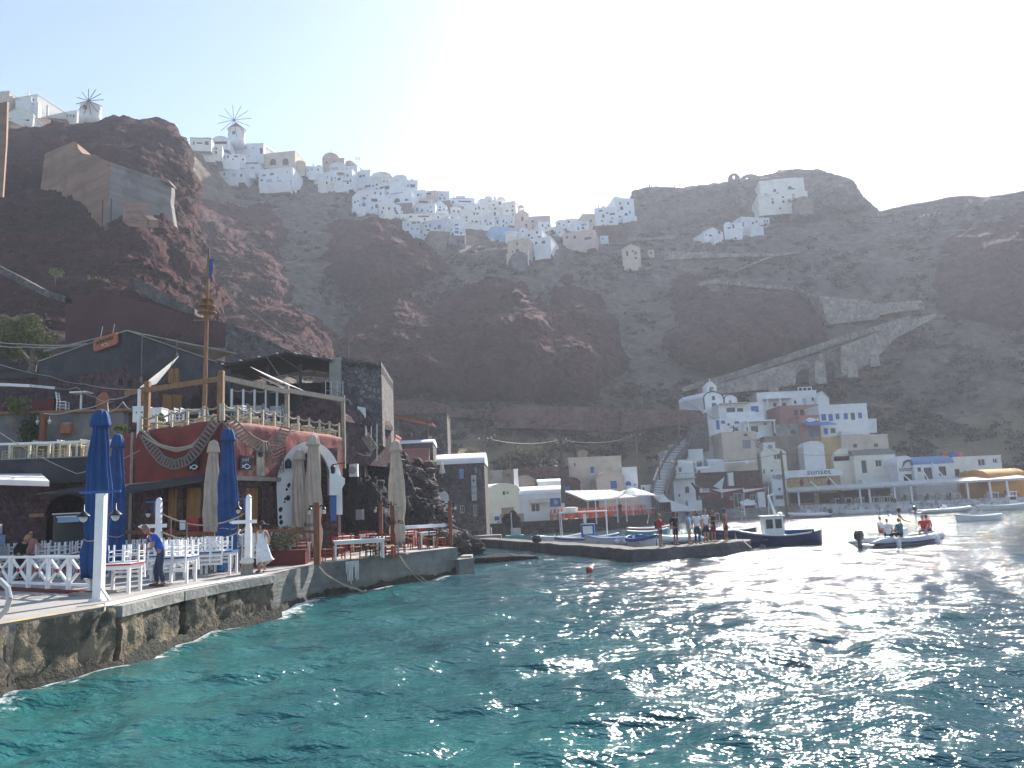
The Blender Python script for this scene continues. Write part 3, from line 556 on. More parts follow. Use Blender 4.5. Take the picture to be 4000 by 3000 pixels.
 def nz(sc,st,det):
  mp=N('ShaderNodeMapping');mp.inputs['Scale'].default_value=st;mp.inputs['Rotation'].default_value=(0,0,.5);L(pos,mp.inputs[0])
  q=N('ShaderNodeTexNoise');q.inputs['Scale'].default_value=sc;q.inputs['Detail'].default_value=det;q.inputs['Roughness'].default_value=.55;L(mp.outputs[0],q.inputs['Vector']);return q.outputs['Fac']
 b0=N('ShaderNodeBump');b0.inputs['Strength'].default_value=.8;b0.inputs['Distance'].default_value=.5;L(nz(.33,(1,1.7,1),3),b0.inputs['Height']);b1=N('ShaderNodeBump');L(b0.outputs[0],b1.inputs['Normal']);b1.inputs['Strength'].default_value=1.;b1.inputs['Distance'].default_value=.23;L(nz(1.1,(1,1.5,1),4),b1.inputs['Height'])
 b2=N('ShaderNodeBump');b2.inputs['Strength'].default_value=.8;b2.inputs['Distance'].default_value=.05;L(nz(4.5,(1,1.5,1),3),b2.inputs['Height']);L(b1.outputs[0],b2.inputs['Normal'])
 L(b2.outputs[0],b.inputs['Normal']);me.materials.append(m)
 o=bpy.data.objects.new('water',me);COL.objects.link(o);struct(o)
water()
cam=bpy.data.cameras.new('camera');co=bpy.data.objects.new('camera',cam);COL.objects.link(co);scene.camera=co
cam.sensor_fit='HORIZONTAL';cam.sensor_width=36;cam.lens=36*F/4000;cam.clip_end=3000;cam.clip_start=.1
co.matrix_world=Matrix.Translation((0,0,H))@Matrix.Rotation(math.pi/2+PITCH,4,'X')@Matrix.Rotation(-ROLL,4,'Z')
SEL,SAZ=math.radians(34),math.radians(21.5)
w=bpy.data.worlds.new('World');scene.world=w;w.use_nodes=True;nt=w.node_tree
st=nt.nodes.new('ShaderNodeTexSky');st.sky_type='NISHITA';st.sun_disc=False;st.sun_elevation=SEL;st.sun_rotation=SAZ
st.air_density=1.0;st.dust_density=.45;st.ozone_density=.6;st.altitude=0
bg=nt.nodes['Background'];bg.inputs[1].default_value=.080;nt.links.new(st.outputs[0],bg.inputs[0])
sl=bpy.data.lights.new('sun','SUN');sl.energy=4.6;sl.angle=math.radians(.53);sl.color=(1,.94,.86)
so=bpy.data.objects.new('sun',sl);COL.objects.link(so)
sd=Vector((math.sin(SAZ)*math.cos(SEL),math.cos(SAZ)*math.cos(SEL),math.sin(SEL)))
so.rotation_euler=(-sd).to_track_quat('-Z','Y').to_euler();so.location=(60,120,200)
hz=MB().box(-660,-660,-12,660,660,190).ob('haze','white_paint');hz['kind']='stuff';hz.display_type='WIRE'
m,nt,b=_new('haze');nt.nodes.remove(b);pv=nt.nodes.new('ShaderNodeVolumePrincipled');pv.inputs['Color'].default_value=(.80,.85,1.0,1);pv.inputs['Density'].default_value=.00052;pv.inputs['Anisotropy'].default_value=.3
nt.links.new(pv.outputs[0],nt.nodes['Material Output'].inputs['Volume']);hz.data.materials[0]=m
scene.view_settings.view_transform='Standard';scene.view_settings.look='None';scene.view_settings.exposure=1.45
scene.render.resolution_x=1024;scene.render.resolution_y=768
scene.cycles.use_denoising=True;scene.cycles.volume_bounces=0;scene.cycles.max_bounces=6;scene.cycles.sample_clamp_indirect=6
class Fac:
 def __init__(s,x,y,d,yaw=0):
  s.o=P(x,y,d);s.yaw=yaw;s.u=Vector((math.cos(yaw),math.sin(yaw),0));s.w=Vector((-math.sin(yaw),math.cos(yaw),0))
 @staticmethod
 def two(xa,ya,da,xb,db):
  a=P(xa,ya,da);b=P(xb,ya,db);f=Fac(xa,ya,da,math.atan2(b.y-a.y,b.x-a.x));return f
 def uv(s,x,y,off=0):
  r=ray(x,y);c=Vector((0,0,H));t=((s.o-c).dot(s.w)+off)/r.dot(s.w);q=c+r*t-s.o
  return q.dot(s.u),q.z
 def rect(s,x0,y0,x1,y1):
  xm,ym=(x0+x1)/2,(y0+y1)/2
  return s.uv(x0,ym)[0],s.uv(xm,y1)[1],s.uv(x1,ym)[0],s.uv(xm,y0)[1]
 def at(s,lx,ly,lz):return s.o+s.u*lx+s.w*ly+Vector((0,0,lz))
def holed(mb,x0,z0,x1,z1,holes,y=0,rec=.2):
 xs=sorted({x0,x1}|{h[0]for h in holes}|{h[2]for h in holes});zs=sorted({z0,z1}|{h[1]for h in holes}|{h[3]for h in holes})
 for i in range(len(xs)-1):
  for j in range(len(zs)-1):
   a,b,c,d=xs[i],zs[j],xs[i+1],zs[j+1];cx,cz=(a+c)/2,(b+d)/2
   if any(h[0]<cx<h[2]and h[1]<cz<h[3]for h in holes):continue
   mb.quad((a,y,b),(c,y,b),(c,y,d),(a,y,d))
 for a,b,c,d in holes:
  mb.quad((a,y,b),(a,y+rec,b),(a,y+rec,d),(a,y,d));mb.quad((c,y,b),(c,y,d),(c,y+rec,d),(c,y+rec,b))
  mb.quad((a,y,d),(a,y+rec,d),(c,y+rec,d),(c,y,d));mb.quad((a,y,b),(c,y,b),(c,y+rec,b),(a,y+rec,b))
KIND={'w':('window','white_paint','window_dark'),'b':('shutter','blue_shutter',None),'bd':('door','blue_shutter',None),'d':('door','window_dark',None),'o':('opening','opening_dark',None),'wd':('door','white_paint','window_dark'),'yd':('door','door_wood',None),'g':('window','grey_paint',None),'k':('window','window_dark',None),'bw':('window','blue_shutter','window_dark'),'gd':('door','grey_metal',None),'ys':('shutter','leaf_bright',None),'rw':('window','maroon_wall','window_dark'),'lb':('shutter','pale_blue_wall',None)}
mat('grey_paint',(.24,.26,.29),(.2,.22,.25),3,.6)
def opening(root,h,k,rec,far):
 a,b,c,d=h;nm,m,pane=KIND[k];mb=MB()
 if far or pane is None:
  mb.box(a+.005,rec-.06,b+.005,c-.005,rec+.03,d-.005);o=mb.ob(nm,m,root)
  if not far and k in('bd','yd','b','b'):
   q=MB();n=2
   for i in range(n):
    x0=a+(c-a)*i/n;q.box(x0+.06,rec-.085,b+.08,x0+(c-a)/n-.06,rec-.062,d-.08)
   q.ob('panel',m,o)
  return o
 fw=min(.09,(c-a)*.16);y0,y1=rec-.09,rec+.02
 mb.box(a,y0,b,a+fw,y1,d);mb.box(c-fw,y0,b,c,y1,d);mb.box(a+fw,y0,b,c-fw,y1,b+fw);mb.box(a+fw,y0,d-fw,c-fw,y1,d)
 mb.box((a+c)/2-fw*.3,y0+.02,b+fw,(a+c)/2+fw*.3,y1-.01,d-fw)
 o=mb.ob(nm,m,root);MB().box(a+fw*.5,rec-.04,b+fw*.5,c-fw*.5,rec-.01,d-fw*.5).ob('pane',pane,o);return o
def house(label,x0,y0,x1,y1,d,dep=7,yaw=0,wall='white_wall',roof='flat',rm=None,eave=None,wins=(),drop=2.5,name='house',cat='house',group=None,over=.05,rh=.16):
 f=Fac((x0+x1)/2,y1,d,yaw);a,b,c,e=f.rect(x0,y0,x1,y1);far=d>185
 root=thing(name,label,cat,f.o,yaw,group);rec=.12 if far else .2
 hs=[];ar=[]
 for w in wins:
  q=f.rect(*w[:4]);(ar if w[4][0]=='a' else hs).append((q,w[4]))
 zs=e if eave is None else f.uv((x0+x1)/2,eave)[1]
 mb=MB();holes=[(max(q[0],a+.03),max(q[1],-drop+.05),min(q[2],c-.03),min(q[3],zs-.03))for q,k in hs]
 holed(mb,a,-drop,c,zs,holes,0,rec)
 mb.quad((c,0,-drop),(c,dep,-drop),(c,dep,zs),(c,0,zs));mb.quad((a,dep,-drop),(a,0,-drop),(a,0,zs),(a,dep,zs));mb.quad((c,dep,-drop),(a,dep,-drop),(a,dep,zs),(c,dep,zs))
 r=MB();n=14
 if roof=='flat':
  r.box(a-over,-over,zs-.01,c+over,dep+over,zs+rh)
 elif roof=='front':
  cx,rx,rz=(a+c)/2,(c-a)/2,e-zs
  pts=[(cx+rx*math.cos(math.pi*k/n),zs+rz*math.sin(math.pi*k/n))for k in range(n+1)]
  for y in(0,dep):mb.add([(p[0],y,p[1])for p in pts],[tuple(range(n+1))])
  out=[(cx+(rx+.10)*math.cos(math.pi*k/n),zs+(rz+.10)*math.sin(math.pi*k/n))for k in range(n+1)]
  for k in range(n):
   p,q,s,t=pts[k],pts[k+1],out[k+1],out[k]
   V=[(p[0],-.06,p[1]),(q[0],-.06,q[1]),(s[0],-.06,s[1]),(t[0],-.06,t[1])];W=[(v[0],dep+.06,v[2])for v in V]
   r.add(V+W,[(0,1,2,3),(7,6,5,4),(3,2,6,7),(1,0,4,5)])
 elif roof=='side':
  rz=e-zs;cy=dep/2
  pts=[(cy-(cy+.08)*math.cos(math.pi*k/n),zs+rz*math.sin(math.pi*k/n))for k in range(n+1)]
  V=[(a-.06,p[0],p[1])for p in pts]+[(c+.06,p[0],p[1])for p in pts]
  r.add(V,[tuple(range(n+1)),tuple(range(2*n+1,n,-1))]+[(k,k+n+1,k+n+2,k+1)for k in range(n)]+[(0,n,2*n+1,n+1)])
 elif roof=='gable':
  cx=(a+c)/2
  for y in(0,dep):mb.add([(a,y,zs),(c,y,zs),(cx,y,e)],[(0,1,2)])
  for sx in(a,c):
   r.add([(sx+(sx-cx)*.03,-.08,zs),(cx,-.08,e+.02),(cx,dep+.08,e+.02),(sx+(sx-cx)*.03,dep+.08,zs),(sx+(sx-cx)*.03,-.08,zs+.12),(cx,-.08,e+.14),(cx,dep+.08,e+.14),(sx+(sx-cx)*.03,dep+.08,zs+.12)],[(0,1,2,3),(7,6,5,4),(0,4,5,1),(2,6,7,3)])
 mb.ob('wall',wall,root)
 if r.v:r.ob('roof',rm or wall,root,smooth=False)
 for(q,k),h in zip(hs,holes):opening(root,h,k,rec,far)
 for q,k in ar:
  z=MB();rr=min((q[2]-q[0])/2,(q[3]-q[1])*.6);z.prism(arch(q[0],q[2],q[1],q[3]-rr,8,rr),-.05,.03)
  z.ob('door' if k=='ad' else 'window',{'a':'window_dark','ab':'blue_shutter','ad':'opening_dark','aw':'white_paint'}[k],root)
 root['_f']=0;del root['_f']
 return root,f
def dome(root,f,px,ybase,ytop,rpx,m,name='dome',ly=3,drum=None,dm=None):
 u,z0=f.uv(px,ybase,ly);_,z1=f.uv(px,ytop,ly);r=f.uv(px+rpx,ybase,ly)[0]-u
 mb=MB();n=8;mb.lathe([(r*math.cos(math.pi/2*k/n)+.001,(z1-z0)*math.sin(math.pi/2*k/n))for k in range(n+1)],20,(u,ly,z0));o=mb.ob(name,m,root,smooth=True)
 if drum is not None:
  zb=f.uv(px,drum,ly)[1];MB().lathe([(r*1.04,zb),(r*1.04,z0+.05)],8*2,(u,ly,0)).ob('drum',dm or m,root)
 return u,z1,o
VIL=[]
def V(label,x0,y0,x1,y1,roof='flat',wins=(),wall='white_far',off=1.5,dep=9,drop=1.6,**k):
 d=min(Dm((x0+x1)/2,y1),TP((x0+x1)/2,y1+4).y)-off*.6
 wins=list(wins)
 if wall=='white_far':
  wall=RND.choice(('white_far','white_far','white_far_shade_tint','white_far_cream'));ev=k.get('eave')or y0  # random wall tints paint in shading differences between the houses
  for _ in range(14):
   ww,wh=RND.choice(((6,9),(7,11),(9,7),(5,6),(14,7)));q=(RND.uniform(x0+5,x1-ww-5),RND.uniform(ev+6,y1-wh-4));q=(q[0],q[1],q[0]+ww,q[1]+wh)
   if q[1]<ev+5 or q[0]<x0+3 or len(wins)>(x1-x0)*(y1-y0)/800:continue
   if all(q[2]<w[0]-4 or q[0]>w[2]+4 or q[3]<w[1]-4 or q[1]>w[3]+4 for w in wins):wins.append(q+(RND.choice('kkkkkb'),))
 r,f=house(label,x0,y0,x1,y1,d,dep,k.pop('yaw',RND.uniform(-.32,.32)),wall,roof,wins=wins,drop=drop,name=k.pop('name','village_house'),cat=k.pop('cat','house'),group=k.pop('group','white houses on the cliff rim'),**k)
 if roof=='flat' and x1-x0>40 and wall[:9]=='white_far' and RND.random()<.6:
  a,b,c,e=f.rect(x0,y0,x1,y1);w_=(c-a)*RND.uniform(.2,.4);x_=a+(c-a-w_)*RND.random();h_=RND.uniform(.9,2.0);t=MB()
  if RND.random()<.5:t.box(x_,2.5,e,x_+w_,6,e+h_)
  else:t.prism(arch(x_,x_+w_,e,e+h_*.4,8,h_*.6),2.5,6)
  t.ob('roof_room',wall,r)
  if RND.random()<.5:t=MB().box(x_-.9,1,e,x_-.5,1.4,e+1.5).ob('chimney',wall,r)
 if x1-x0>44 and RND.random()<.7:
  a,b,c,e=f.rect(x0,y0,x1,y1);t=MB();z=RND.uniform(-.3,.6);dy=RND.uniform(1.2,2.4);x_=a+(c-a)*RND.uniform(0,.4);x2=c-(c-a)*RND.uniform(0,.3)
  t.box(x_,-dy,-3,x2,-dy+.3,z).box(x_,-dy+.3,-3,x2,-.01,z-.9);t.ob('terrace_wall',wall,r)
 VIL.append((r,f));return r,f
def windmill(label,xb,yb,w,ytop,d,cap,R_px,hub):
 f=Fac(xb,yb,d);a,_=f.uv(xb-w/2,yb);h=f.uv(xb,ytop)[1];r=-a
 root=thing('windmill',label,'windmill',f.o,0,'windmills on the rim')
 MB().lathe([(r,-1.5),(r,0),(r*.93,h*.97),(r*.97,h)],20).ob('tower','white_far',root,True)
 hz_=f.uv(*hub)[1];R_=R_px*d/F
 if cap:MB().lathe([(r*1.05,h),(r*.7,h+(hz_-h)*.55),(.2,hz_+r*.25)],16).ob('cap','cap_brown',root)
 hx=f.uv(*hub)[0]
 s=MB();s.tube([(hx,-r*.4,hz_),(hx,-r*1.3,hz_+.1)],.16);s.ob('axle','pole_wood',root)
 for k in range(12):
  t=2*math.pi*k/12+.12;e=(hx+R_*math.cos(t),-r*1.25+.6,hz_+R_*math.sin(t))
  MB().tube([(hx,-r*1.25,hz_),e],.085,5).ob('sail_spar','pole_wood',root)
 MB().box(-.4,-r*.99,h*.35,.4,-r*.9,h*.35+1).ob('window','window_dark',root)
windmill('left windmill without cap above the red cliff',353,462,80,417,172,False,58,(372,418))
windmill('white windmill with brown conical cap above the terraces',924,556,66,508,236,True,70,(928,488))
k=dict(off=0,drop=5)
V('white vaulted ruin with crumbling front at the left cliff top',32,425,130,478,'front',eave=455,**k)
V('small white cube house on the skyline left of the bell arch',76,376,146,402,wins=[(86,384,98,394,'k')],off=-8,drop=6)
V('white house with grey upper box at far left skyline',60,398,150,420,off=-5,drop=6)
V('little white bell chapel beside the grass mound',160,402,188,440,'gable',eave=414,wins=[(170,416,178,430,'o')],off=-4,drop=6,name='chapel',cat='chapel',group=None)
V('long low white boundary house left of the left windmill',190,440,300,472,off=-4,drop=5)
V('tan plastered house at the left frame edge skyline',-30,360,36,405,wall='beige_wall',off=-8,drop=8)
V('white terrace house with wide dark arched veranda below the windmill',828,532,894,566,'front',[(838,548,886,562,'o')],eave=552)
V('white house with flat dark roof beside the red cliff edge',742,540,826,570,rm='grey_roof',wins=[(768,570-14,790,562,'k'),(800,552,815,566,'ys')])
V('stepped white house with long blank wall under the windmill',862,562,1030,622,wins=[(955,574,962,580,'k'),(985,574,991,580,'k'),(1015,578,1026,600,'k')])
V('small white vault house right of the windmill',985,560,1034,586,'front',eave=574,wins=[(1008,572,1014,580,'k')],off=-1)
V('white house with two slot windows by the red cliff edge',752,566,868,606,wins=[(768,571,784,576,'k'),(768,582,780,588,'k'),(818,590,848,600,'k')])
V('white terrace wall house with long dark opening',770,600,960,632,wins=[(816,602,880,624,'k'),(780,603,810,612,'k')])
V('white retaining terrace with narrow dark slot',832,630,1010,672,wins=[(848,653,905,661,'k'),(960,610+24,1012,640,'k')])
V('lowest white cave house with shuttered doors above the shrubs',846,668,952,696,wins=[(905,675,922,690,'lb'),(950-12,680,946,690,'k')])
r,f=V('beige building with two grey arched windows on the rim',1018,597,1152,657,wall='beige_wall',wins=[(1055,621,1078,645,'a'),(1104,619,1127,644,'a')],group=None)
V('round ended beige annex beside the arched window building',1150,628,1192,668,'front',[(1161,634,1168,642,'k')],wall='beige_wall',eave=642,group=None)
V('rough white cave house front under the beige building',1010,660,1144,728,wins=[(1040,700,1062,722,'lb'),(1080,702,1100,724,'lb'),(1118,705,1140,726,'lb'),(1055,676,1070,684,'k')])
r,f=V('beige church with big round dome and cross',1262,620,1345,668,wall='dome_beige',off=-3,name='church',cat='church',group=None,wins=[(1272,628,1280,640,'k'),(1302,628,1308,634,'k')],dep=12)
u,z,o=dome(r,f,1294,622,600,34,'dome_beige',ly=5,drum=660)
MB().box(u-.05,4.95,z,u+.05,5.05,z+1.4).box(u-.35,4.96,z+.8,u+.35,5.04,z+.95).ob('cross','grey_metal',r)
r,f=V('smaller beige dome chapel beside the big domed church',1344,645,1388,672,wall='dome_beige',off=-2,name='chapel',cat='chapel',group=None)
dome(r,f,1366,646,629,21,'dome_beige',ly=4)
V('white vaulted porch house in front of the domed church',1286,634,1352,672,'front',[(1320,645,1326,655,'k')],eave=655,off=1)
V('low white row house with roof posts left of the church',1195,652,1262,678)
V('white gable ended vault house left under the church',1226,676,1262,714,'front',[(1236,682,1242,690,'k')],eave=692)
V('wide white house with arches and blue door under the church',1258,668,1376,728,wins=[(1292,690,1300,706,'b'),(1306,692,1312,712,'b'),(1318,695,1330,705,'a'),(1338,706,1362,720,'k'),(1378-12,700,1372,712,'k')])
V('white house with small round topped windows below the flag',1352,650,1396,712,wins=[(1372,662,1379,669,'a'),(1381,672,1386,676,'k'),(1376,702,1385,712,'a')])
V('white house with square chimney right of the flag',1392,668,1446,706,wins=[(1415,682,1426,690,'k')])
V('large white barrel vault house with tan parasol terrace',1446,672,1532,722,'front',[(1478,680,1486,692,'k'),(1497,704,1504,712,'k'),(1455,706,1463,718,'k'),(1470,706,1475,716,'k')],eave=698)
V('white vault house with brown pergola at the skyline',1526,684,1590,726,'front',[(1546,700,1556,712,'k')],eave=702)
V('white house with long balconies below the chimney house',1388,706,1482,752,wins=[(1398,720,1420,732,'k'),(1425,722,1448,732,'k')])
V('white house with grey shaded terrace under the vaults',1470,712,1576,766,wins=[(1480,726,1540,740,'k'),(1552,726,1560,740,'lb'),(1576-8,722,1573,734,'k')])
V('white two window house at the right end of the upper row',1566,706,1632,756,wins=[(1572,722,1584,732,'k'),(1576,738,1584,748,'k'),(1602,720,1622,732,'k')])
V('tall white house with blue balcony door on the cliff shoulder',1376,742,1436,822,'gable',[(1415,752,1429,780,'bd'),(1414,792,1428,806,'b'),(1419,786,1423,790,'k')],eave=770,off=4)
V('long white lower wing beside the tall blue door house',1434,772,1532,826,wins=[(1450,776,1475,788,'k'),(1466,797,1475,813,'b'),(1478,809,1488,815,'k')],off=4)
V('white arcade with three dark round arches',1500,758,1608,800,wins=[(1506,770,1532,796,'a'),(1540,774,1562,796,'a'),(1580,776,1596,796,'a')],off=2)
V('grey stone retaining house below the white arcade',1544,795,1612,840,wall='grey_plaster',off=2,group=None)
V('white house with two blue windows in mid village',1608,798,1700,846,wins=[(1624,812,1633,825,'b'),(1644,816,1652,828,'b'),(1668,821,1674,826,'k')])
V('house with brown shade pergola over its terrace',1604,776,1682,800,wall='beige_wall',wins=[(1612,784,1670,796,'k')],group=None)
V('white cube with antenna left of the two window box',1616,746,1662,782)
V('pale house with pink brick top on the skyline',1652,748,1704,784,wall='pink_far',wins=[(1662,754,1684,760,'k')])
V('white box house with two dark windows on the skyline',1690,748,1756,790,wins=[(1716,770,1722,780,'k'),(1732,772,1740,778,'k')])
V('long low white house with overhanging grey roof',1760,776,1854,808,rm='grey_roof',wins=[(1790,784,1840,790,'k')])
V('stone ruin patch between white houses',1716,786,1760,820,wall='castle_stone',group=None)
V('white house with tan shade cloth terrace',1742,796,1822,832,wins=[(1750,808,1758,818,'k'),(1790,806,1812,816,'ys')])
V('white stepped gable house in the village centre',1690,782,1744,836,'gable',[(1716,806,1722,812,'k'),(1730,815,1736,820,'k')],eave=806)
r,f=V('big white building with two round vaults and chimney',1872,784,1962,832,off=-2,wins=[(1905,781,1918,787,'k'),(1952-4,788,1957,800,'a'),(1930,812,1938,820,'k')])
for q in(1908,1956):dome(r,f,q,785,766 if q<1930 else 771,19,'white_far',name='vault',ly=4)
u,z=f.uv(1940,784);MB().box(u-.35,2,z-.2,u+.35,2.7,f.uv(1940,758)[1]).ob('chimney','white_far',r)
V('tall narrow white house right of the two vaults',1962,790,2014,862,wins=[(2000,802,2006,808,'k'),(1998,818,2005,826,'k'),(2000,836,2006,842,'k')])
V('white house with row of small arches on its roof terrace',1822,800,1908,832,wins=[(1854,812,1860,824,'a'),(1868,806,1874,816,'a'),(1868,818,1880,828,'a'),(1885,812,1892,826,'a')],off=1)
V('broad white house with five small dark windows',1800,824,1924,884,wins=[(1819,845,1825,854,'k'),(1819,859,1827,864,'k'),(1842,861,1848,868,'k'),(1856,862,1866,869,'k'),(1874,864,1880,868,'k'),(1876,873,1882,883,'a')])
V('white house with one large arched window',1684,836,1796,882,wins=[(1730,852,1737,858,'k'),(1758,848,1773,860,'a'),(1788,848,1793,860,'a')])
V('low white house with wide covered terrace',1564,838,1684,866,wins=[(1598,834+8,1610,850,'a'),(1632,842,1676,848,'k'),(1592,853,1598,857,'k')])
V('white house with curved stair wall above the red cliff',1572,864,1642,926,wins=[(1606,888,1612,898,'b'),(1628,866,1640,872,'k'),(1608,856+10,1624,874,'k')],off=3)
V('white cube with two tall blue windows over a stone base',1640,862,1748,938,wins=[(1676,874,1683,889,'b'),(1709,878,1722,895,'b'),(1640,900,1648,914,'b'),(1660,880,1668,888,'k')],off=4)
V('beige stone basement under the white cube with blue windows',1678,906,1758,952,wall='castle_stone',off=6,group=None)
V('white house with stacked balconies at the lower village edge',1748,856,1818,936,wins=[(1775,901,1792,912,'b'),(1797,906,1805,916,'b'),(1764,908,1772,920,'k'),(1783,938-6,1800,935,'k')],off=4)
V('grey basement with doors below the stacked balconies',1752,922,1816,956,wall='grey_plaster',wins=[(1784,935,1798,950,'k'),(1802,938,1812,950,'k')],off=6,group=None)
V('pale house with small upper terrace left of the pink chapel',1922,826,1952,892,wins=[(1928,828,1938,842,'k'),(1940,860,1946,874,'k')])
V('white house with yellow awning below the pink chapel',1950,842,2010,894,wins=[(1964,858,1970,870,'k'),(1975,866,1981,874,'b'),(1996,864,2001,870,'k')])
r,f=V('pink gabled chapel with open bell arch',2014,820,2066,868,'gable',[(2034,827,2041,838,'k'),(2036,846,2045,862,'k')],wall='pink_far',eave=838,name='chapel',cat='chapel',group=None)
q=f.uv(2036,818);MB().box(q[0]-.9,1,q[1]-.3,q[0]-.55,1.7,q[1]+1.1).box(q[0]+.55,1,q[1]-.3,q[0]+.9,1.7,q[1]+1.1).prism(arch(q[0]-.9,q[0]+.9,q[1]+1.1,q[1]+1.2,8,.7),1,1.7).ob('bell_arch','pink_far',r)
V('long pinkish house with bougainvillea at its right end',2066,846,2150,884,wall='pink_far',wins=[(2046+30,860,2084,870,'k')])
V('pinkish lower house right of the yellow awning',2010,864,2076,892,wall='pink_far',wins=[(2050,874,2060,888,'k')])
V('pale blue painted terrace house in the saddle',1920,890,2024,918,wall='pale_blue_wall',group=None,off=2)
V('two small white vaults under the blue terrace',1954,904,2030,926,'front',[(2004,912,2011,920,'k')],eave=914,off=3)
V('white three storey house stepping down in the saddle',2048,900,2118,952,wins=[(2062,914,2070,924,'k'),(2093,903,2101,912,'k'),(2074,926,2082,938,'k'),(2100,922,2112,930,'k')],off=3)
V('white house with dark pergola windows lower in the saddle',2074,930,2152,976,wins=[(2116,940,2130,952,'k'),(2090,944,2098,954,'k'),(2100,964,2112,972,'a')],off=5)
V('beige house with small windows above the grey chapel',1982,938,2070,996,wall='beige_wall',wins=[(2016,946,2024,958,'k'),(2000,980,2005,988,'a'),(2014,972,2028,984,'k')],off=4,group=None)
V('grey chapel with curved gable below the beige house',1998,984,2060,1030,'front',wall='grey_plaster',eave=1010,off=6,name='chapel',cat='chapel',group=None)
V('white stair house left of the saddle gap',2156,882,2200,922,'gable',eave=895)
V('white vault house just right of the saddle gap',2208,848,2264,880,'side',eave=856,wins=[(2217,862,2226,872,'k')])
V('pale house climbing the right side of the saddle',2244,866,2300,910,wins=[(2256,886,2262,898,'k'),(2252+20,886,2282,894,'k')])
V('beige house with slanted roof right of the saddle',2276,838,2326,890,wall='beige_wall',wins=[(2304,858,2312,868,'k')],group=None)
V('large plain white house on the brown retaining wall',2324,812,2414,890,wins=[(2352,838,2361,850,'k'),(2382,832,2402,840,'k'),(2380,862,2394,870,'a')],off=3)
V('white terraced house against the castle crag',2404,776,2478,856,wins=[(2422,802+4,2434,820,'a'),(2440,832,2452,842,'k'),(2406+44,790,2458,800,'k')],off=1)
V('tall brown stone retaining wall under the white terraces',2320,882,2448,926,wall='brick_terrace',off=5,name='retaining_wall',cat='wall',group=None,yaw=0)
V('row of low pinkish houses along the path in the saddle',2198,906,2324,954,wall='pink_far',wins=[(2210,922,2220,932,'k'),(2240,920,2250,932,'k'),(2282,926,2310,936,'k')],off=4,group=None)
V('small white kiosk at the foot of the brown wall',2344,916,2376,932,'side',eave=922,off=8)
INF=[(1402,742,1450,776),(1448,742,1502,776),(1300,700,1340,732),(1640,776,1690,800),(1700,830,1752,862),(1760,812,1802,850),(1530,800,1566,846),(1480,800,1536,840),(1880,850,1930,892),(2030,890,2062,922),(1420,690,1456,712),(1870,820,1912,860),(2170,860,2210,884),(1560,742,1612,768),(2104,868,2152,904),(1240,700,1290,730)]
WH=['left of the shaded grey terrace','under the tan parasol vault','below the wide house with arches','behind the brown pergola','under the stepped gable house','left of the broad five window house','under the white arcade','right of the tall blue door house','under the broad five window house','left of the three storey saddle house','beside the square chimney house','under the row of small roof arches','in the saddle gap','right of the shaded grey terrace','under the long pinkish house','left of the wide house with arches']
for i,b in enumerate(INF):
 x0,y0,x1,y1=b;w_=x1-x0;ws=[(x0+w_*.25,y0+8,x0+w_*.25+7,y0+17,'k')]
 if i%2:ws.append((x0+w_*.65,y0+9,x0+w_*.65+7,y0+20,'b' if i%4==1 else 'k'))
 V('small white infill house '+WH[i],x0,y0,x1,y1,'flat' if i%3 else 'front',ws,eave=None if i%3 else y0+10,off=1)
def parasol_open(label,x,y,wpx,d,m='tan_umbrella',h=2.4,name='parasol',group='open parasols on village terraces'):
 o=P(x,y,d);r=wpx*d/F/2;root=thing(name,label,'parasol',o-Vector((0,0,h)),0,group)
 MB().lathe([(r,h-.05),(r*.5,h+r*.22),(.04,h+r*.4)],8).ob('canopy',m,root);MB().tube([(0,0,0),(0,0,h+r*.4)],.05).ob('pole','pole_wood',root)
for q in[('tan parasol over the wide arched house',1330,678,34),('second tan parasol just right over the arched house',1362,684,30),('tan parasol on the big barrel vault terrace',1512,683,34),('brown shade parasol on the skyline pergola house',1563,700,40),('pale parasol on the shrub slope below the village',1924,938,26),('small pale parasol above the stone basement',1702,948,18),('yellow parasol by the pink chapel',1998,884,32)]:
 parasol_open(q[0],q[1],q[2],q[3],Dm(q[1],q[2]+20)-6,'white_fabric' if 'pale' in q[0]else 'tan_umbrella')
def flag(label,x,y0,y1,d,w,m1='white_fabric',m2='blue_paint',r=.06,droop=.25,h=None):
 f=Fac(x,y1,d);top=f.uv(x,y0)[1];root=thing('flagpole',label,'flag',f.o)
 MB().tube([(0,0,-.5),(0,0,top)],r).ob('pole','white_paint',root);h=h or w*.62;n=5;cl=MB();st_=MB()
 for i in range(9):
  z0=top-h*i/9;z1=top-h*(i+1)/9;t=st_ if i%2==0 else cl
  for k in range(n):
   q=lambda j,z:(r+w*j/n,.08*w*math.sin(j*1.7),z-droop*w*j/n)
   t.quad(q(k,z1),q(k+1,z1),q(k+1,z0),q(k,z0))
 c=cl.ob('cloth',m1,root);st_.ob('stripe',m2,c)
flag('striped flag on a thin pole beside the domed church',1389,612,662,Dm(1389,662)-4,1.5)
def pole_at(label,x,y0,y1,d,r=.12,name='utility_pole',m='pole_wood',lean=0,arms=True,cat='pole',group='utility poles'):
 f=Fac(x,y1,d);t=f.uv(x+lean,y0);root=thing(name,label,cat,f.o,0,group)
 MB().tube([(0,0,-1),(t[0],0,t[1])],[r,r*.7],8).ob('pole',m,root)
 if arms:
  z=t[1]*.93;MB().box(t[0]-.7,-.06,z,t[0]+.7,.06,z+.1).ob('crossarm',m,root)
  q=MB()
  for x_ in(-.6,0,.6):q.lathe([(.05,0),(.07,.08),(.03,.16)],6,(t[0]+x_,0,z+.1))
  q.ob('insulator','white_paint',root)
 return f.at(t[0],0,t[1]*.95)
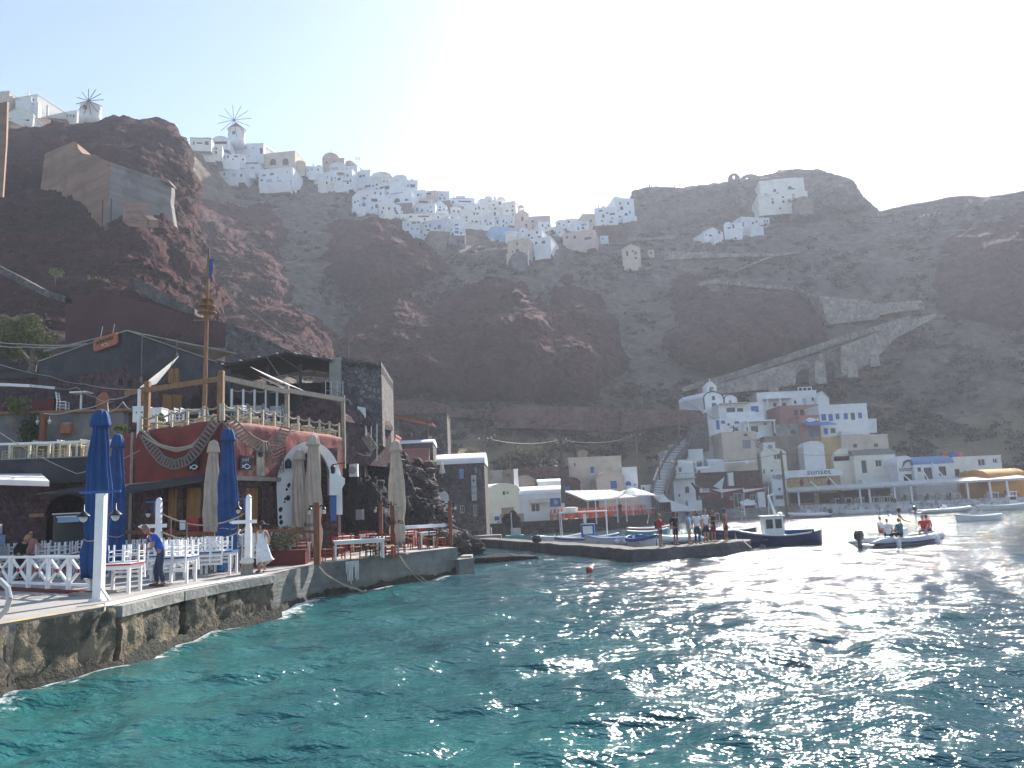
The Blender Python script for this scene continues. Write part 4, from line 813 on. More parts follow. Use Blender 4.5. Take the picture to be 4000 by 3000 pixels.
pole_at('thin white post beside the grey chapel gable',2064,976,1022,Dm(2064,1022)-6,.14,'post','white_paint',arms=False,group=None)
pole_at('thin mast left of the pale blue terrace skyline',2063,806,848,Dm(2063,850)-3,.08,'mast','grey_metal',arms=False,group=None)
pole_at('thin aerial mast on the skyline over the arcade',1637,704,748,Dm(1637,752),.06,'mast','grey_metal',arms=False,group=None)
def arch_wall():
 d=Dm(2905,730)+2;f=Fac(2905,742,d);root=thing('castle_ruin','ruined castle wall with sky showing through its square openings','ruin',f.o)
 def part(x0,y0,x1,y1,holes,eave):
  a,b,c,e=f.rect(x0,y0,x1,y1);mb=MB();z=f.uv((x0+x1)/2,eave)[1];hs=[f.rect(*h)for h in holes]
  for yy in(0,.9):
   xs=np.linspace(a,c,61);zs=np.linspace(-3,e,45)
   for i in range(60):
    for j in range(44):
     cx,cz=(xs[i]+xs[i+1])/2,(zs[j]+zs[j+1])/2
     if any(h[0]<cx<h[2]and h[1]<cz<h[3]for h in hs):continue
     if cz>z and((cx-(a+c)/2)/((c-a)/2))**2+((cz-z)/(e-z))**2>1:continue
     mb.box(xs[i],0,zs[j],xs[i+1],.9,zs[j+1])if yy==0 else None
  return mb
 part(2846,676,2893,744,[(2862,684,2873,698),(2848,712,2857,725),(2865,708,2877,728),(2882,702,2891,717)],700).ob('arched_wall','castle_stone',root)
 part(2894,680,2972,744,[(2914,692,2926,705)],700).ob('arched_wall','castle_stone',root)
arch_wall()
r,f=house('upper tier of the big white monastery on the castle crag',2968,702,3142,758,Dm(3050,758)-9,9,-.1,'white_far_cream',wins=[(3020,738,3032,750,'a'),(3078,726,3092,740,'a'),(2985,756,2997,760,'k'),(3030,752,3044,757,'k'),(3092,734,3104,740,'k')],drop=.8,name='monastery',cat='building')
q=f.rect(3015,690,3118,706);MB().box(q[0],1.5,q[1],q[2],7,q[3]).ob('upper_storey','white_far',r)
house('lower tier of the white monastery with round window on the crag',2962,756,3158,826,Dm(3050,826)-11,9,-.1,'white_far_cream',wins=[(3014,774,3021,781,'k'),(3014,784,3024,797,'k'),(3054,766,3062,774,'k'),(3055,782,3065,792,'a'),(3095,757,3104,765,'k'),(3096,768,3103,775,'k'),(3044,810,3052,818,'k')],drop=.8,name='monastery',cat='building')
house('rough beige bastion at the right end of the monastery',3106,768,3174,826,Dm(3140,826)-13,8,-.1,'castle_stone','front',eave=790,drop=1,name='bastion',cat='building')
for lb,x0,y0,x1,y1,ws in[('right part of the low white house strip under the monastery',2896,850,2966,900,[(2937,866,2946,876,'k'),(2900,868,2907,874,'k'),(2900,876,2907,884,'k')]),('middle part of the low white house strip with arched window',2828,874,2900,912,[(2860,876,2868,886,'a'),(2861,886,2870,892,'k')]),('left gabled end of the low white house strip',2748,890,2824,928,[(2804,897,2813,914,'a')]),('stepped white right tail of the house strip',2962,852,3006,872,[])]:
 V(lb,x0,y0,x1,y1,'gable' if 'gabled' in lb else 'flat',ws,eave=908 if 'gabled' in lb else None,off=5,group='low white strip under the monastery',dep=6)
V('roofless ruined house front with black openings on the hillside',2430,955,2502,1024,'gable',[(2446,980,2454,1000,'o'),(2468,976,2476,984,'o'),(2478,982,2486,994,'o'),(2482,964,2490,970,'o'),(2480,1004,2488,1012,'o')],wall='beige_wall',eave=972,off=4,group=None,name='ruined_house')
V('small ruined pink hut right of the ruined house',2534,978,2556,1002,wall='pink_far',off=3,group=None,name='ruined_house',wins=[(2540,984,2546,992,'o')])
def strip(label,top,bot,m='path_stone',off=2,th=1.6,name='path_wall',d=None,cat='wall'):
 o0=P(*top[0],d or Dm(*bot[0])-off);root=MB();V0=[]
 n=len(top)
 for i in range(n):
  dd=(d if d else Dm(*bot[i])-off);a=P(*top[i],dd)-o0;b=P(*bot[i],dd)-o0
  V0+=[a,b,a+Vector((0,th,0)),b+Vector((0,th,0))]
 fs=[]
 for i in range(n-1):
  p,q=i*4,i*4+4;fs+=[(p,q,q+1,p+1),(p,p+2,q+2,q),(p+2,p+3,q+3,q+2),(p+1,q+1,q+3,p+3)]
 fs+=[(0,1,3,2),((n-1)*4,(n-1)*4+2,(n-1)*4+3,(n-1)*4+1)]
 root.add(V0,fs);o=root.ob(name,m,loc=o0);return tag(o,label,cat)
strip('pale stone parapet of the zigzag path rising to the bend',[(2665,1512),(2750,1488),(2900,1442),(3100,1376),(3300,1310),(3500,1248),(3556,1232)],[(2668,1530),(2750,1512),(2900,1470),(3100,1402),(3300,1334),(3500,1270),(3556,1252)],off=4)
top=[(2740,1512),(2850,1488),(3000,1442),(3060,1424),(3104,1412),(3144,1400),(3186,1386),(3216,1376),(3250,1364),(3290,1350),(3330,1336),(3400,1308),(3480,1276),(3560,1248),(3662,1222)]
bot=[(2745,1540),(2850,1530),(3000,1510),(3104,1490),(3105,1462),(3144,1440),(3184,1462),(3186,1480),(3216,1456),(3250,1410),(3288,1424),(3310,1450),(3400,1400),(3480,1330),(3560,1270),(3662,1234)]
T2=[];B2=[]
for x in range(2740,3664,6):
 y=np.interp(x,[p[0]for p in top],[p[1]for p in top]);b=np.interp(x,[2740,3000,3104,3200,3320,3420,3500,3662],[1545,1520,1502,1490,1462,1405,1320,1236])
 for cx,hw,ytop in((3144,38,1440),(3250,36,1410)):
  if abs(x-cx)<hw:b=min(b,ytop+(b-ytop)*(1-math.sqrt(1-((x-cx)/hw)**2)))
 T2.append((x,float(y)));B2.append((x,float(max(b,y+4))))
strip('stone viaduct of the zigzag path with two round arches',T2,B2,off=8,th=3.0,name='viaduct',d=None,cat='viaduct')
for x,y0,y1 in((3016,1462,1520),(3204,1410,1486),(3326,1390,1462),(3412,1362,1420)):
 dd=Dm(x,y1)-8.6;a=P(x,y0,dd+1.0);b=P(x+6,y1-8,dd-.2);MBb=MB();w=.75
 MBb.add([(-w,0,0),(w,0,0),(w,2.2,0),(-w,2.2,0),tuple(b-a+Vector((-w*1.3,0,-1))),tuple(b-a+Vector((w*1.3,0,-1))),tuple(b-a+Vector((w*1.3,4,-1))),tuple(b-a+Vector((-w*1.3,4,-1)))],[(0,1,2,3),(0,4,5,1),(1,5,6,2),(3,7,4,0),(2,6,7,3)])
 tag(MBb.ob('buttress','path_stone',loc=a),'sloping stone buttress '+{3016:'left of the left viaduct arch',3204:'between the two viaduct arches',3326:'right of the right viaduct arch',3412:'farthest up the viaduct near the bend'}[x],'buttress','viaduct buttresses')
strip('upper flight wall of the zigzag path falling right to the bend',[(3100,1110),(3157,1145),(3200,1156),(3300,1166),(3400,1176),(3412,1186),(3500,1180),(3600,1172),(3612,1200)],[(3100,1125),(3190,1185),(3235,1268),(3330,1256),(3420,1248),(3440,1230),(3520,1216),(3600,1208),(3612,1212)],off=3)
strip('stone wall of the middle path crossing the hillside',[(2740,1100),(2800,1090),(2900,1100),(3000,1112),(3100,1120)],[(2740,1112),(2800,1108),(2900,1116),(3000,1126),(3100,1134)],off=2)
strip('long pale retaining wall below the ruined house path',[(2600,982),(2700,984),(2850,988),(2960,990),(3050,992),(3130,982)],[(2600,1014),(2700,1010),(2850,1004),(2960,1002),(3050,998),(3130,988)],off=2)
strip('path parapet running from the white terraces to the hillside',[(2240,956),(2330,924),(2450,930),(2550,928),(2640,920)],[(2240,966),(2330,940),(2450,944),(2550,936),(2640,932)],off=3)
strip('short path wall climbing between the bushes',[(2870,1056),(2960,1018),(3020,996)],[(2870,1062),(2960,1026),(3020,1004)],off=2)
strip('left flank wall of the lower zigzag',[(2700,1120),(2760,1096),(2800,1088)],[(2700,1134),(2760,1112),(2800,1100)],off=2)
pole_at('thin pole standing on the zigzag viaduct',3318,1236,1338,Dm(3318,1338)-7,.16,arms=False)
pole_at('thin pole on the hillside under the monastery',3052,896,998,Dm(3052,998)-3,.16,arms=False)
pole_at('thin pole at the bend of the zigzag path',3626,1010,1228,Dm(3626,1228)-3,.14,arms=False)
pole_at('thin dark pole on the slope left of the red terrace wall',1362,1300,1390,118,.14,arms=False)
EDGE=[G(-420,2560)]+[G(*p)for p in[(0,2438),(430,2366),(683,2308),(816,2283),(1057,2243),(1226,2203),(1543,2165),(1786,2138)]]
Q0=EDGE[1];e_=(EDGE[6]-EDGE[1]);e_.z=0;e_.normalize();n_=Vector((-e_.y,e_.x,0));EA=math.atan2(e_.y,e_.x)
def Q(s,t,z=QZ):p=Q0+e_*s+n_*t;p.z=z;return p
def QS(p):d=p-Q0;return d.dot(e_),d.dot(n_)
mat('quay_wall',(.25,.20,.135),(.12,.10,.078),1.4,.9,1.,7,stain=(.045,.045,.04),ssc=1.3,slo=.44,shi=.6,bdist=.12,det=9)
mat('quay_wall_new',(.20,.205,.19),(.135,.14,.135),.6,.85,.7,2.2,stain=(.085,.09,.08),ssc=.9,slo=.46,shi=.7,st=(.35,.35,4),det=9,bdist=.06)
mat('weed',(.014,.017,.012),(.035,.034,.024),3,.8,.8,9)
mat('white_line',(.66,.66,.64),(.38,.36,.34),2.2,.8,.2,20,lo=.5,hi=.72)
mat('yellow_line',(.55,.37,.10),(.33,.28,.22),2.5,.85,.2,20,lo=.45,hi=.6)
pl=[(p.x,p.y)for p in EDGE]+[(-4.6,41.5),(-8,52),(-22,58),(-60,58),(-60,EDGE[0].y)]
struct(MB().slab(pl,-2.5,QZ).ob('quay','quay_top'))
def quay_face():
 w=MB();cop=MB();w2=MB();wd=MB();rnd=random.Random(3)
 for i in range(len(EDGE)-1):
  a,b=EDGE[i],EDGE[i+1];L=(b-a).length;d=(b-a)/L;o=Vector((d.y,-d.x,0));new=i>=5
  n=1 if new else max(1,round(L/2.3));s=0
  for k in range(n):
   s1=L*(k+1)/n;off=.02 if new else rnd.uniform(.16,.34);g=.0 if new else .11
   tgt=w2 if new else w;nu=max(2,int((s1-s)/.09));nz_=24;vs=[]
   hc=.24 if i>=2 else .001
   for iu in range(nu+1):
    for iz in range(nz_+1):
     u=s+g+(s1-s-2*g)*iu/nu;z=-1.2+(QZ-.02-(0 if new else hc)+1.2)*iz/nz_;p=a+d*u;p.z=z
     r=0 if new else .10*mn.noise(p*1.5)+.06*mn.noise(p*4)+.03*mn.noise(p*11)
     p=p+o*(off+r+(.10*max(0,.3-z)if not new else .04*max(0,.5-z)));vs.append(p)
   tgt.add(vs,[(iu*(nz_+1)+iz,(iu+1)*(nz_+1)+iz,(iu+1)*(nz_+1)+iz+1,iu*(nz_+1)+iz+1)for iu in range(nu)for iz in range(nz_)])
   if not new and i>=2:
    for iu in(0,nu):
     for iz in range(nz_):
      p,q=vs[iu*(nz_+1)+iz],vs[iu*(nz_+1)+iz+1];w.quad(p,q,q-o*(off+.3),p-o*(off+.3))
    A_0=a+d*(s+.02);B_0=a+d*(s1-.02);oc=off+rnd.uniform(.02,.07)
    cop.add([A_0+o*oc+Vector((0,0,-hc-.02)),B_0+o*oc+Vector((0,0,-hc-.02)),B_0+o*oc+Vector((0,0,-.012)),A_0+o*oc+Vector((0,0,-.012)),A_0+Vector((0,0,-hc-.02)),B_0+Vector((0,0,-hc-.02)),B_0+Vector((0,0,-.012)),A_0+Vector((0,0,-.012))],[(0,1,2,3),(3,2,6,7),(0,4,5,1),(0,3,7,4),(1,5,6,2)])
   s=s1
 q=struct(w.ob('quay_wall','quay_wall',smooth=True));struct(w2.ob('quay_wall','quay_wall_new',smooth=True));struct(cop.ob('quay_coping','concrete'))
quay_face()
def edge_line(i0,i1,m,w0,nm,z=.004,fr=0):
 for i in range(i0,i1):
  a,b=EDGE[i],EDGE[i+1];d=(b-a).normalized();o=Vector((d.y,-d.x,0));zz=Vector((0,0,z))
  if i==i0 and fr:a=a.lerp(b,fr)
  struct(MB().quad(a+o*.02+zz,b+o*.02+zz,b-o*w0+zz,a-o*w0+zz).ob(nm,m))
edge_line(2,5,'white_line',.42,'edge_paint',.004);edge_line(5,8,'concrete',.25,'edge_paint',.004);edge_line(0,1,'yellow_line',.22,'edge_paint',.004);edge_line(1,2,'yellow_line',.2,'edge_paint',.004)
a=G(1640,2170,.75);blk=[G(1610,2190,.75),G(1736,2168,.75),G(1738,2140,.75),G(1640,2120,.75)]
a_,b_=EDGE[8],EDGE[7];dd_=(a_-b_).normalized()
blk=[a_-dd_*.4+Vector((.3,-.1,0)),a_+dd_*.75+Vector((.35,-.1,0)),a_+dd_*1.0+Vector((-1.5,.6,0)),a_+dd_*.1+Vector((-1.5,.5,0))]
struct(MB().slab([(p.x,p.y)for p in blk],-1.5,.72).ob('quay_step','quay_wall_new'))
def chair_proto(m,seat_m,label,hi=.90,slats=3,cross=False):
 r=thing('chair',label,'chair',(0,0,-50));s=.2
 MB().box(-.21,-.21,.43,.21,.20,.465).ob('seat',seat_m,r)
 for sx in(-1,1):
  MB().bar((sx*.19,-.19,0),(sx*.19,-.19,.45),.04).ob('leg',m,r)
  q=MB();q.bar((sx*.185,.2,0),(sx*.185,.19,.46),.042);q.bar((sx*.185,.19,.45),(sx*.19,.26,hi),.042);q.ob('leg',m,r)
 b=MB()
 for k in range(slats):
  z=.60+(hi-.64)*k/max(1,slats-1);y=.19+.07*(z-.45)/(hi-.45);b.box(-.18,y-.012,z-.03,.18,y+.012,z+.03)
 if cross:
  b.bar((-.17,.215,.58),(.17,.24,.80),.03,.03);b.bar((.17,.215,.58),(-.17,.24,.80),.03,.03)
 b.ob('backrest',m,r);t=MB()
 for z,y0 in((.14,-.19),(.28,-.19)):t.bar((-.19,y0,z),(.19,y0,z),.022)
 for sx in(-1,1):
  for z in(.18,.31):t.bar((sx*.19,-.19,z),(sx*.186,.2,z),.022)
 t.bar((-.18,.2,.24),(.18,.2,.24),.022);t.ob('stretcher',m,r);return proto(r)
def table_proto(leg_m,top_m,rim_m,label,w=.86,l=.86,h=.77):
 r=thing('table',label,'table',(0,0,-50));MB().box(-w/2,-l/2,h-.045,w/2,l/2,h).ob('tabletop',top_m,r)
 MB().box(-w/2-.012,-l/2-.012,h-.05,w/2+.012,-l/2,h-.006).box(-w/2-.012,l/2,h-.05,w/2+.012,l/2+.012,h-.006).box(-w/2-.012,-l/2,h-.05,-w/2,l/2,h-.006).box(w/2,-l/2,h-.05,w/2+.012,l/2,h-.006).ob('rim',rim_m,r)
 MB().box(-w/2+.05,-l/2+.05,h-.16,w/2-.05,-l/2+.075,h-.05).box(-w/2+.05,l/2-.075,h-.16,w/2-.05,l/2-.05,h-.05).box(-w/2+.05,-l/2+.075,h-.16,-w/2+.075,l/2-.075,h-.05).box(w/2-.075,-l/2+.075,h-.16,w/2-.05,l/2-.075,h-.05).ob('apron',leg_m,r)
 for sx in(-1,1):
  for sy in(-1,1):MB().bar((sx*(w/2-.07),sy*(l/2-.07),0),(sx*(w/2-.07),sy*(l/2-.07),h-.05),.075).ob('leg',leg_m,r)
 return proto(r)
PROTOS=[]
cw=chair_proto('white_paint','white_paint','x');cwx=chair_proto('white_paint','white_paint','x',cross=True,slats=2)
cred=chair_proto('red_paint','rush_seat','x');cdk=chair_proto('dark_paint','rush_seat','x')
cyl=chair_proto('yellow_wood','yellow_wood','x')
tr=table_proto('white_paint','white_paint','red_paint','x');tb=table_proto('white_paint','white_paint','blue_paint','x');tw=table_proto('white_paint','white_paint','white_paint','x')
tbb=table_proto('white_paint','blue_paint','blue_paint','x',1.3,.86);tyl=table_proto('yellow_wood','yellow_wood','yellow_wood','x');trr=table_proto('white_paint','red_paint','red_paint','x')
PROTOS+=[cw,cwx,cred,cdk,tr,tb,tw,tbb,cyl,tyl,trr]
def upturned(tp,table_xy,rz,tdesc,chairs=4,cp=None,h=.77,w=.86,label=None,grp='tables with upturned chairs'):
 loc=Vector((table_xy.x,table_xy.y,table_xy.z));copy_of(tp,loc,label or tdesc,rz,grp)
 spots=[(-.21,-1,'front left'),(.21,-1,'front right'),(-.21,1,'back left'),(.21,1,'back right')]
 if chairs=='b':spots=[(-.21,1,'back left'),(.21,1,'back right')]
 if chairs==2:spots=[(-.21,-1,'left'),(.21,-1,'right')]
 for x,sy,nm in spots:
  p=Vector((x*w/.86,sy*(w/2-.16+RND.uniform(-.02,.05)),h+.465-.0));R_=Matrix.Rotation(rz,4,'Z');q=loc+R_@p
  base=Matrix.Rotation(rz+(0 if sy>0 else math.pi)+RND.uniform(-.08,.08),4,'Z')@Matrix.Rotation(math.pi,4,'Y')
  copy_of(cp or RND.choice((cw,cw,cwx)),q,f'upturned white chair, {nm}, on the {tdesc}',group='white chairs upturned on tables',rot=base.to_euler())
AX=EA-math.pi/2
TF=[((475,2318),tr,'red rimmed white table beside the lamp post'),((712,2278),tb,'blue rimmed table right behind the man in blue'),((862,2244),tbb,'long blue topped table at the quay edge'),((1030,2214),tb,'blue rimmed table beside the woman in white')]
rz_=AX*.35
for(x,y),t_,lb in TF:
 p=G(x-46,y+6);p=p+Vector((0,.55,0));upturned(t_,p,rz_+.1,lb,'b' if x<500 else 4)
WH2=['nearest railing','second from railing','middle','fourth from railing','farthest right']
for r_,(rowname,pts)in enumerate([('second row',[(390,2262),(545,2248),(690,2232),(800,2218),(905,2206)]),('third row',[(200,2256),(330,2236),(470,2222),(610,2208),(740,2198)]),('parasol row',[(40,2250),(150,2228),(280,2216),(410,2204),(560,2192)])]):
 for i,(x,y)in enumerate(pts):
  c=('red',trr)if(i+r_)%2==0 else('blue',tb)
  upturned(c[1],G(x,y)+Vector((0,.3,0)),rz_+RND.uniform(-.1,.1),f'{c[0]} edged table, {rowname}, {WH2[i]}',4)
for x,y,nm in((640,2266,'close behind the man in blue'),(770,2243,'left of the blue container'),(868,2228,'behind the long blue topped table'),(940,2212,'at the right lantern post')):upturned(tb,G(x,y)+Vector((0,.3,0)),rz_+RND.uniform(-.1,.1),'blue edged table '+nm,4)
upturned(tr,G(1000,2188),rz_,'red rimmed table behind the woman in white',4)
upturned(tr,G(1080,2196),rz_,'small table left of the brown planter',4)
A0,B0=G(-90,2300),G(352,2322)
def railing():
 d=B0-A0;L=d.length;rz=math.atan2(d.y,d.x);r=thing('railing','white wooden railing with crossed braces and red centre caps','railing',A0,rz)
 MB().box(0,-.05,.93,L,.05,1.0).ob('top_rail','white_paint',r);MB().box(0,-.03,.20,L,.03,.27).ob('bottom_rail','white_paint',r)
 MB().box(-.1,-.07,.0,L+.25,.07,.1).ob('base_beam','dark_red_paint',r)
 pan=1.16;n=int(L/pan)
 xs=[L-k*pan for k in range(n+1)]
 for k,x in enumerate(xs):
  MB().box(x-.055,-.045,.10,x+.055,.045,.93).ob('post','white_paint',r)
  if k<n:
   x0,x1=x-pan+.06,x-.06;b=MB();b.bar((x0,0,.28),(x1,0,.92),.05,.08);b.bar((x1,.003,.28),(x0,.003,.92),.05,.078);o=b.ob('cross_brace','white_paint',r)
   MB().lathe([(.055,0),(.055,.04),(.03,.05)],12,M=Matrix.Translation(((x0+x1)/2,-.03,.6))@Matrix.Rotation(math.pi/2,4,'X')).ob('cap','red_paint',o)
railing()
def lantern(parent,x,y,z,s=1.0,m='black_metal'):
 o=MB().lathe([(.015,.28),(.02,.12),(.05,.1),(.13,.02),(.15,0),(.14,-.01)],14,(x,y,z),s,s).ob('lamp_shade',m,parent,True)
 MB().lathe([(.085,0),(.085,-.05),(.06,-.12),(.01,-.15)],12,(x,y,z),s,s).ob('bulb','lamp_glass',o,True)
def chain(parent,a,b):MB().tube([a,b],.012,5).ob('chain','black_metal',parent)
p=G(384,2346);r=thing('lamp_post','tall white lamp post with two dark hanging lanterns at the quay edge','lamp post',p,EA-math.pi/2+.0)
r.rotation_euler=(0,0,0)
MB().box(-.1,-.1,0,.1,.1,2.55).ob('post','white_paint',r);MB().box(-.55,-.03,2.56,.46,.03,2.62).ob('arm','blue_paint',r);MB().box(-.16,-.16,0,.16,.16,.05).ob('base','white_paint',r)
MB().bar((.1,-.1,.32),(.34,-.16,.02),.05).ob('brace','white_paint',r)
for x in(-.42,.36):chain(r,(x,0,2.56),(x,0,2.28));lantern(r,x,-.02,2.02,1.1)
for px,py,lb in((615,2256,'white signpost with blue arm and lantern behind the man in blue'),(970,2230,'white signpost with blue arm and lantern left of the woman in white')):
 p=G(px,py);r=thing('lantern_post',lb,'lantern post',p,0,'white lantern posts')
 MB().box(-.10,-.09,0,.10,.09,1.5).box(-.08,-.08,1.5,.08,.08,2.5).ob('post','white_paint',r);MB().lathe([(.09,0),(.10,.04),(.05,.1),(.01,.12)],10,(0,0,2.5)).ob('finial','white_paint',r)
 MB().box(-.42,-.04,2.46,-.09,.04,2.5).box(-.16,-.04,2.05,-.092,.04,2.46).ob('arm','blue_paint',r)
 MB().box(-.55,-.12,1.62,.32,-.102,1.74).box(-.62,-.125,1.65,-.55,-.10,1.71).ob('crosspiece','white_paint',r)
 lantern(r,-.36,0,2.12,.9)
 MB().tube([(-.25,-.11,1.42),(-.31,-.11,1.34),(-.29,-.11,1.25),(-.2,-.11,1.22),(-.13,-.11,1.28)],.03,6).ob('hook','white_paint',r)
def rope(label,pts,r=.02,sag=.0,m='rope',name='rope',n=14,cat='rope',group=None):
 pts=[Vector(p)for p in pts];out=[]
 for a,b in zip(pts[:-1],pts[1:]):
  for k in range(n):t=k/n;out.append(a.lerp(b,t)+Vector((0,0,-sag*4*t*(1-t))))
 out.append(pts[-1]);o0=out[0].copy();o=MB().tube([p-o0 for p in out],r,5).ob(name,m,loc=o0);return tag(o,label,cat,group)
pa,pb=G(622,2256),G(962,2230)
up=lambda p,z:Vector((p.x,p.y,QZ+z))
rope('upper rope swag between the two white lantern posts',[up(pa,2.1),up(pb,2.0)],.022,.42);rope('lower rope swag between the two white lantern posts',[up(pa,1.5),up(pb,1.45)],.022,.38)
for k,(t,w_)in enumerate(((.12,'leftmost'),(.3,'left middle'),(.62,'right middle'),(.9,'rightmost'))):
 q=pa.lerp(pb,t);s=4*t*(1-t);rope(w_+' vertical cord joining the two rope swags',[up(q,2.1-.1*t-.42*s),up(q,1.5-.05*t-.38*s)],.015,0,n=3)
def closed_parasol(label,px,base_y,top_y,m,wpx,vent=True,ties=True,text=None,d=None):
 p=G(px,base_y);d=p.y;hgt=(base_y-top_y)*d/F*1.01;w=wpx*d/F/2
 r=thing('closed_parasol',label,'parasol',p,0,'closed parasols');MB().box(-.4,-.4,0,.4,.4,.07).ob('base','concrete',r);MB().tube([(0,0,.05),(0,0,hgt-.05)],.045,8).ob('pole','grey_metal',r)
 c=MB();z0=hgt*.09;zt=hgt-.5;tw_=RND.uniform(.7,2.4);nf_=RND.choice((7,8,9));r.rotation_euler=(RND.uniform(-.012,.012),RND.uniform(-.015,.015),RND.uniform(0,6))
 prof=[(.05,z0+.3),(w*.85,z0),(w*1.0,hgt*.22),(w*.82,hgt*.30),(w*.98,hgt*.45),(w*.9,hgt*.6),(w*.72,hgt*.78),(w*.55,zt),(w*.42,hgt-.25),(.06,hgt-.08)]
 pr=[]
 for i in range(len(prof)-1):
  for k in range(3):t=k/3;pr.append(tuple(prof[i][q]*(1-t)+prof[i+1][q]*t for q in(0,1)))
 pr.append(prof[-1]);c.lathe(pr,90,fold=.17,nf=nf_,tw=tw_);sd_=RND.uniform(0,50);c.v=[(lambda V_:(x*(1+V_),y*(1+V_),z+(.10*mn.noise(Vector((x*3,y*3,sd_)))if z<z0+.6 else 0)))(.20*mn.noise(Vector((x*1.6,y*1.6,z*1.1+sd_)))+.10*mn.noise(Vector((x*4,y*4,z*2.2+sd_))))for x,y,z in c.v];c.ob('canopy',m,r,True)
 if vent:MB().lathe([(w*.86,zt+.04),(w*.80,zt+.12),(w*.66,hgt-.18),(w*.5,hgt-.05),(.03,hgt+.02)],48,fold=.09,nf=8).ob('vent_cap',m,r,True)
 if ties:
  t=MB();ring=[(w*.92*math.cos(a*math.pi/8),w*.92*math.sin(a*math.pi/8),hgt*.29+.03*math.sin(a))for a in range(17)];t.tube(ring,.015,5,False);t.ob('tie','rope',r)
 if text:
  s=text if isinstance(text,str)else text[0];add_text(s,.24,'black_fabric',r,(-.3,-w*1.12,hgt*.265),ext=.004);r.rotation_euler=(0,0,0)
 return r
def add_text(s,size,m,parent,loc,rz=0,ext=.01,align='LEFT',name='lettering',tilt=0,sx=1):
 cu=bpy.data.curves.new(name,'FONT');cu.body=s;cu.size=size;cu.extrude=ext;cu.align_x=align;cu.materials.append(M_(m));cu.resolution_u=3
 t_=bpy.data.objects.new('t',cu);COL.objects.link(t_);dg=bpy.context.evaluated_depsgraph_get();me=bpy.data.meshes.new_from_object(t_.evaluated_get(dg));bpy.data.objects.remove(t_);me.materials.clear();me.materials.append(M_(m))
 o=bpy.data.objects.new(name,me);COL.objects.link(o);o.parent=parent;o.location=loc;o.rotation_euler=(math.pi/2,tilt,rz);o.scale=(sx,1,1);return o
closed_parasol('tall closed blue parasol behind the lamp post',362,2322,1620,'blue_fabric',88)
closed_parasol('shorter closed blue parasol right of the lamp post',446,2262,1712,'blue_fabric',62)
closed_parasol('closed blue parasol in front of the red tavern corner',888,2230,1687,'blue_fabric',68)
closed_parasol('closed cream parasol left of the central blue one',820,2226,1735,'cream_fabric',60,ties=False)
closed_parasol('closed cream parasol in front of the white arch left side',1172,2190,1768,'cream_fabric',54,text='& Res')
closed_parasol('tallest closed cream parasol under the crown of the white arch',1226,2188,1711,'cream_fabric',62,text='Restaurant')
closed_parasol('closed cream parasol beside the black lava boulder',1556,2166,1734,'cream_fabric',56,text='udi Res')
def brown_post(label,x,y,ytop,lan=True,w=.17):
 p=G(x,y);h=(y-ytop)*p.y/F;r=thing('wooden_post',label,'post',p,0,'brown lantern posts');MB().box(-w/2,-w/2,0,w/2,w/2,h).ob('post','brown_post',r)
 if lan:
  MB().box(-.28,-.03,h-.16,.28,.03,h-.1).ob('bracket','black_metal',r)
  for sx in(-1,1):
   o=MB().lathe([(.03,.14),(.07,.09),(.085,.06),(.085,.05)],10,(sx*.26,0,h-.32)).ob('lamp_shade','black_metal',r);MB().lathe([(.06,.05),(.075,-.1),(.05,-.12)],8,(sx*.26,0,h-.32)).ob('lamp_glass','lamp_glass',o)
 return p+Vector((0,0,h))
BP=[brown_post('thick brown post at the quay edge beside the planter',1240,2205,1970,w=.22),brown_post('thin brown post behind the planter post',1276,2172,1962),brown_post('brown lantern post in front of the black boulder',1490,2150,1970),brown_post('brown lantern post at the quay edge left of the cream parasol',1537,2168,1965),brown_post('brown lantern post at the far tip of the quay',1762,2131,1962)]
g=thing('planter','long brown wooden planter with a grey green bush','planter',G(1098,2208),.05);MB().box(-.95,-.25,0,.95,.3,.5).box(-.98,-.28,.5,.98,.33,.55).ob('trough','dark_red_paint',g)
MB().leaves((0,0,.95),(1.0,.4,.55),1500,.055,RND,16).ob('foliage','leaf_dry',g);MB().tube([(-.4,0,.5),(-.3,0,1)],.02).tube([(.3,0,.5),(.2,.05,1.1)],.02).ob('stem','bark',g)
rl=MB();f=Fac.two(985,2072,35,1240,31)
tag(MB().bar(P(850,2066,28.8),P(1236,2078,30.9),.08,.12).ob('fence_rail','brown_post'),'horizontal brown wooden rail between the planter post and tavern','rail')
tag(MB().bar(P(470,2078,31),P(850,2086,28.8),.06,.14).ob('fence_rail','brown_post'),'low brown wooden rail behind the upturned white chairs','rail')
g=thing('potted_shrub','dark green potted shrub beside the closed cream parasol','shrub',G(785,2224));MB().lathe([(.2,0),(.26,.4),(.28,.45)],12).ob('pot','terracotta',g);MB().leaves((0,0,1.0),(.55,.4,.6),700,.06,RND,9).ob('foliage','leaf_green',g)
RT=[((1160,2198),tw,'white table behind the brown post'),((1395,2186),tbb,'long white slatted restaurant table'),((1340,2160),tw,'white table in the second row'),((1500,2170),tw,'white table between the middle brown posts'),((1668,2142),tw,'white table nearest the tip of the quay'),((1430,2148),tw,'white table below the black boulder'),((1590,2136),tw,'white table right of the last cream parasol'),((1300,2148),tw,'white table under the white arch')]
tll=table_proto('white_paint','white_paint','white_paint','x',2.0,.8);PROTOS.append(tll)
SD=[('left',-.62,0,-math.pi/2),('right',.62,0,math.pi/2),('front',.1,-.62,math.pi),('back',-.1,.62,0)]
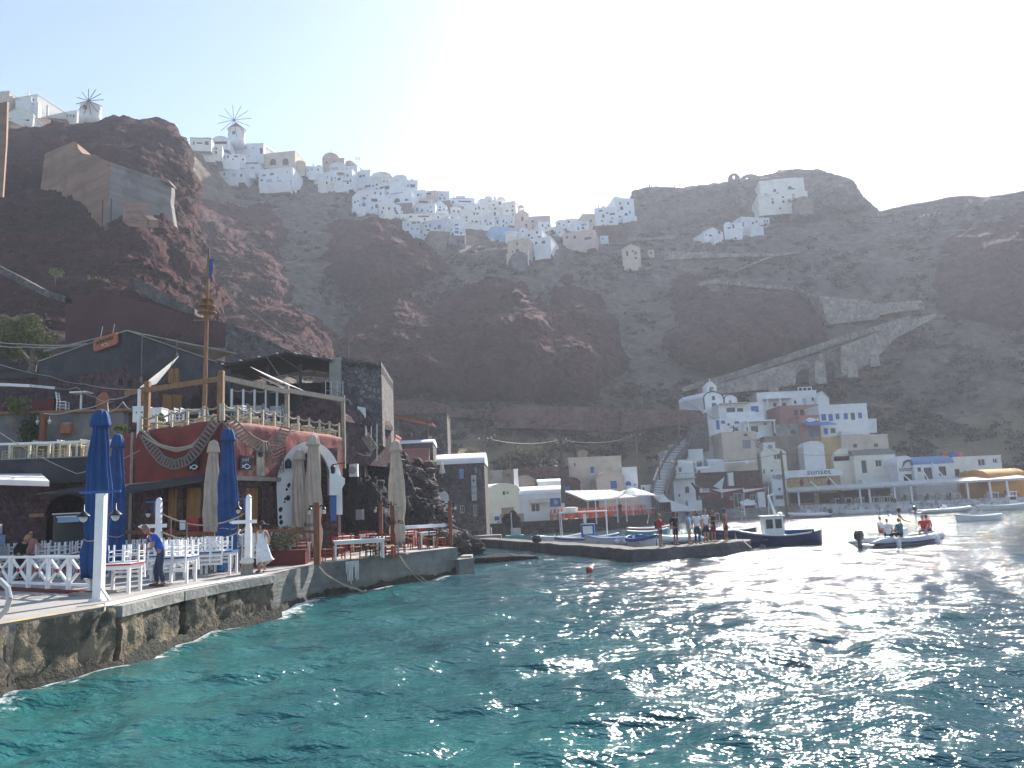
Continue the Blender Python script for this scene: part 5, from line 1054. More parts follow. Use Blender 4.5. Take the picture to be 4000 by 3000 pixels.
for i,((x,y),t_,lb)in enumerate(RT):
 p=G(x,y)+Vector((0,.4,0));long=t_ is tbb;copy_of(tll if long else tw,p,lb,.28,'white restaurant tables');R_=Matrix.Rotation(.28,4,'Z');k=1.9 if long else 1
 for j,(nm,dx,dy,rr)in enumerate(SD+([('far left back',-.75,.62,0),('far right back',.75,.62,0)]if long else[])):
  red=(i+j)%3!=0
  if i==1 and nm=='front':continue
  copy_of(cred if red else cdk,p+R_@Vector((dx*(k if abs(dx)>.5 and dy==0 else 1),dy,0)),f'{"red" if red else "dark"} chair, {nm} of the {lb}',.28+rr+RND.uniform(-.25,.25),'restaurant chairs')
wall_=tag(MB().bar(P(1580,2060,39),P(1735,2052,41),.3,.16).ob('bench','white_paint'),'long white bench along the back of the restaurant terrace','bench')
p=G(855,2236);g=thing('water_container','blue plastic container under the blue topped table','container',p+Vector((0,.3,0)));MB().lathe([(.11,0),(.16,.05),(.15,.3),(.12,.42)],12).ob('body','blue_shutter',g);MB().tube([(.1,0,.4),(.0,0,.52),(-.1,0,.4)],.015).ob('handle','blue_shutter',g)
p=G(965,2243);g=thing('tree_stump','grey wooden stump with a white cloth bundle on top','stump',p);MB().lathe([(.2,0),(.19,.15),(.2,.33)],14,fold=.05,nf=7).ob('trunk','grey_wood',g);MB().blob((0,0,.42),(.24,.2,.13),4,2,.3).ob('cloth_bundle','white_fabric',g,True)
rope('white mooring rope hanging from the quay near the planter',[G(1248,2215),P(1300,2260,27.2),P(1400,2302,26.5),P(1430,2306,26.3)],.03,.05,'rope')
rope('thin mooring line in the middle of the new quay wall',[G(1560,2168),P(1600,2225,32),P(1650,2272,31)],.02,.05,'rope_grey')
rope('thin second mooring line curving to the water',[G(1562,2168),P(1640,2250,32),P(1715,2275,32.5)],.015,.12,'rope_grey')
rope('loop of white rope hanging over the quay edge by the lamp post',[G(300,2372),G(410,2360),P(408,2388,17.6),P(388,2400,17.5),P(368,2386,17.5)],.022,.0,'rope',n=4)
tag(MB().tube([(.42*math.cos(a/12*6.283),0,.42*math.sin(a/12*6.283))for a in range(13)],.055,8,False).ob('tyre','rubber_grey',loc=P(-46,2362,16.2)+Vector((0,0,.1))),'pale ring tyre cut off by the left edge of the picture','tyre')
def weed():
 mb=MB();rnd=random.Random(8)
 for i in range(len(EDGE)-1):
  a,b=EDGE[i],EDGE[i+1];L=(b-a).length;d=(b-a)/L;o=Vector((d.y,-d.x,0));n=int(L/.12);vs=[]
  for k in range(n+1):
   p=a+d*(L*k/n);top=.22+.22*mn.noise(p*.9)+.13*mn.noise(p*3.3);off=(.36 if i<5 else .10)
   for z,q in((-.7,.14),(-.2,.10),(top*.5,.03),(top,.0)):vs.append(Vector((p.x,p.y,z))+o*(off+q+.03*mn.noise(p*7+Vector((0,0,z*9)))))
  mb.add(vs,[(k*4+j,k*4+4+j,k*4+5+j,k*4+1+j)for k in range(n)for j in range(3)])
 o=struct(mb.ob('tide_weed','weed',smooth=True))
weed()
q=EDGE[6].lerp(EDGE[7],.42);d=(EDGE[7]-EDGE[6]).normalized();o=Vector((d.y,-d.x,0))*.075;mb=MB()
for k in range(9):z=-.05-RND.uniform(.25,.95);u=d*(k*.09-.4);mb.add([q+o+u+Vector((0,0,-.06)),q+o+u+d*.085+Vector((0,0,-.06)),q+o*1.1+u+d*.06+Vector((0,0,z)),q+o*1.1+u+d*.02+Vector((0,0,z))],[(0,3,2,1)])
struct(mb.ob('paint_drips','white_line'))
def wallseg(root,name,a,b,z0,z1,th,m,holes=(),rec=.25,inward=1):
 """wall from point a to b (xy), local coords of an Empty at world origin; holes in (s0,z0,s1,z1)"""
 a=Vector((a[0],a[1],0));b=Vector((b[0],b[1],0));L=(b-a).length;rz=math.atan2(b.y-a.y,b.x-a.x);mb=MB();holed(mb,0,z0,L,z1,list(holes),0,rec)
 mb.quad((0,th,z0),(0,th,z1),(L,th,z1),(L,th,z0));mb.quad((0,0,z1),(L,0,z1),(L,th,z1),(0,th,z1));mb.quad((0,0,z0),(0,0,z1),(0,th,z1),(0,th,z0));mb.quad((L,0,z0),(L,th,z0),(L,th,z1),(L,0,z1))
 o=mb.ob(name,m,root);o.location=a-Vector((root.location.x,root.location.y,root.location.z));o.rotation_euler=(0,0,rz);return o,rz
WL,WC,WR,WE=P(455,1900,33.6),P(868,1900,30.2),P(1118,1900,34.2),P(1330,1900,38.6)
ZT,ZL=6.78,4.72
rt=thing('tavern_building','dark red tavern with a ship prow corner and stone ground floor','building',(WC.x,WC.y,0))
fl=Fac.two(455,1900,33.6,868,30.2);fr=Fac.two(868,1900,30.2,1118,34.2);fe=Fac.two(1118,1900,34.2,1330,38.6)
def hole(f,x0,y0,x1,y1):
 a,b,c,d=f.rect(x0,y0,x1,y1);z=f.o.z;return(a,b+z,c,d+z)
hl=[hole(fl,640,1908,688,2190),hole(fl,712,1903,782,2190)];hl=[(a,1.3,c,d)for a,b,c,d in hl]
hr=[hole(fr,960,1902,1022,2180)];hr=[(a,1.3,c,d)for a,b,c,d in hr]
sill=.12
for nm,a,b,hs,f in(('ground_floor',WL,WC,hl,fl),('ground_floor',WC,WR,hr,fr)):
 o,rz=wallseg(rt,nm,a,b,1.0,ZL,.5,'red_stone',hs,.3)
 for h in hs:
  dbl=h[2]-h[0]>.55;n=2 if dbl else 1
  for k in range(n):
   x0=h[0]+(h[2]-h[0])*k/n;x1=h[0]+(h[2]-h[0])*(k+1)/n;d_=MB().box(x0+.012,.16,1.3,x1-.012,.24,h[3]-.02).ob('door','door_wood',o)
   if dbl:
    hx=x1-.1 if k==0 else x0+.1
    d_=d_;q=MB().tube([(hx,.10,2.0),(hx,.10,3.0)],.02).tube([(hx-.06,.10,2.0),(hx-.06,.10,2.8)],.02).ob('handle','black_metal',o)
def redwall(f,a,b,nm,m,bulge=.0,x0=None):
 a=Vector((a.x,a.y,0));b=Vector((b.x,b.y,0));L=(b-a).length;rz=math.atan2(b.y-a.y,b.x-a.x);mb=MB();nu,nz=int(L/.16),16;vs=[]
 for i in range(nu+1):
  for k in range(nz+1):
   u=L*i/nu;z=ZL-.12+(ZT-ZL+.12)*k/nz;w=a+(b-a)*(u/L)
   q=Vector((w.x,w.y,z));off=-.14-bulge*(k/nz)+.05*mn.noise(q*1.1)+.03*mn.noise(q*3)+(.06 if k==nz else 0);ztop=.07*mn.noise(Vector((u*.8,1,2)))if k==nz else 0
   vs.append((u,off,z+ztop))
 mb.add(vs,[(i*(nz+1)+k,(i+1)*(nz+1)+k,(i+1)*(nz+1)+k+1,i*(nz+1)+k+1)for i in range(nu)for k in range(nz)])
 n0=len(vs);top=[(i*(nz+1)+nz)for i in range(nu+1)];mb.v+=[(L*i/nu,.3,ZT)for i in range(nu+1)]
 mb.f+=[(top[i],top[i+1],n0+i+1,n0+i)for i in range(nu)]
 mb.box(0,-.10,ZL-.12,L,.28,ZT-.06)
 o=mb.ob(nm,m,rt,True);o.location=a-Vector((rt.location.x,rt.location.y,0));o.rotation_euler=(0,0,rz);return o
rl_=redwall(fl,WL,WC,'upper_wall','red_wall',.12);rr_=redwall(fr,WC,WR,'upper_wall','pink_red_wall',.12);re_=redwall(fe,WR,WE,'upper_wall','pink_red_wall',0)
wallseg(rt,'ground_floor',WR,WE,1.0,ZL,.5,'red_stone')
for a,b in((WL,WC),(WC,WR)):
 L=(b-a).length;o=MB().box(0,-.3,ZL-.2,L,-.02,ZL-.04).ob('ledge','grey_wood',rt);o.location=(a.x-WC.x,a.y-WC.y,0);o.rotation_euler=(0,0,math.atan2(b.y-a.y,b.x-a.x))
bk=[(WL.x,WL.y),(WC.x,WC.y),(WR.x,WR.y),(WE.x,WE.y),(WE.x-6,WE.y+10),(WL.x-4,WL.y+10)]
MB().slab([(x-WC.x,y-WC.y)for x,y in bk],ZT-.5,ZT-.32).ob('terrace_floor','quay_top',rt)
MB().slab([(x*.98-WC.x*.98-.4,y-WC.y+.6)for x,y in bk],1.1,ZT-.6).ob('core','purple_stone',rt)
MB().bar((fl.at(*[fl.uv(533,1900)[0],-.22,0]).x-WC.x,fl.at(fl.uv(533,1900)[0],-.22,0).y-WC.y,1.3),(fl.at(fl.uv(533,1900)[0],-.22,0).x-WC.x,fl.at(fl.uv(533,1900)[0],-.22,0).y-WC.y,ZT),.12).ob('corner_post','grey_wood',rt)
def onwall(f,label,name,cat,x0,y0,x1,y1,m,th=.05,off=-.32):
 a,b,c,d=f.rect(x0,y0,x1,y1);r=thing(name,label,cat,f.at((a+c)/2,off,b),f.yaw);w=(c-a)/2;MB().box(-w,0,0,w,th,d-b).ob('board',m,r);return r,w,d-b
r,w,h=onwall(fl,'black sign board with white fish outline left of the cream parasol','sign','sign',762,1780,800,1838,'black_fabric');
fish=lambda s:[(s*.5*math.cos(t),s*.22*math.sin(t)*(1 if t<math.pi else 1))for t in[k*math.pi/10 for k in range(21)]]
def fish_outline(parent,c,s,y=-.012,r_=.02,m='white_paint',tail=True):
 p=[(c[0]+s*(1-2*k/14)*.5,y,c[1]+s*.2*math.sin(math.pi*k/14))for k in range(15)];q=[(c[0]+s*(1-2*k/14)*.5,y,c[1]-s*.2*math.sin(math.pi*k/14))for k in range(15)]
 e=(c[0]-s*.5,y,c[1]);return MB().tube(p,r_,5).tube(q,r_,5).tube([e,(e[0]-s*.18,y,e[2]+s*.13)],r_,5).tube([e,(e[0]-s*.18,y,e[2]-s*.13)],r_,5).ob('fish_outline',m,parent)
fish_outline(r,(.1,h*.22),.38)
r,w,h=onwall(fr,'dark sign board with white fish outline right of the blue parasol','sign','sign',912,1782,960,1838,'dark_plaster');fish_outline(r,(0,h*.25),.42);add_text('psari',.22,'grey_metal',r,(-w*.8,-.01,h*.6))
r,w,h=onwall(fr,'weathered white board with a round porthole on the red wall','porthole_board','board',976,1754,1007,1860,'grey_wood');MB().lathe([(.15,0),(.17,-.02),(.13,-.03)],16,M=Matrix.Translation((0,-.0,h*.8))@Matrix.Rotation(math.pi/2,4,'X')).ob('porthole','window_dark',r)
def ladder(label,pts,wdt=.34,n=34,rail_m='rope_grey',rung_m='grey_wood',every=1):
 pts=[Vector(p)for p in pts];L=[0]
 for a,b in zip(pts[:-1],pts[1:]):L.append(L[-1]+(b-a).length)
 def at(s):
  i=0
  while i<len(L)-2 and L[i+1]<s:i+=1
  return pts[i].lerp(pts[i+1],(s-L[i])/max(1e-6,L[i+1]-L[i]))
 o0=pts[0].copy();c=[at(L[-1]*k/n)-o0 for k in range(n+1)];up,dn=[],[]
 for k in range(n+1):
  t=(c[min(k+1,n)]-c[max(k-1,0)]).normalized();v=Vector((0,-1,0));s=t.cross(v).normalized()*wdt/2;up.append(c[k]+s);dn.append(c[k]-s)
 root=thing('rope_ladder',label,'ladder',o0);MB().tube(up,.03,5).tube(dn,.03,5).ob('rope',rail_m,root)
 for k in range(1,n):MB().bar(up[k],dn[k],.035,.08).ob('rung',rung_m,root)
FL=lambda x,y,off=-.5:fl.at(fl.uv(x,y,off)[0],off,fl.uv(x,y,off)[1]);FR=lambda x,y,off=-.5:fr.at(fr.uv(x,y,off)[0],off,fr.uv(x,y,off)[1])
ladder('grey rope ladder drooping across the left red wall',[FL(560,1690),FL(590,1745),FL(630,1795),FL(680,1817),FL(730,1800),FL(765,1765),FL(800,1710),FL(835,1655),FL(852,1635)],.34,30,rung_m='rope_grey')
ladder('grey plank rope ladder drooping across the right red wall',[FR(885,1635),FR(920,1670),FR(965,1715),FR(1020,1745),FR(1060,1745),FR(1095,1710),FR(1125,1660)],.42,24)
rope('thick upper rope swag on the left red wall',[FL(555,1680),FL(620,1735),FL(690,1752),FL(750,1740),FL(790,1700)],.05,.02,'rope');rope('thick lower rope swag on the left red wall',[FL(558,1702),FL(620,1740),FL(690,1762),FL(760,1742)],.045,.02,'rope')
def net():
 mb=MB();o0=FR(1030,1750,-.42)
 for k in range(9):
  t=k/8;mb.tube([FR(1020+90*t,1745+6*math.sin(3*t),-.40)-o0,FR(1035+72*t,1800,-.46)-o0,FR(1060+48*t,1850-10*t,-.42)-o0],.010,4)
 for k in range(8):
  t=k/7;mb.tube([FR(1022+40*t,1750+95*t,-.41)-o0,FR(1070+20*t,1762+90*t,-.46)-o0,FR(1110,1740+100*t,-.42)-o0],.010,4)
 tag(mb.ob('fishing_net','rope_grey',loc=o0),'fishing net hung on the red wall below the plank ladder','net')
net()
def balustrade(label,f,xs,y0,y1,off,zb,h=.75,seg=5):
 a=f.at(f.uv(xs[0],y0,off)[0],off,0);b=f.at(f.uv(xs[1],y1,off)[0],off,0);root=thing('rope_railing',label,'railing',(a.x,a.y,zb));d=Vector((b.x-a.x,b.y-a.y,0))
 for k in range(seg+1):p=d*(k/seg);MB().box(p.x-.04,p.y-.04,0,p.x+.04,p.y+.04,h).ob('post','yellow_wood',root)
 for zz,r_ in((h-.05,.04),(h*.5,.025)):
  pts=[d*(k/60)+Vector((0,0,zz-.12*abs(math.sin(math.pi*seg*k/60))))for k in range(61)];MB().tube(pts,r_,5).ob('rope','rope',root)
balustrade('rope railing along the left edge of the red roof terrace',fl,(552,862),1700,1650,.15,ZT-.05)
balustrade('rope railing along the right edge of the red roof terrace',fr,(872,1116),1650,1690,.15,ZT-.05)
balustrade('rope railing continuing to the stone gable on the terrace',fe,(1120,1325),1690,1715,.15,ZT-.05)
ZF=ZT-.32
tn=0
for f,x,y,ly,nm in((fl,600,1690,1.3,'at the left end of the red roof terrace'),(fl,720,1680,1.6,'in the middle of the left red roof terrace'),(fl,820,1665,1.5,'behind the prow of the red roof terrace'),(fr,960,1670,1.2,'on the right red roof terrace near the prow'),(fr,1060,1680,1.4,'on the right red roof terrace near the plank ladder'),(fe,1180,1690,1.2,'on the pink walled terrace below the stone gable'),(fe,1270,1700,1.2,'at the far end of the pink walled terrace')):
 p=f.at(f.uv(x,y,ly)[0],ly,0);p.z=ZF;copy_of(tyl,p,'pale wooden table '+nm,f.yaw,'pale tables on the roof terrace')
 for s,dx in(('left',-.7),('right',.7)):copy_of(cyl,p+f.u*dx,f'pale chair {s} of the table {nm}',f.yaw+(-1.57 if dx<0 else 1.57)+RND.uniform(-.3,.3),'pale chairs on the roof terrace')
def post_px(label,x,ytop,d,zb,w=.16,m='wood',name='pergola_post'):
 t=P(x,ytop,d);return tag(MB().box(-w/2,-w/2,0,w/2,w/2,t.z-zb).ob(name,m,loc=(t.x,t.y,zb)),label,'post','pergola posts'),t
_,t1=post_px('wooden pergola post at the left end of the red terrace',577,1490,33.0,ZF,.2);_,t2=post_px('thick wooden pergola post at the prow corner',864,1448,30.6,ZF,.22);_,t3=post_px('wooden pergola post at the right corner of the red terrace',1121,1506,34.6,ZF,.17,'grey_wood');_,t4=post_px('wooden post at the far end of the pink walled terrace',1340,1545,38.9,ZF-1.2,.16,'grey_wood')
post_px('pale metal pole beside the left pergola post',545,1520,32.6,6.2,.1,'white_paint','metal_pole')
for a,b,lb in((P(492,1536,33.4),P(872,1478,30.6),'left pergola beam running from sail corner to prow post'),(P(862,1474,30.6),P(1128,1532,34.6),'right pergola beam from prow post to terrace corner'),(P(1118,1524,34.6),P(1345,1562,38.9),'grey pergola beam toward the stone gable')):
 tag(MB().bar(a,b,.14,.2).ob('pergola_beam','wood' if 'left' in lb else 'grey_wood'),lb,'beam','pergola beams')
ms=P(797,1600,35.5);tp=P(814,1010,35.5);root=thing('ship_mast','tall wooden ship mast with lookout rings and a flag','mast',(ms.x,ms.y,ZF));v=tp-Vector((ms.x,ms.y,ZF))
MB().tube([(0,0,0),tuple(v*.12),tuple(v*.7),tuple(v)],[.13,.11,.085,.05],10).ob('pole','wood',root);MB().tube([(0,0,0),tuple(v*.13)],.15,10).ob('sleeve','grey_wood',root)
for t_,rr in((.70,.42),(.735,.36),(.77,.3)):q=v*t_;MB().lathe([(rr,-.03),(rr,.03)],14,tuple(q)).ob('lookout_ring','wood',root)
q=v*.735
for k in range(6):a=k*1.047;MB().tube([(q.x+.3*math.cos(a),q.y+.3*math.sin(a),q.z-.35),(q.x+.3*math.cos(a),q.y+.3*math.sin(a),q.z+.5)],.02,5).ob('lookout_stake','wood',root)
MB().bar(tuple(v*.66+Vector((-.6,0,0))),tuple(v*.66+Vector((.4,0,0))),.06).ob('yard','wood',root)
fm=MB();
for k in range(6):
 z=v.z+.05-k*.16;fm.add([(v.x,v.y,z),(v.x+.2+.03*math.sin(k),v.y+.05*math.cos(k*2),z-.12),(v.x+.22+.03*math.sin(k+1),v.y+.05*math.cos(k*2+2),z-.28),(v.x,v.y,z-.16)],[(0,1,2,3)])
fm.ob('flag','blue_fabric',root);MB().tube([tuple(v),tuple(v+Vector((0,0,.5)))],.02).ob('flagstaff','black_metal',root)
TPW=lambda t_:Vector((ms.x,ms.y,ZF))+v*t_
for i,(e,lb)in enumerate(((P(500,1545,33.4),'mast stay wire down to the left beam end'),(P(545,1524,33),'mast stay wire down to the left pergola post'),(P(1128,1520,34.6),'mast stay wire down to the right pergola corner'),(P(1345,1548,39),'mast stay wire down to the far terrace post'),(P(640,1500,38),'mast stay wire to the purple house wall'))):
 rope(lb,[TPW(.74 if i%2 else .97),e],.011,.15,'wire','stay_wire',cat='wire',group='mast stays')
def sail(label,pts,m='white_fabric',sag=.3,n=10,name='shade_sail'):
 a,b,c=[Vector(p)for p in pts];mb=MB();o0=a.copy();ix={}
 for i in range(n+1):
  for j in range(n+1-i):
   u,w_=i/n,j/n;p=a+(b-a)*u+(c-a)*w_;p.z-=sag*9*u*w_*(1-u-w_)+sag*.5*(u*(1-u)+w_*(1-w_))*.3;ix[i,j]=len(mb.v);mb.v.append(tuple(p-o0))
 for i in range(n):
  for j in range(n-i):
   mb.f.append((ix[i,j],ix[i+1,j],ix[i,j+1]))
   if j<n-i-1:mb.f.append((ix[i+1,j],ix[i+1,j+1],ix[i,j+1]))
 k=len(mb.v);mb.v+=[(x,y,z+.015)for x,y,z in mb.v];mb.f+=[tuple(q+k for q in f)for f in mb.f]
 return tag(mb.ob(name,m,loc=o0,smooth=True),label,'shade sail','shade sails')
sail('pale grey shade sail rising left of the mast to the purple house',[P(545,1515,32.8),P(700,1390,41),P(610,1500,38)],sag=.2)
sail('white shade sail stretched right of the mast over the terrace',[P(975,1432,40),P(1195,1530,38),P(1050,1470,36)],sag=.2)
sail('second white shade sail under the dark canopy roof',[P(1010,1470,38),P(1190,1540,37.5),P(1100,1515,36)],sag=.15)
A2,B2,C2=P(150,1500,45),P(490,1500,42),P(842,1500,47)
r2=thing('stone_house','purple stone house with black painted top band and wooden sign','house',(B2.x,B2.y,5))
f2l=Fac.two(150,1500,45,490,42);f2r=Fac.two(490,1500,42,842,47);Z2=13.25
def slopewall(f,La,za,zb,z0,m,nm,th=.6,off=0,root=r2):
 mb=MB();mb.add([(0,off,z0),(La,off,z0),(La,off,zb),(0,off,za),(0,th,z0),(La,th,z0),(La,th,zb),(0,th,za)],[(0,1,2,3),(3,2,6,7),(0,3,7,4),(1,5,6,2),(4,7,6,5)]);o=mb.ob(nm,m,root);o.location=Vector((f.o.x,f.o.y,0))-root.location;o.rotation_euler=(0,0,f.yaw);return o
L2l,L2r=(B2-A2).length,(C2-B2).length
slopewall(f2l,L2l,12.4,Z2,4,'purple_stone','left_wall');slopewall(f2r,L2r,Z2,12.3,4,'purple_stone','right_wall')
slopewall(f2l,L2l,12.45,Z2+.05,11.3,'dark_plaster','painted_band',.62,-.03);slopewall(f2r,L2r,Z2+.05,12.35,11.0,'dark_plaster','painted_band',.62,-.03)
for f,L,za,zb in((f2l,L2l,12.46,Z2+.06),(f2r,L2r,Z2+.06,12.36)):
 mb=MB();mb.add([(0,-.1,za),(L,-.1,zb),(L,-.1,zb+.07),(0,-.1,za+.07),(0,8,za),(L,8,zb),(L,8,zb+.07),(0,8,za+.07)],[(0,1,2,3),(3,2,6,7),(0,3,7,4),(1,5,6,2)]);o=mb.ob('roof','concrete',r2);o.location=Vector((f.o.x,f.o.y,0))-r2.location;o.rotation_euler=(0,0,f.yaw)
def panel(f,root,nm,x0,y0,x1,y1,m,off=-.05,arched=False,th=.08):
 a,b,c,d=f.rect(x0,y0,x1,y1);z=f.o.z;mb=MB()
 if arched:mb.prism(arch(a,c,b+z,d+z-(c-a)/2,10),off,off+th)
 else:mb.box(a,off,b+z,c,off+th,d+z)
 o=mb.ob(nm,m,root);o.location=Vector((f.o.x,f.o.y,0))-root.location;o.rotation_euler=(0,0,f.yaw);return o
panel(f2r,r2,'window',648,1432,702,1500,'opening_dark',-.02,True);panel(f2r,r2,'shutter',654,1438,674,1496,'door_wood',-.08,True);panel(f2r,r2,'shutter',677,1438,697,1496,'door_wood',-.08,True)
panel(f2r,r2,'door',634,1542,670,1605,'door_wood');panel(f2r,r2,'door',673,1542,708,1605,'door_wood');panel(f2r,r2,'door',550,1535,582,1605,'door_wood');panel(f2r,r2,'door',746,1545,782,1605,'opening_dark',arched=True)
panel(f2l,r2,'window',466,1480,477,1505,'opening_dark');panel(f2r,r2,'window',498,1486,511,1510,'opening_dark')
a,b,c,d=f2l.rect(385,1315,478,1362);g=thing('hanging_sign','orange wooden sign lettered in black hanging on the purple house','sign',f2l.at((a+c)/2,-.25,b),f2l.yaw);w=(c-a)/2;h=d-b;rr=h*.25
o=MB().prism([(x*(w-rr)+rr*math.cos(t),h/2+y*(h/2-rr)+rr*math.sin(t))for x,y,t0 in((1,1,0),(-1,1,math.pi/2),(-1,-1,math.pi),(1,-1,1.5*math.pi))for t in[t0+q*math.pi/8 for q in range(5)]],-.04,.04,Matrix.Rotation(math.radians(5),4,'Y')@Matrix.Rotation(0,4,'X')).ob('board','terracotta',g)
o.rotation_euler=(0,math.radians(-12),0)
t=add_text('AMMOUDI',h*.42,'black_fabric',g,(-w*.78,-.06,h*.36),align='LEFT',sx=1.0);t.rotation_euler=(math.pi/2,math.radians(-7),0)
fish_outline(g,(0,h*.25),.4,-.06,.02,'yellow_wood')
for sx in(-.5,.5):MB().tube([(sx*w,0,h*.9),(sx*w,.1,h+.6)],.02).ob('hanger','wire_pale',g)
for px,y0,y1,lb in((555,1300,1480,'block and tackle rope left on the purple house'),(690,1325,1385,'short hook rope right on the purple house')):
 q=f2r.uv(px,y0,-.15);q1=f2r.uv(px+4,y1,-.15);g=thing('pulley_rope',lb,'rope',f2r.at(q[0],-.15,q[1]));MB().tube([(0,0,0),(.02,0,q1[1]-q[1])],.03,5).ob('rope','rope_grey',g);MB().lathe([(.02,-.3),(.09,-.2),(.09,.0),(.02,.1)],8,(.02,0,q1[1]-q[1])).ob('hook','rope_grey',g)
tag(MB().slab([(p.x,p.y)for p in(P(575,1640,36.5),P(1000,1630,36.5),P(1010,1630,41),P(575,1640,41.5))],5.5,7.62).ob('upper_terrace','dark_plaster'),'dark plastered upper terrace block behind the red roof terrace','terrace')
for x,y,nm in((640,1608,'at the left on the dark upper terrace'),(755,1604,'beside the mast on the dark upper terrace'),(905,1606,'right of the prow post on the dark upper terrace')):
 p=P(x,y,38.5);p.z=7.62;copy_of(tw,p,'white table '+nm,.2,'tables on the dark upper terrace');copy_of(cw,p+Vector((-.8,0,0)),'white chair left of the table '+nm,-1.5,'chairs on the dark upper terrace');copy_of(cw,p+Vector((.85,0,0)),'white chair right of the table '+nm,1.5,'chairs on the dark upper terrace')
for x0,x1,y0,y1,lb in((518,570,1590,1648,'pale refrigerator cabinet with dark slot by the metal pole'),(576,630,1596,1650,'pale blue counter box right of the cabinet')):
 f=Fac((x0+x1)/2,y1,36);a,b,c,d=f.rect(x0,y0,x1,y1);g=thing('cabinet',lb,'cabinet',f.o);MB().box(a,0,0,c,.7,d).box(a-.02,-.02,d,c+.02,.72,d+.04).ob('body','white_paint',g)
 if x0==518:MB().box(a+.15,-.03,d*.6,c-.15,-.005,d*.68).ob('slot','opening_dark',g)
g=thing('potted_plant','small plant in a grey pot beside the pale counter box','plant',(P(628,1640,35).x,35,6.9));MB().lathe([(.12,0),(.18,.35)],10).ob('pot','grey_plaster',g);MB().leaves((0,0,.65),(.3,.3,.4),160,.07,RND,6).ob('foliage','leaf_olive',g)
g=thing('potted_plant','yellow flowering potted plant at the left end of the red wall','plant',(P(470,1690,34).x,34,6.35));MB().lathe([(.14,0),(.2,.4)],10).ob('pot','grey_plaster',g);MB().leaves((0,0,.8),(.35,.3,.45),220,.07,RND,6).ob('foliage','leaf_bright',g)
f3=Fac(1300,1700,44,.06);g=thing('stone_building','grey rubble stone building with shaded canopy terrace on its left','building',f3.o,.06)
def l3(x,y,off=0):return f3.uv(x,y,off)
a=l3(1312,1560)[0];c=l3(1492,1560)[0];zt=l3(1400,1392)[1];MB().box(a,0,l3(1400,1745)[1],c,7,zt-.35).add([(a,0,zt-.35),(c,0,zt-1.0),(c,7,zt-1.0),(a,7,zt-.35),(a,0,zt+.1),(c,0,zt-.55),(c,7,zt-.55),(a,7,zt+.1)],[(0,1,5,4),(4,5,6,7),(1,2,6,5),(0,4,7,3)]).ob('wall','grey_rubble',g)
MB().box(l3(1290,1500)[0],-.25,-.5,l3(1335,1500)[0],.6,zt-.05).ob('buttress','concrete',g)
MB().box(l3(880,1500)[0],5.5,-3,a,6,l3(1000,1440)[1]).ob('back_wall','dark_plaster',g)
x0,x1=l3(880,1440)[0],l3(1300,1400)[0];z0,z1,z2=l3(880,1440)[1],l3(1125,1392)[1],l3(1300,1420)[1];xm=l3(1125,1400)[0]
MB().add([(x0,-.6,z0),(xm,-.6,z1),(x1,-.6,z2),(x1,6,z2+.3),(xm,6,z1+.3),(x0,6,z0+.3)]+[(x0,-.6,z0+.12),(xm,-.6,z1+.12),(x1,-.6,z2+.12),(x1,6,z2+.42),(xm,6,z1+.42),(x0,6,z0+.42)],[(0,1,4,5),(1,2,3,4),(6,11,10,7),(7,10,9,8),(0,6,7,1),(1,7,8,2),(2,8,9,3),(5,4,10,11),(4,3,9,10),(0,5,11,6)]).ob('canopy_roof','black_fabric',g)
for k in range(7):t=k/6;xx=x0+(x1-x0)*t;zz=np.interp(xx,[x0,xm,x1],[z0,z1,z2]);MB().bar((xx,-.7,zz+.16),(xx,6,zz+.46),.08,.06).ob('roof_batten','grey_metal',g)
for px in(905,1055,1180):MB().box(l3(px,1550)[0]-.07,-.5,-2.5,l3(px,1550)[0]+.07,-.36,z0).ob('canopy_post','black_metal',g)
tag(MB().slab([(p.x,p.y)for p in(P(880,1600,42.5),P(1310,1610,44),P(1320,1610,51),P(880,1600,50))],5,8.55).ob('upper_terrace','red_stone'),'stone terrace floor under the dark canopy','terrace')
tag(MB().slab([(p.x,p.y)for p in(P(1000,1620,40.5),P(1125,1620,41.5),P(1150,1620,44),P(1000,1600,43.5))],5,7.9).ob('terrace_step','maroon_wall'),'dark red stepped terrace wall before the canopy','terrace')
for i,(x,y,d,z)in enumerate(((935,1575,44.5,8.55),(1000,1570,45,8.55),(1075,1568,45.5,8.55),(1010,1615,42,7.9),(1075,1612,42.5,7.9))):
 nm=['far left under the canopy','middle left under the canopy','right under the canopy','left on the dark red step','right on the dark red step'][i];p=P(x,y,d);p.z=z;copy_of(tw,p,'white table '+nm,.1,'tables under the dark canopy')
 for s,dx in(('left',-.72),('right',.72)):copy_of(cw,p+Vector((dx,0,0)),f'white slatted chair {s} of the table {nm}',(-1.57 if dx<0 else 1.57),'chairs under the dark canopy')
g=thing('white_railing','white rope topped railing in front of the canopy tables','railing',P(905,1590,43));d_=P(1125,1560,44.5)-P(905,1590,43);
for k in range(6):MB().box(d_.x*k/5-.05,d_.y*k/5-.05,-.3,d_.x*k/5+.05,d_.y*k/5+.05,1.0).ob('post','white_paint',g)
MB().tube([(d_.x*k/40,d_.y*k/40,.95-.08*abs(math.sin(k*math.pi/8)))for k in range(41)],.035).ob('rope','rope',g)
g=thing('metal_railing','thin metal balcony railing beside the grey stone building','railing',P(1272,1562,41.5))
for k in range(4):MB().tube([(k*.28,k*.12,0),(k*.28,k*.12,1.0)],.02).ob('upright','grey_metal',g)
MB().tube([(0,0,1),(.84,.36,.9)],.025).tube([(0,0,.5),(.84,.36,.42)],.02).ob('rail','grey_metal',g)
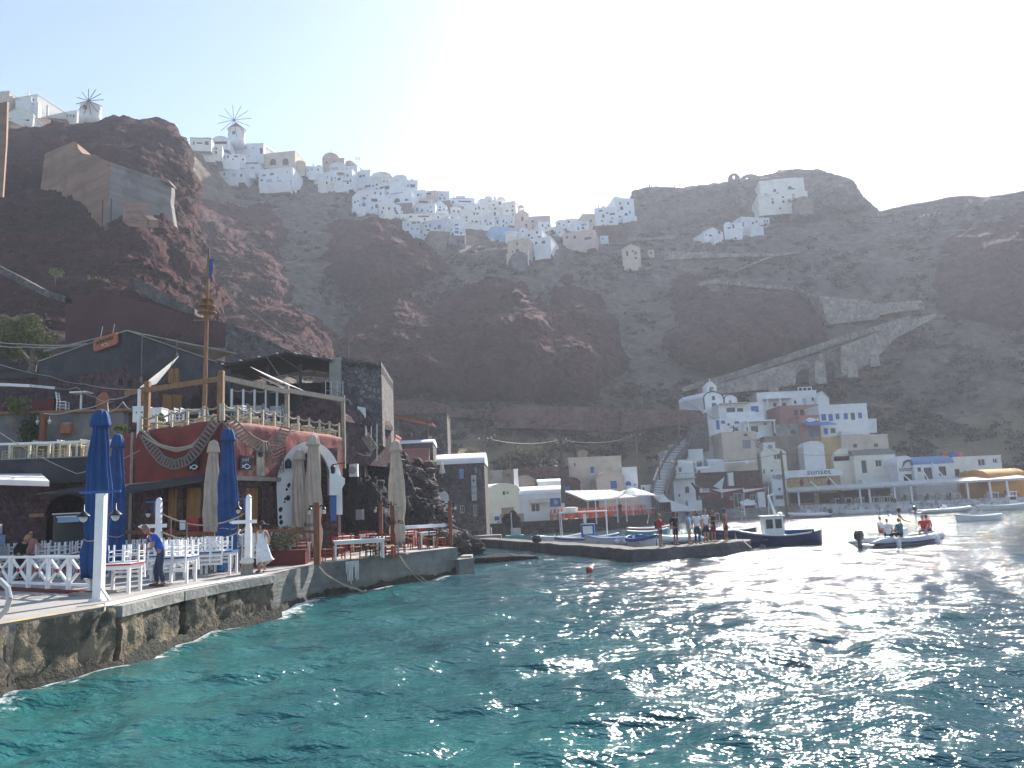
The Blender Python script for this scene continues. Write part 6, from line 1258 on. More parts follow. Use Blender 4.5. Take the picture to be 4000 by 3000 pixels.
r,f=house('purple stone gable building with a dark low archway',1135,1562,1345,1740,41,6,-.25,'purple_stone','front','purple_stone',eave=1655,wins=[(1205,1655,1245,1712,'a')],name='stone_house',drop=1)
g=thing('stone_stub','leaning rubble stone stub with pale coping left of the ladder','wall',P(1385,1790,43));MB().prism([(-.55,-1),(.55,-1),(.5,1.2),(.1,2.3),(-.35,3.2),(-.55,2.6)],0,.9).ob('wall','rubble',g);MB().bar((-.4,.4,3.25),(.55,.4,1.2),.8,.12).ob('coping','concrete',g)
g=thing('pale_slab','pale plastered slab leaning over a wooden ladder','slab',P(1425,1700,43));MB().prism([(-.45,0),(.1,-.1),(.0,1.5),(-.38,1.6)],0,.3).ob('slab','white_wall',g)
ladder('grey wooden ladder lying below the pale plastered slab',[P(1425,1700,42.4),P(1465,1760,42)],.4,9,'grey_wood')
for i,(x,y0,y1)in enumerate(((1450,1665,1745),(1472,1655,1800))):tag(MB().tube([P(x,y1,42.5),P(x,y0,42.5)],.03,6).ob('scaffold_pole','grey_metal'),['left scaffold pole beside the grey doorway','right scaffold pole beside the grey doorway'][i],'pole','scaffold poles')
AY=.3;f=Fac(1190,2190,33.6,AY);g=thing('white_arch','large whitewashed arch with dark stones set in its left pier','arch',f.o,AY)
def arc_pts(cx,y0,hw,yt,n=18):
 a,b=f.uv(cx-hw,y0)[0],f.uv(cx+hw,y0)[0];z0=f.uv(cx,y0)[1];z1=f.uv(cx,yt)[1];return[((a+b)/2-(b-a)/2*math.cos(math.pi*k/n),z0+(z1-z0)*math.sin(math.pi*k/n))for k in range(n+1)]
zb=f.uv(1190,2190)[1];o_=arc_pts(1208,1900,128,1724);i_=arc_pts(1222,1900,70,1758)
O=[(f.uv(1092,2190)[0],zb)]+o_+[(f.uv(1338,2010)[0],f.uv(1338,2010)[1])];I=[(f.uv(1152,2190)[0],zb)]+i_+[(f.uv(1292,2010)[0],f.uv(1292,2010)[1])]
mb=MB();n=len(O)
vs=[(p[0],0,p[1])for p in O]+[(p[0],0,p[1])for p in I]+[(p[0],.9,p[1])for p in O]+[(p[0],.9,p[1])for p in I]
mb.add(vs,[(k,k+1,n+k+1,n+k)for k in range(n-1)]+[(2*n+k,3*n+k,3*n+k+1,2*n+k+1)for k in range(n-1)]+[(k,2*n+k,2*n+k+1,k+1)for k in range(n-1)]+[(n+k,n+k+1,3*n+k+1,3*n+k)for k in range(n-1)]+[(n-1,3*n-1,4*n-1,2*n-1),(0,n,3*n,2*n)])
mb.ob('arch','white_wall',g);a=f.uv(1160,2190)[0];c=f.uv(1330,2190)[0];MB().box(a,.95,zb,c,1.4,f.uv(1220,1745)[1]).ob('infill_wall','purple_stone',g)
MB().add([(f.uv(1285,1830)[0],-.3,f.uv(1285,1830)[1]),(f.uv(1345,1870)[0],-.3,f.uv(1345,1870)[1]),(f.uv(1345,1890)[0],-.3,f.uv(1345,1890)[1]),(f.uv(1318,1935)[0],-.3,f.uv(1318,1935)[1]),(f.uv(1285,1935)[0],-.3,f.uv(1285,1935)[1])]+[(f.uv(1285,1830)[0],.8,f.uv(1285,1830)[1]),(f.uv(1345,1870)[0],.8,f.uv(1345,1870)[1]),(f.uv(1345,1890)[0],.8,f.uv(1345,1890)[1]),(f.uv(1318,1935)[0],.8,f.uv(1318,1935)[1]),(f.uv(1285,1935)[0],.8,f.uv(1285,1935)[1])],[(0,1,2,3,4),(5,9,8,7,6),(0,5,6,1),(1,6,7,2),(2,7,8,3),(3,8,9,4)]).ob('shoulder','white_wall',g)
MB().box(f.uv(1290,1940)[0],-.2,f.uv(1290,2035)[1],f.uv(1312,1940)[0],-.05,f.uv(1290,1937)[1]).ob('downpipe','blue_paint',g)
st_=MB()
for x,y,s in((1128,1896,.10),(1120,1912,.07),(1125,1945,.13),(1114,1948,.06),(1112,1960,.05),(1096,1990,.12),(1096,2020,.10),(1098,2040,.11),(1130,1890,.05)):
 q=f.uv(x,y);st_.blob((q[0],-.0,q[1]),(s*.8,.05,s),x,1,.2)
st_.ob('inset_stones','lava',g)
def bank(label,pts,n,seed,smin=.12,smax=.5,m='rubble'):
 rnd=random.Random(seed);c0=P(*pts[0][:3]);mb=MB()
 for k in range(n):
  a,b=rnd.choice(list(zip(pts[:-1],pts[1:])));t=rnd.random();q=[a[i]*(1-t)+b[i]*t for i in range(5)];p=P(q[0]+rnd.gauss(0,q[3]),q[1]+rnd.gauss(0,q[4]),q[2]+rnd.uniform(-.8,.8))-c0
  s=smin+(smax-smin)*rnd.random()**2.5;mb.blob(p,(s*rnd.uniform(.8,1.5),s,s*rnd.uniform(.6,1)),k+seed,1,.45)
 return tag(mb.ob('rubble_bank',m,loc=c0),label,'rubble',kind='stuff')
bank('loose stone rubble tumbling down right of the cream parasol',[(1500,1810,50,30,25),(1560,1850,51,35,30),(1620,1900,52,35,35),(1670,1970,53,30,35),(1720,2050,54,30,25)],520,3)
bank('rough stone rubble heaped above the huge lava boulder',[(1470,1820,47,25,20),(1520,1850,48,30,30),(1560,1900,49,30,35)],160,5)
bank('jagged rocks piled at the tip of the quay',[(1690,2085,46,20,15),(1740,2100,48,25,14),(1795,2118,50,18,12)],130,9,.2,.6)
ro=lambda label,x,y,d,r,seed,m='lava',z=None,nm='boulder',grp=None,amp=.3,sub=5:tag(MB().blob((0,0,0),r,seed,sub,amp,1.5).ob(nm,m,loc=(P(x,y,d)if z is None else Vector((P(x,y,d).x,d,z))),smooth=True),label,'rock',grp)
ro('huge black lava boulder behind the red chairs',1402,2010,43,(1.55,1.6,2.35),3)
ro('second black lava outcrop right of the huge boulder',1520,1980,47,(1.3,1.8,2.3),8);ro('smooth dark lava hump under the stone building',1600,2030,48,(1.4,1.5,1.4),15);ro('dark rock mass above the boulders',1440,1885,49,(2.3,2,1.1),22,'rubble')
ro('steep rubble bank right of the cream parasol',1630,1985,55,(1.4,2.2,1.6),31,'rubble');ro('rubble foot falling to the sea beside the stone building',1690,2040,55,(1.5,2.0,1.1),35,'rubble');ro('rubble slope between boulders and pink wall',1545,1880,54,(1.7,2,1.2),39,'rubble')
for i,(x,y,z,r,lb)in enumerate(((1715,2130,.7,(.8,.9,.9),'black rock touching the tip of the quay'),(1760,2100,.9,(1.1,1,.8),'dark boulder behind the tip post'),(1800,2110,.6,(.9,.9,.8),'dark boulder left of the pale stone blocks'),(1842,2140,.4,(.9,.8,.6),'wet dark rock at the foot of the pier'),(1740,2165,.2,(.6,.6,.4),'low wet rock washed by foam'),(1775,2060,1.2,(1.4,1.2,1.1),'rubble heap under the stone building front'))):
 p=G(x,y,z);ro(lb,x,y,p.y,r,50+i,'rubble' if 'rubble' in lb else 'lava',z,grp='rocks at the quay tip')
for i,(x0,y0,x1,y1,z)in enumerate(((1830,2085,1920,2110,1.1),(1846,2104,1958,2130,.8),(1800,2178,1842,2200,.4))):
 p=G((x0+x1)/2,y1,0);w=(x1-x0)*p.y/F;tag(MB().box(-w/2,0,-1.0,w/2,1.6,z).ob('stone_block','concrete',loc=(p.x,p.y,0)),['upper pale stone block at the root of the pier','lower pale stone block at the root of the pier','small stone block near the washed rocks'][i],'block','stone blocks by the pier')
f=Fac(1380,1862,41.5);a,b,c,d=f.rect(1364,1812,1396,1862);g=thing('air_conditioner','white air conditioner unit standing on the lava boulder','air conditioner',f.o);MB().box(a,0,0,c,.35,d).ob('case','white_paint',g);MB().lathe([(.2,0),(.2,-.02)],16,M=Matrix.Translation((-.05,-.005,d/2))@Matrix.Rotation(math.pi/2,4,'X')).ob('fan_grille','grey_metal',g);MB().box(a,.1,-1.2,c,.3,0).ob('bracket','black_metal',g)
f=Fac(1408,2010,41.0);a,b,c,d=f.rect(1394,1990,1420,2030);tag(MB().box(a,-.3,b,c,.2,d).ob('meter_box','grey_paint',loc=f.o),'blue grey meter box door on the huge lava boulder','meter box')
f=Fac(1344,1820,42);a,b,c,d=f.rect(1332,1800,1362,1862);tag(MB().box(a,0,b,c,.2,d).ob('hanging_board','black_fabric',loc=f.o),'dark hanging panel left of the air conditioner','panel')
tag(MB().lathe([(.12,0),(.14,.1),(.13,.3),(.02,.42)],8).ob('wall_lantern','black_metal',loc=P(1126,1830,33.1)),'dark wall lantern on the left pier of the white arch','lantern')
tag(MB().bar((0,0,0),(.55,-.1,.05),.04).lathe([(.04,.1),(.1,0),(.1,-.25),(.03,-.3)],8,(.0,0,-.1)).ob('wall_lantern','black_metal',loc=P(1300,1815,33.7)),'black bracket lantern on the right shoulder of the white arch','lantern')
rope('loose pale cable looping down beside the scaffold poles',[P(1350,1715,42),P(1385,1760,42),P(1440,1778,42),P(1448,1770,42),P(1430,1766,42)],.03,.1,'wire_pale','cable',cat='cable')
r,f=house('rose plastered terrace parapet above the rubble bank',1560,1760,1676,1806,60,5,.1,'pink_wall',name='parapet_wall',cat='wall',drop=.3);
r,f=house('rose plastered chimney block beside the white vault roof',1506,1706,1545,1760,62,3,0,'pink_wall',name='chimney_block',cat='wall',drop=2)
r,f=house('long stone house with a white vaulted roof strip behind the rose parapet',1540,1710,1692,1830,66,6,.05,'grey_stone','side','white_wall',eave=1732,name='stone_house',drop=2)
r,f=house('tall stone house with flat top behind the brown pergola',1560,1622,1748,1770,74,7,.04,'grey_stone',name='stone_house',drop=3,wins=[(1672,1702,1688,1732,'gd'),(1604,1690,1612,1704,'wd')])
g=thing('pergola','brown pergola with orange wall in front of the stone house','pergola',P(1550,1710,68));MB().box(-.9,0,-2.5,-.55,.4,2.4).ob('pillar','beige_wall',g);MB().add([(-.9,-.5,2.1),(3.1,-.5,1.0),(3.1,2.5,1.0),(-.9,2.5,2.1),(-.9,-.5,2.25),(3.1,-.5,1.12),(3.1,2.5,1.12),(-.9,2.5,2.25)],[(0,1,5,4),(4,5,6,7),(1,2,6,5),(0,3,2,1),(0,4,7,3)]).ob('roof','brown_post',g)
for x in(.6,2.6):MB().box(x,-.3,-2.8,x+.12,-.18,1.5).ob('post','brown_post',g)
MB().box(-.5,0,-1.4,2.9,.25,-.35).ob('low_wall','orange_wall',g)
r,f=house('dark stone building with white barrel roof, small balcony and round archway',1692,1762,1895,2075,70,8,.0,'grey_stone','side','white_wall',eave=1812,name='stone_building',cat='building',drop=1.5,wins=[(1794,1830,1812,1870,'lb'),(1798,1974,1815,2004,'w'),(1850,1972,1864,2016,'w'),(1854,1824,1862,1848,'lb')])
panel2=lambda nm,x0,y0,x1,y1,m,ar=False,off=-.06:MB().prism(arch(*(lambda q:(q[0],q[2],q[1],q[3]-(q[2]-q[0])/2))(f.rect(x0,y0,x1,y1)),10),off,off+.12).ob(nm,m,r)if ar else MB().box(*(lambda q:(q[0],off,q[1],q[2],off+.12,q[3]))(f.rect(x0,y0,x1,y1))).ob(nm,m,r)
panel2('archway',1694,1914,1754,2012,'white_wall',True,-.14);panel2('arch_recess',1697,1922,1746,2012,'grey_paint',True,-.10)
q=f.rect(1692,1862,1768,1868);MB().box(q[0],-.5,q[1],q[2],0,q[3]).ob('balcony','grey_stone',r)
q=f.rect(1842,1856,1862,1956);g=thing('banner','grey vertical cloth banner with dark letters on the stone building','banner',f.at((q[0]+q[2])/2,-.2,q[1]));w=(q[2]-q[0])/2;h=q[3]-q[1];MB().box(-w,0,0,w,.03,h).ob('cloth','rubber_grey',g);MB().prism([(-.1,h*.75),(.1,h*.75),(0,h*.86)],-.02,-.004).ob('emblem','dark_plaster',g)
for k,ch in enumerate('SUN ART'.split()):add_text(ch,.3,'grey_plaster',g,(0,-.01,h*(.5-.25*k)),align='CENTER',sx=.7)
p=P(1728,1866,69.2);closed=thing('closed_parasol','tiny closed white parasol on the stone building balcony','parasol',p,0,'closed parasols');MB().tube([(0,0,0),(0,0,1.3)],.03).ob('pole','grey_metal',closed);MB().lathe([(.05,.3),(.26,.4),(.14,.95),(.12,1.2),(.02,1.35)],16,fold=.1,nf=8).ob('canopy','white_fabric',closed)
r,f=house('narrow white chimney wall behind the stone building',1872,1780,1890,1880,74,3,0,'white_wall',name='chimney_wall',cat='wall',drop=1)
f=Fac(240,2200,37,.12);g=thing('retaining_wall','dark purple stone retaining wall with a wide cave arch','wall',f.o,.12)
a,b,c,d=f.rect(-120,1870,545,2200);R4=lambda x0,y0,x1,y1:f.rect(x0,y0,x1,y1)
q=R4(180,1932,345,2190);mb=MB();n=16;cx=(q[0]+q[2])/2;rr=(q[2]-q[0])/2;zs=q[3]-rr*.8
pts=[(cx-rr*math.cos(math.pi*k/n),zs+rr*.8*math.sin(math.pi*k/n))for k in range(n+1)]
mb.add([(a,0,0),(q[0],0,0),(q[0],0,d),(a,0,d)],[(0,1,2,3)]);mb.add([(q[2],0,0),(c,0,0),(c,0,d),(q[2],0,d)],[(0,1,2,3)])
for k in range(n):
 p0,p1=pts[k],pts[k+1];mb.add([(p0[0],0,p0[1]),(p1[0],0,p1[1]),(p1[0],0,d),(p0[0],0,d)],[(0,1,2,3)]);mb.add([(p0[0],0,p0[1]),(p0[0],3,p0[1]),(p1[0],3,p1[1]),(p1[0],0,p1[1])],[(0,1,2,3)])
mb.add([(q[0],0,0),(q[0],3,0),(q[0],3,zs),(q[0],0,zs),(q[2],0,0),(q[2],3,0),(q[2],3,zs),(q[2],0,zs)],[(0,1,2,3),(4,7,6,5)]);mb.box(a,3,0,c,3.3,d);mb.add([(a,0,d),(c,0,d),(c,3,d),(a,3,d)],[(0,1,2,3)])
mb.ob('wall','purple_stone',g);po=[(cx+(rr+.3)*-math.cos(math.pi*k/n),zs+(rr*.8+.3)*math.sin(math.pi*k/n))for k in range(n+1)];m2=MB()
for k in range(n):m2.add([(pts[k][0],-.06,pts[k][1]),(pts[k+1][0],-.06,pts[k+1][1]),(po[k+1][0],-.06,po[k+1][1]),(po[k][0],-.06,po[k][1])],[(0,1,2,3)])
m2.ob('arch_ring','red_stone',g)
rub=MB()
for k in range(46):x=RND.uniform(195,330);y=RND.uniform(1836,1895);w=f.uv(x,y);rub.blob((w[0],-.05,w[1]),(RND.uniform(.08,.22),.15,RND.uniform(.06,.15)),k,1,.3)
rub.ob('rubble_patch','purple_stone',g)
f5=Fac(240,1870,36.4,.12);g=thing('terrace_wall','dark plastered terrace parapet above the cave arch','wall',f5.o,.12);q=f5.rect(-120,1790,545,1870);MB().box(q[0],0,q[1]-.2,q[2],4,q[3]).ob('parapet','dark_plaster',g);TZ=f5.o.z+q[3]
MB().box(q[0],-.08,q[3],q[2],4.05,q[3]+.05).ob('floor_slab','concrete',g)
g=thing('white_railing','white wooden railing along the dark left terrace','railing',f5.at(0,0,q[3]+.05),.12)
MB().box(q[0],-.05,.62,q[2]-.6,.05,.72).ob('top_rail','white_paint',g)
for k in range(9):x=q[0]+(q[2]-.6-q[0])*k/8;MB().box(x-.05,-.05,0,x+.05,.05,.62).ob('post','yellow_wood',g)
for i,(x,nm)in enumerate(((95,'far left'),(190,'left'),(280,'middle'),(420,'right'))):
 p=f5.at(f5.uv(x,1780,1.2)[0],1.2,q[3]+.05);copy_of(tyl,p,f'pale yellow table {nm} on the dark left terrace',.12,'pale tables on the left terrace')
 for s,dx in(('left',-.75),('right',.75)):copy_of(cyl,p+Vector((dx,0,0)),f'pale yellow chair on the {s} of the {nm} table, left terrace',(-1.57 if dx<0 else 1.57)+RND.uniform(-.3,.3),'pale chairs on the left terrace')
r,f6=house('grey plastered rock wall behind the left terrace',-120,1615,480,1800,41,4,.12,'grey_plaster',name='rock_wall',cat='wall',drop=1,rm='wood',rh=.12,over=.25)
g=thing('hedge','tall dark green clipped hedge on the left terrace','hedge',f6.at(f6.uv(112,1745,-.5)[0],-.5,f6.uv(112,1745,-.5)[1]));MB().leaves((0,0,1.0),(.62,.4,1.15),1500,.07,RND,30).ob('foliage','leaf_green',g);MB().tube([(0,0,-.3),(0,0,1.2)],.06).ob('stem','bark',g)
g=thing('wooden_post','reddish wooden post with two lanterns beside the hedge','post',f6.at(f6.uv(164,1780,-.9)[0],-.9,f6.uv(164,1785,-.9)[1]));h=f6.uv(164,1613,-.9)[1]-f6.uv(164,1785,-.9)[1];MB().box(-.13,-.13,0,.13,.13,h).ob('post','brown_post',g)
for sx in(-1,1):lantern(g,sx*.3,0,h-.45,.7,'white_paint')
q=f6.rect(243,1660,284,1695);g=thing('wall_box','square orange box mounted on the grey rock wall','box',f6.at((q[0]+q[2])/2,-.3,q[1]));w=(q[2]-q[0])/2;MB().box(-w,0,0,w,.35,q[3]-q[1]).ob('box','terracotta',g);MB().box(-w*.7,.05,q[3]-q[1],w*.7,.3,q[3]-q[1]+.12).ob('lid','concrete',g)
tz=f6.o.z+f6.rect(0,1615,100,1700)[3]+.12
def onf6(x,ly):p=f6.at(f6.uv(x,1610,ly)[0],ly,0);p.z=tz;return p
copy_of(cw,onf6(245,.8),'single white chair on the upper left ledge',math.radians(100),None,scale=1.15)
g=thing('pedestal_table','white pedestal table alone on the upper left ledge','table',onf6(315,.8));MB().box(-.45,-.35,.95,.45,.35,1.03).ob('tabletop','white_paint',g);MB().tube([(0,0,0),(0,0,.95)],.06).ob('pedestal','white_paint',g);MB().lathe([(.2,0),(.18,.04)],12).ob('foot','white_paint',g)
tag(MB().box(-.6,0,0,.6,.5,.7).box(-.62,-.02,.7,.62,.52,.76).ob('crate','dark_red_paint',loc=onf6(165,1.4)),'dark red cupboard left of the single white chair','cupboard')
tag(MB().blob((0,0,.5),(.65,.4,.75),5,3,.15).ob('oven_dome','terracotta',loc=onf6(418,1.6),smooth=True),'rounded terracotta oven at the foot of the purple house','oven')
r,f7=house('dark shed roofed wall under the tree at far left',-200,1480,330,1610,46,4,.12,'purple_stone',name='shed',cat='shed',drop=1,rm='dark_plaster',rh=.35,over=.2)
tag(MB().bar(P(-60,1500,43.5),P(125,1508,43),.3,.16).ob('white_beam','white_paint'),'long white roof edge beam at far left','beam');tag(MB().bar(P(126,1508,43),P(222,1517,42.7),.26,.14).ob('grey_beam','grey_metal'),'short grey gutter continuing the white roof edge','gutter')
def awning(label,pts,m,th=.05,name='awning'):
 a,b,c,d=[Vector(p)for p in pts];o0=a.copy();z=Vector((0,0,th));return tag(MB().add([p-o0 for p in(a,b,c,d)]+[p-o0+z for p in(a,b,c,d)],[(0,3,2,1),(4,5,6,7),(0,1,5,4),(1,2,6,5),(2,3,7,6),(3,0,4,7)]).ob(name,m,loc=o0),label,'awning')
awning('white retractable awning at the left edge of the picture',[P(-150,1890,33),P(192,1900,33),P(160,1868,36.3),P(-150,1868,36.3)],'white_fabric',.22)
awning('thin black awning over the cave arch',[P(130,1938,33.5),P(420,1924,33.5),P(545,1885,36),P(330,1900,36.5)],'black_fabric',.06)
awning('dark awning under the red tavern wall',[P(430,1940,31.2),P(792,1882,29.8),P(800,1862,30.4),P(520,1890,33)],'dark_plaster',.05)
for x0,y0,x1,y1,d_,lb,m in((455,1958,582,2200,33.5,'pale grey panelled bar cupboard left of the tavern doors','rubber_grey'),(205,2008,330,2200,34.5,'dark bar counter with glass front inside the cave arch','window_dark'),(225,2020,310,2040,33.8,'pale sheet lying on the dark bar counter','pale_blue_wall')):
 f=Fac((x0+x1)/2,y1,d_);q=f.rect(x0,y0,x1,y1);zb_=max(q[1],QZ-f.o.z);g=thing('bar_counter',lb,'counter',f.o);MB().box(q[0],0,zb_,q[2],.7,q[3]).ob('body',m,g);MB().box(q[0]-.04,-.05,q[3],q[2]+.04,.75,q[3]+.05).ob('top','white_paint' if m!='rubber_grey' else 'grey_metal',g)
 if m=='rubber_grey':
  for k in range(3):x=q[0]+(q[2]-q[0])*k/3;MB().box(x+.03,-.025,q[3]*.5,x+(q[2]-q[0])/3-.03,-.003,q[3]-.06).ob('panel','grey_metal',g)
g=thing('stacked_stairs','pale blue stepped slabs at the left edge behind the women','steps',P(-190,2190,29));
for k in range(5):MB().box(-1.5,k*.12,k*.42,.75-k*.13,2,k*.42+.39).ob('step','pale_blue_wall' if k%2 else 'rubber_grey',g)
f=Fac(140,2020,33);q=f.rect(112,2006,170,2028);tag(MB().box(q[0],0,0,q[2],.1,q[3]).ob('hanging_board','wood',loc=f.o),'small brown board hanging on the dark stone wall','board')
f=Fac(752,2090,30.2);q=f.rect(728,2025,776,2090);g=thing('drinks_fridge','red drinks fridge beside the tavern doors','fridge',f.o);MB().box(q[0],0,q[1]-.9,q[2],.6,q[3]).ob('body','red_paint',g);MB().box(q[0]+.06,-.02,.1,q[2]-.06,-.004,q[3]-.3).ob('door','maroon_wall',g)
f=Fac(712,2070,30.2);q=f.rect(702,2032,724,2070);tag(MB().box(q[0],0,0,q[2],.03,q[3]).ob('menu_board','white_paint',loc=f.o),'small white menu board left of the red fridge','menu board')
g=thing('olive_tree','grey green tree leaning over the far left wall','tree',P(110,1500,47.5));rnd=random.Random(9)
tr_=MB();tr_.tube([(0,0,-1),(.15,0,.6),(.3,0,1.4),(.1,0,2.2)],[.3,.24,.2,.14],8);tr_.tube([(.25,0,1.1),(.9,.2,1.9),(1.0,.2,2.6)],[.15,.1,.05],6);tr_.tube([(.2,0,1.2),(-.7,.1,2.2),(-1.3,0,3.0)],[.15,.1,.05],6);tr_.tube([(.1,0,2.1),(-.2,0,3.2),(-.3,.1,3.9)],[.13,.09,.04],6);tr_.ob('trunk','bark',g)
cr=MB()
for c,r_,n in(((-.4,0,3.6),(1.5,1.3,.9),1300),((-1.4,.1,2.9),(1.2,1.1,.8),900),((.9,.1,2.4),(1.1,1,.8),900),((1.2,0,1.7),(.9,.8,.55),600),((.2,-.3,2.8),(1.2,.9,.7),800),((-.9,-.2,1.9),(.9,.8,.6),600)):cr.leaves(c,r_,n,.10,rnd,12)
cr.ob('crown','leaf_olive',g)
for x,y,s,d_,lb in((385,1128,1.5,84,'bright green bush above the dark red wall'),(218,1075,.8,84,'small bright green bush on the rocky slope'),(60,1600,.7,40,'low shrub at the foot of the hedge wall')):
 g=thing('bush',lb,'bush',P(x,y,d_));MB().leaves((0,0,.2),(s,s*.8,s*.9),420,.13*s,rnd,10).ob('foliage','leaf_bright',g);MB().tube([(0,0,-1),(0,0,.5)],.06).ob('stem','bark',g)
strip('dark maroon plastered wall across the foot of the left cliff',[(255,1155),(430,1150),(560,1180),(720,1225),(880,1262),(885,1350)],[(255,1420),(430,1420),(560,1420),(720,1420),(880,1420),(885,1420)],'maroon_rough',0,2,'plaster_wall',66)
strip('rough grey stone ramp wall descending beside the maroon wall',[(525,1085),(600,1120),(700,1180),(760,1205)],[(525,1130),(600,1175),(700,1215),(760,1228)],'grey_stone',0,2,'ramp_wall',68)
strip('rough brown ramp wall right of the dark canopy',[(880,1255),(1000,1310),(1150,1380),(1300,1410),(1480,1430)],[(880,1420),(1000,1440),(1150,1450),(1300,1460),(1480,1500)],'grey_stone',0,2,'ramp_wall',58)
strip('dry stone path wall running down at the far left',[(-60,1010),(60,1070),(160,1125),(280,1165)],[(-60,1040),(60,1100),(160,1150),(280,1190)],'grey_stone',0,2,'path_wall',66)
d0=100
def ruin():
 g=thing('concrete_ruin','ruined brown and grey concrete building stuck on the left red cliff','ruin',P(430,870,d0));O=P(430,870,d0)
 def face(pts,d1,d2,x1,x2,m,nm,th=2.0):
  V_=[]
  for x,y in pts:dd=d1+(d2-d1)*(x-x1)/(x2-x1);V_.append(P(x,y,dd)-O)
  n=len(V_);W=[v+Vector((0,th,0))for v in V_];mb=MB();mb.add(V_+W,[tuple(range(n)),tuple(range(2*n-1,n-1,-1))]+[(i,(i+1)%n,(i+1)%n+n,i+n)for i in range(n)]);return mb.ob(nm,m,g)
 face([(158,735),(175,600),(240,572),(290,552),(302,560),(304,578),(322,598),(345,604),(372,604),(395,618),(432,634),(428,760),(405,900),(330,890),(240,860),(160,800)],110,100,158,430,'concrete_ruin_brown','broken_wall',5)
 face([(432,634),(625,700),(668,718),(670,745),(666,790),(680,880),(560,900),(405,900),(428,760)],100,108,430,670,'concrete_ruin','front_wall',1.2)
 face([(625,702),(640,690),(655,700),(668,718)],105,107,620,670,'castle_stone','broken_top',2)
 mb=MB();
 for x in(482,526):
  V_=[P(x-4,862,96)-O,P(x,790,99.5)-O,P(x+18,788,99.5)-O,P(x+34,840,97)-O,P(x+62,858,95.5)-O,P(x+62,888,95.5)-O,P(x+20,884,96)-O]
  W=[v+Vector((.9,.25,0))for v in V_];n=7;mb.add(V_+W,[tuple(range(n)),tuple(range(2*n-1,n-1,-1))]+[(i,(i+1)%n,(i+1)%n+n,i+n)for i in range(n)])
 mb.ob('stair_cheek','concrete_ruin_brown',g)
 pat=MB()
 for x,y in((435,776),(402,780)):a,b=P(x,y,99.6)-O,P(x-3,885,99.6)-O;pat.tube([a,b],.08,5)
 pat.ob('rebar','black_metal',g)
ruin()
tag(MB().add([tuple(P(x,y,dd))for x,y,dd in((-40,410,80),(28,396,80),(24,560,80),(10,770,80),(-40,770,80),(-40,410,84),(36,400,84),(30,560,84),(16,770,84),(-40,770,84))],[(0,4,3,2,1),(5,6,7,8,9),(0,1,6,5),(1,2,7,6),(2,3,8,7),(3,4,9,8)]).ob('concrete_pillar','concrete_ruin_brown'),'tall brown concrete pillar cut by the left picture edge','pillar')
for pts,lb in(([P(-60,1320,40),P(70,1342,40),P(340,1342,42)],'thick upper white cable in front of the tree'),([P(-60,1340,40),P(100,1355,40),P(340,1345,42)],'lower white cable in front of the tree'),([P(222,1515,41),P(300,1512,40.5),P(370,1550,40),P(440,1570,38)],'loose cable sagging from the grey gutter'),([P(172,1615,36),P(300,1600,35.5),P(430,1560,34),P(545,1522,33)],'pale cable from the reddish post to the metal pole'),([P(-40,1410,44),P(200,1470,43),P(330,1500,42),P(545,1520,33.2)],'thin sagging wire from the tree to the pergola'),([P(420,1575,39),P(425,1610,38.5),P(480,1570,38),P(516,1598,37)],'curled cable beside the pale cabinet'),([P(0,1690,32),P(300,1850,29),P(545,1760,30)],'very thin line crossing the left terrace')):
 rope(lb,pts,.025 if 'white' in lb or 'pale' in lb else .015,.1,'wire_pale','cable',cat='cable',group='cables on the left')
HZ=1.3
HE=[G(1800,2075,HZ)]+[G(x,y,HZ)for x,y in((1850,2054),(2000,2043),(2200,2032),(2447,2016),(2645,2003),(2815,1991),(2960,1984),(3122,1975),(3560,1958),(4020,1942),(4600,1925))]
struct(MB().slab([(p.x,p.y)for p in HE]+[(HE[-1].x,160),(-6,160),(-10,HE[0].y)],-3,HZ).ob('harbour_quay','quay_top'))
for i in range(len(HE)-1):
 a,b=HE[i],HE[i+1];d=(b-a).normalized();o=Vector((d.y,-d.x,0));L=(b-a).length;nu=max(3,int(L/.6));vs=[]
 for k in range(nu+1):
  for j in range(6):
   p=a.lerp(b,k/nu);p.z=-1+(HZ+.06+1)*j/5;vs.append(p+o*(.12+.12*mn.noise(p*1.1)))
 w=MB().add(vs,[(k*6+j,k*6+6+j,k*6+7+j,k*6+1+j)for k in range(nu)for j in range(5)])
 w.quad(a+Vector((0,0,.06))+o*.14,b+Vector((0,0,.06))+o*.14,b+Vector((0,0,.06))-o*.5,a+Vector((0,0,.06))-o*.5)
 struct(w.ob('harbour_wall','white_wash_stone' if i>=8 else 'lava' if i in(1,2,3,4)else 'concrete',smooth=True))
struct(MB().slab([(p.x,p.y)for p in(G(2462,2030,.5),G(2540,2028,.5),G(2540,2018,.5),G(2462,2022,.5))],-2,.5).ob('landing_step','concrete'))
mat('yellow_pale',(.79,.74,.57),(.72,.67,.51),1.0,.85,.15,8,stain=(.5,.46,.36),ssc=.4,slo=.56,shi=.85)
def HH(label,x0,y0,x1,y1,roof='flat',wins=(),wall='white_wall',d=None,off=4,dep=7,drop=3,yaw=0,**k):
 return house(label,x0,y0,x1,y1,d or Dm((x0+x1)/2,y1)-off,dep,yaw,wall,roof,wins=wins,drop=drop,group=k.pop('group',None),name=k.pop('name','harbour_house'),**k)
r,f=HH('pale yellow vaulted house with serving hatch beside the orange chairs',1910,1890,2030,2036,'front',[(1964,1916,1974,1934,'k'),(1978,1918,1990,1932,'w')],'yellow_pale',d=95.5,dep=9,yaw=.55,eave=1918,drop=1,rm='white_wall')
r2_,f_=HH('white vaulted wing with hatch window and blue picture board',2028,1896,2205,2034,'side',[(2074,1966,2110,2000,'w')],'white_wall',d=97,dep=7,yaw=.05,eave=1928,drop=1)
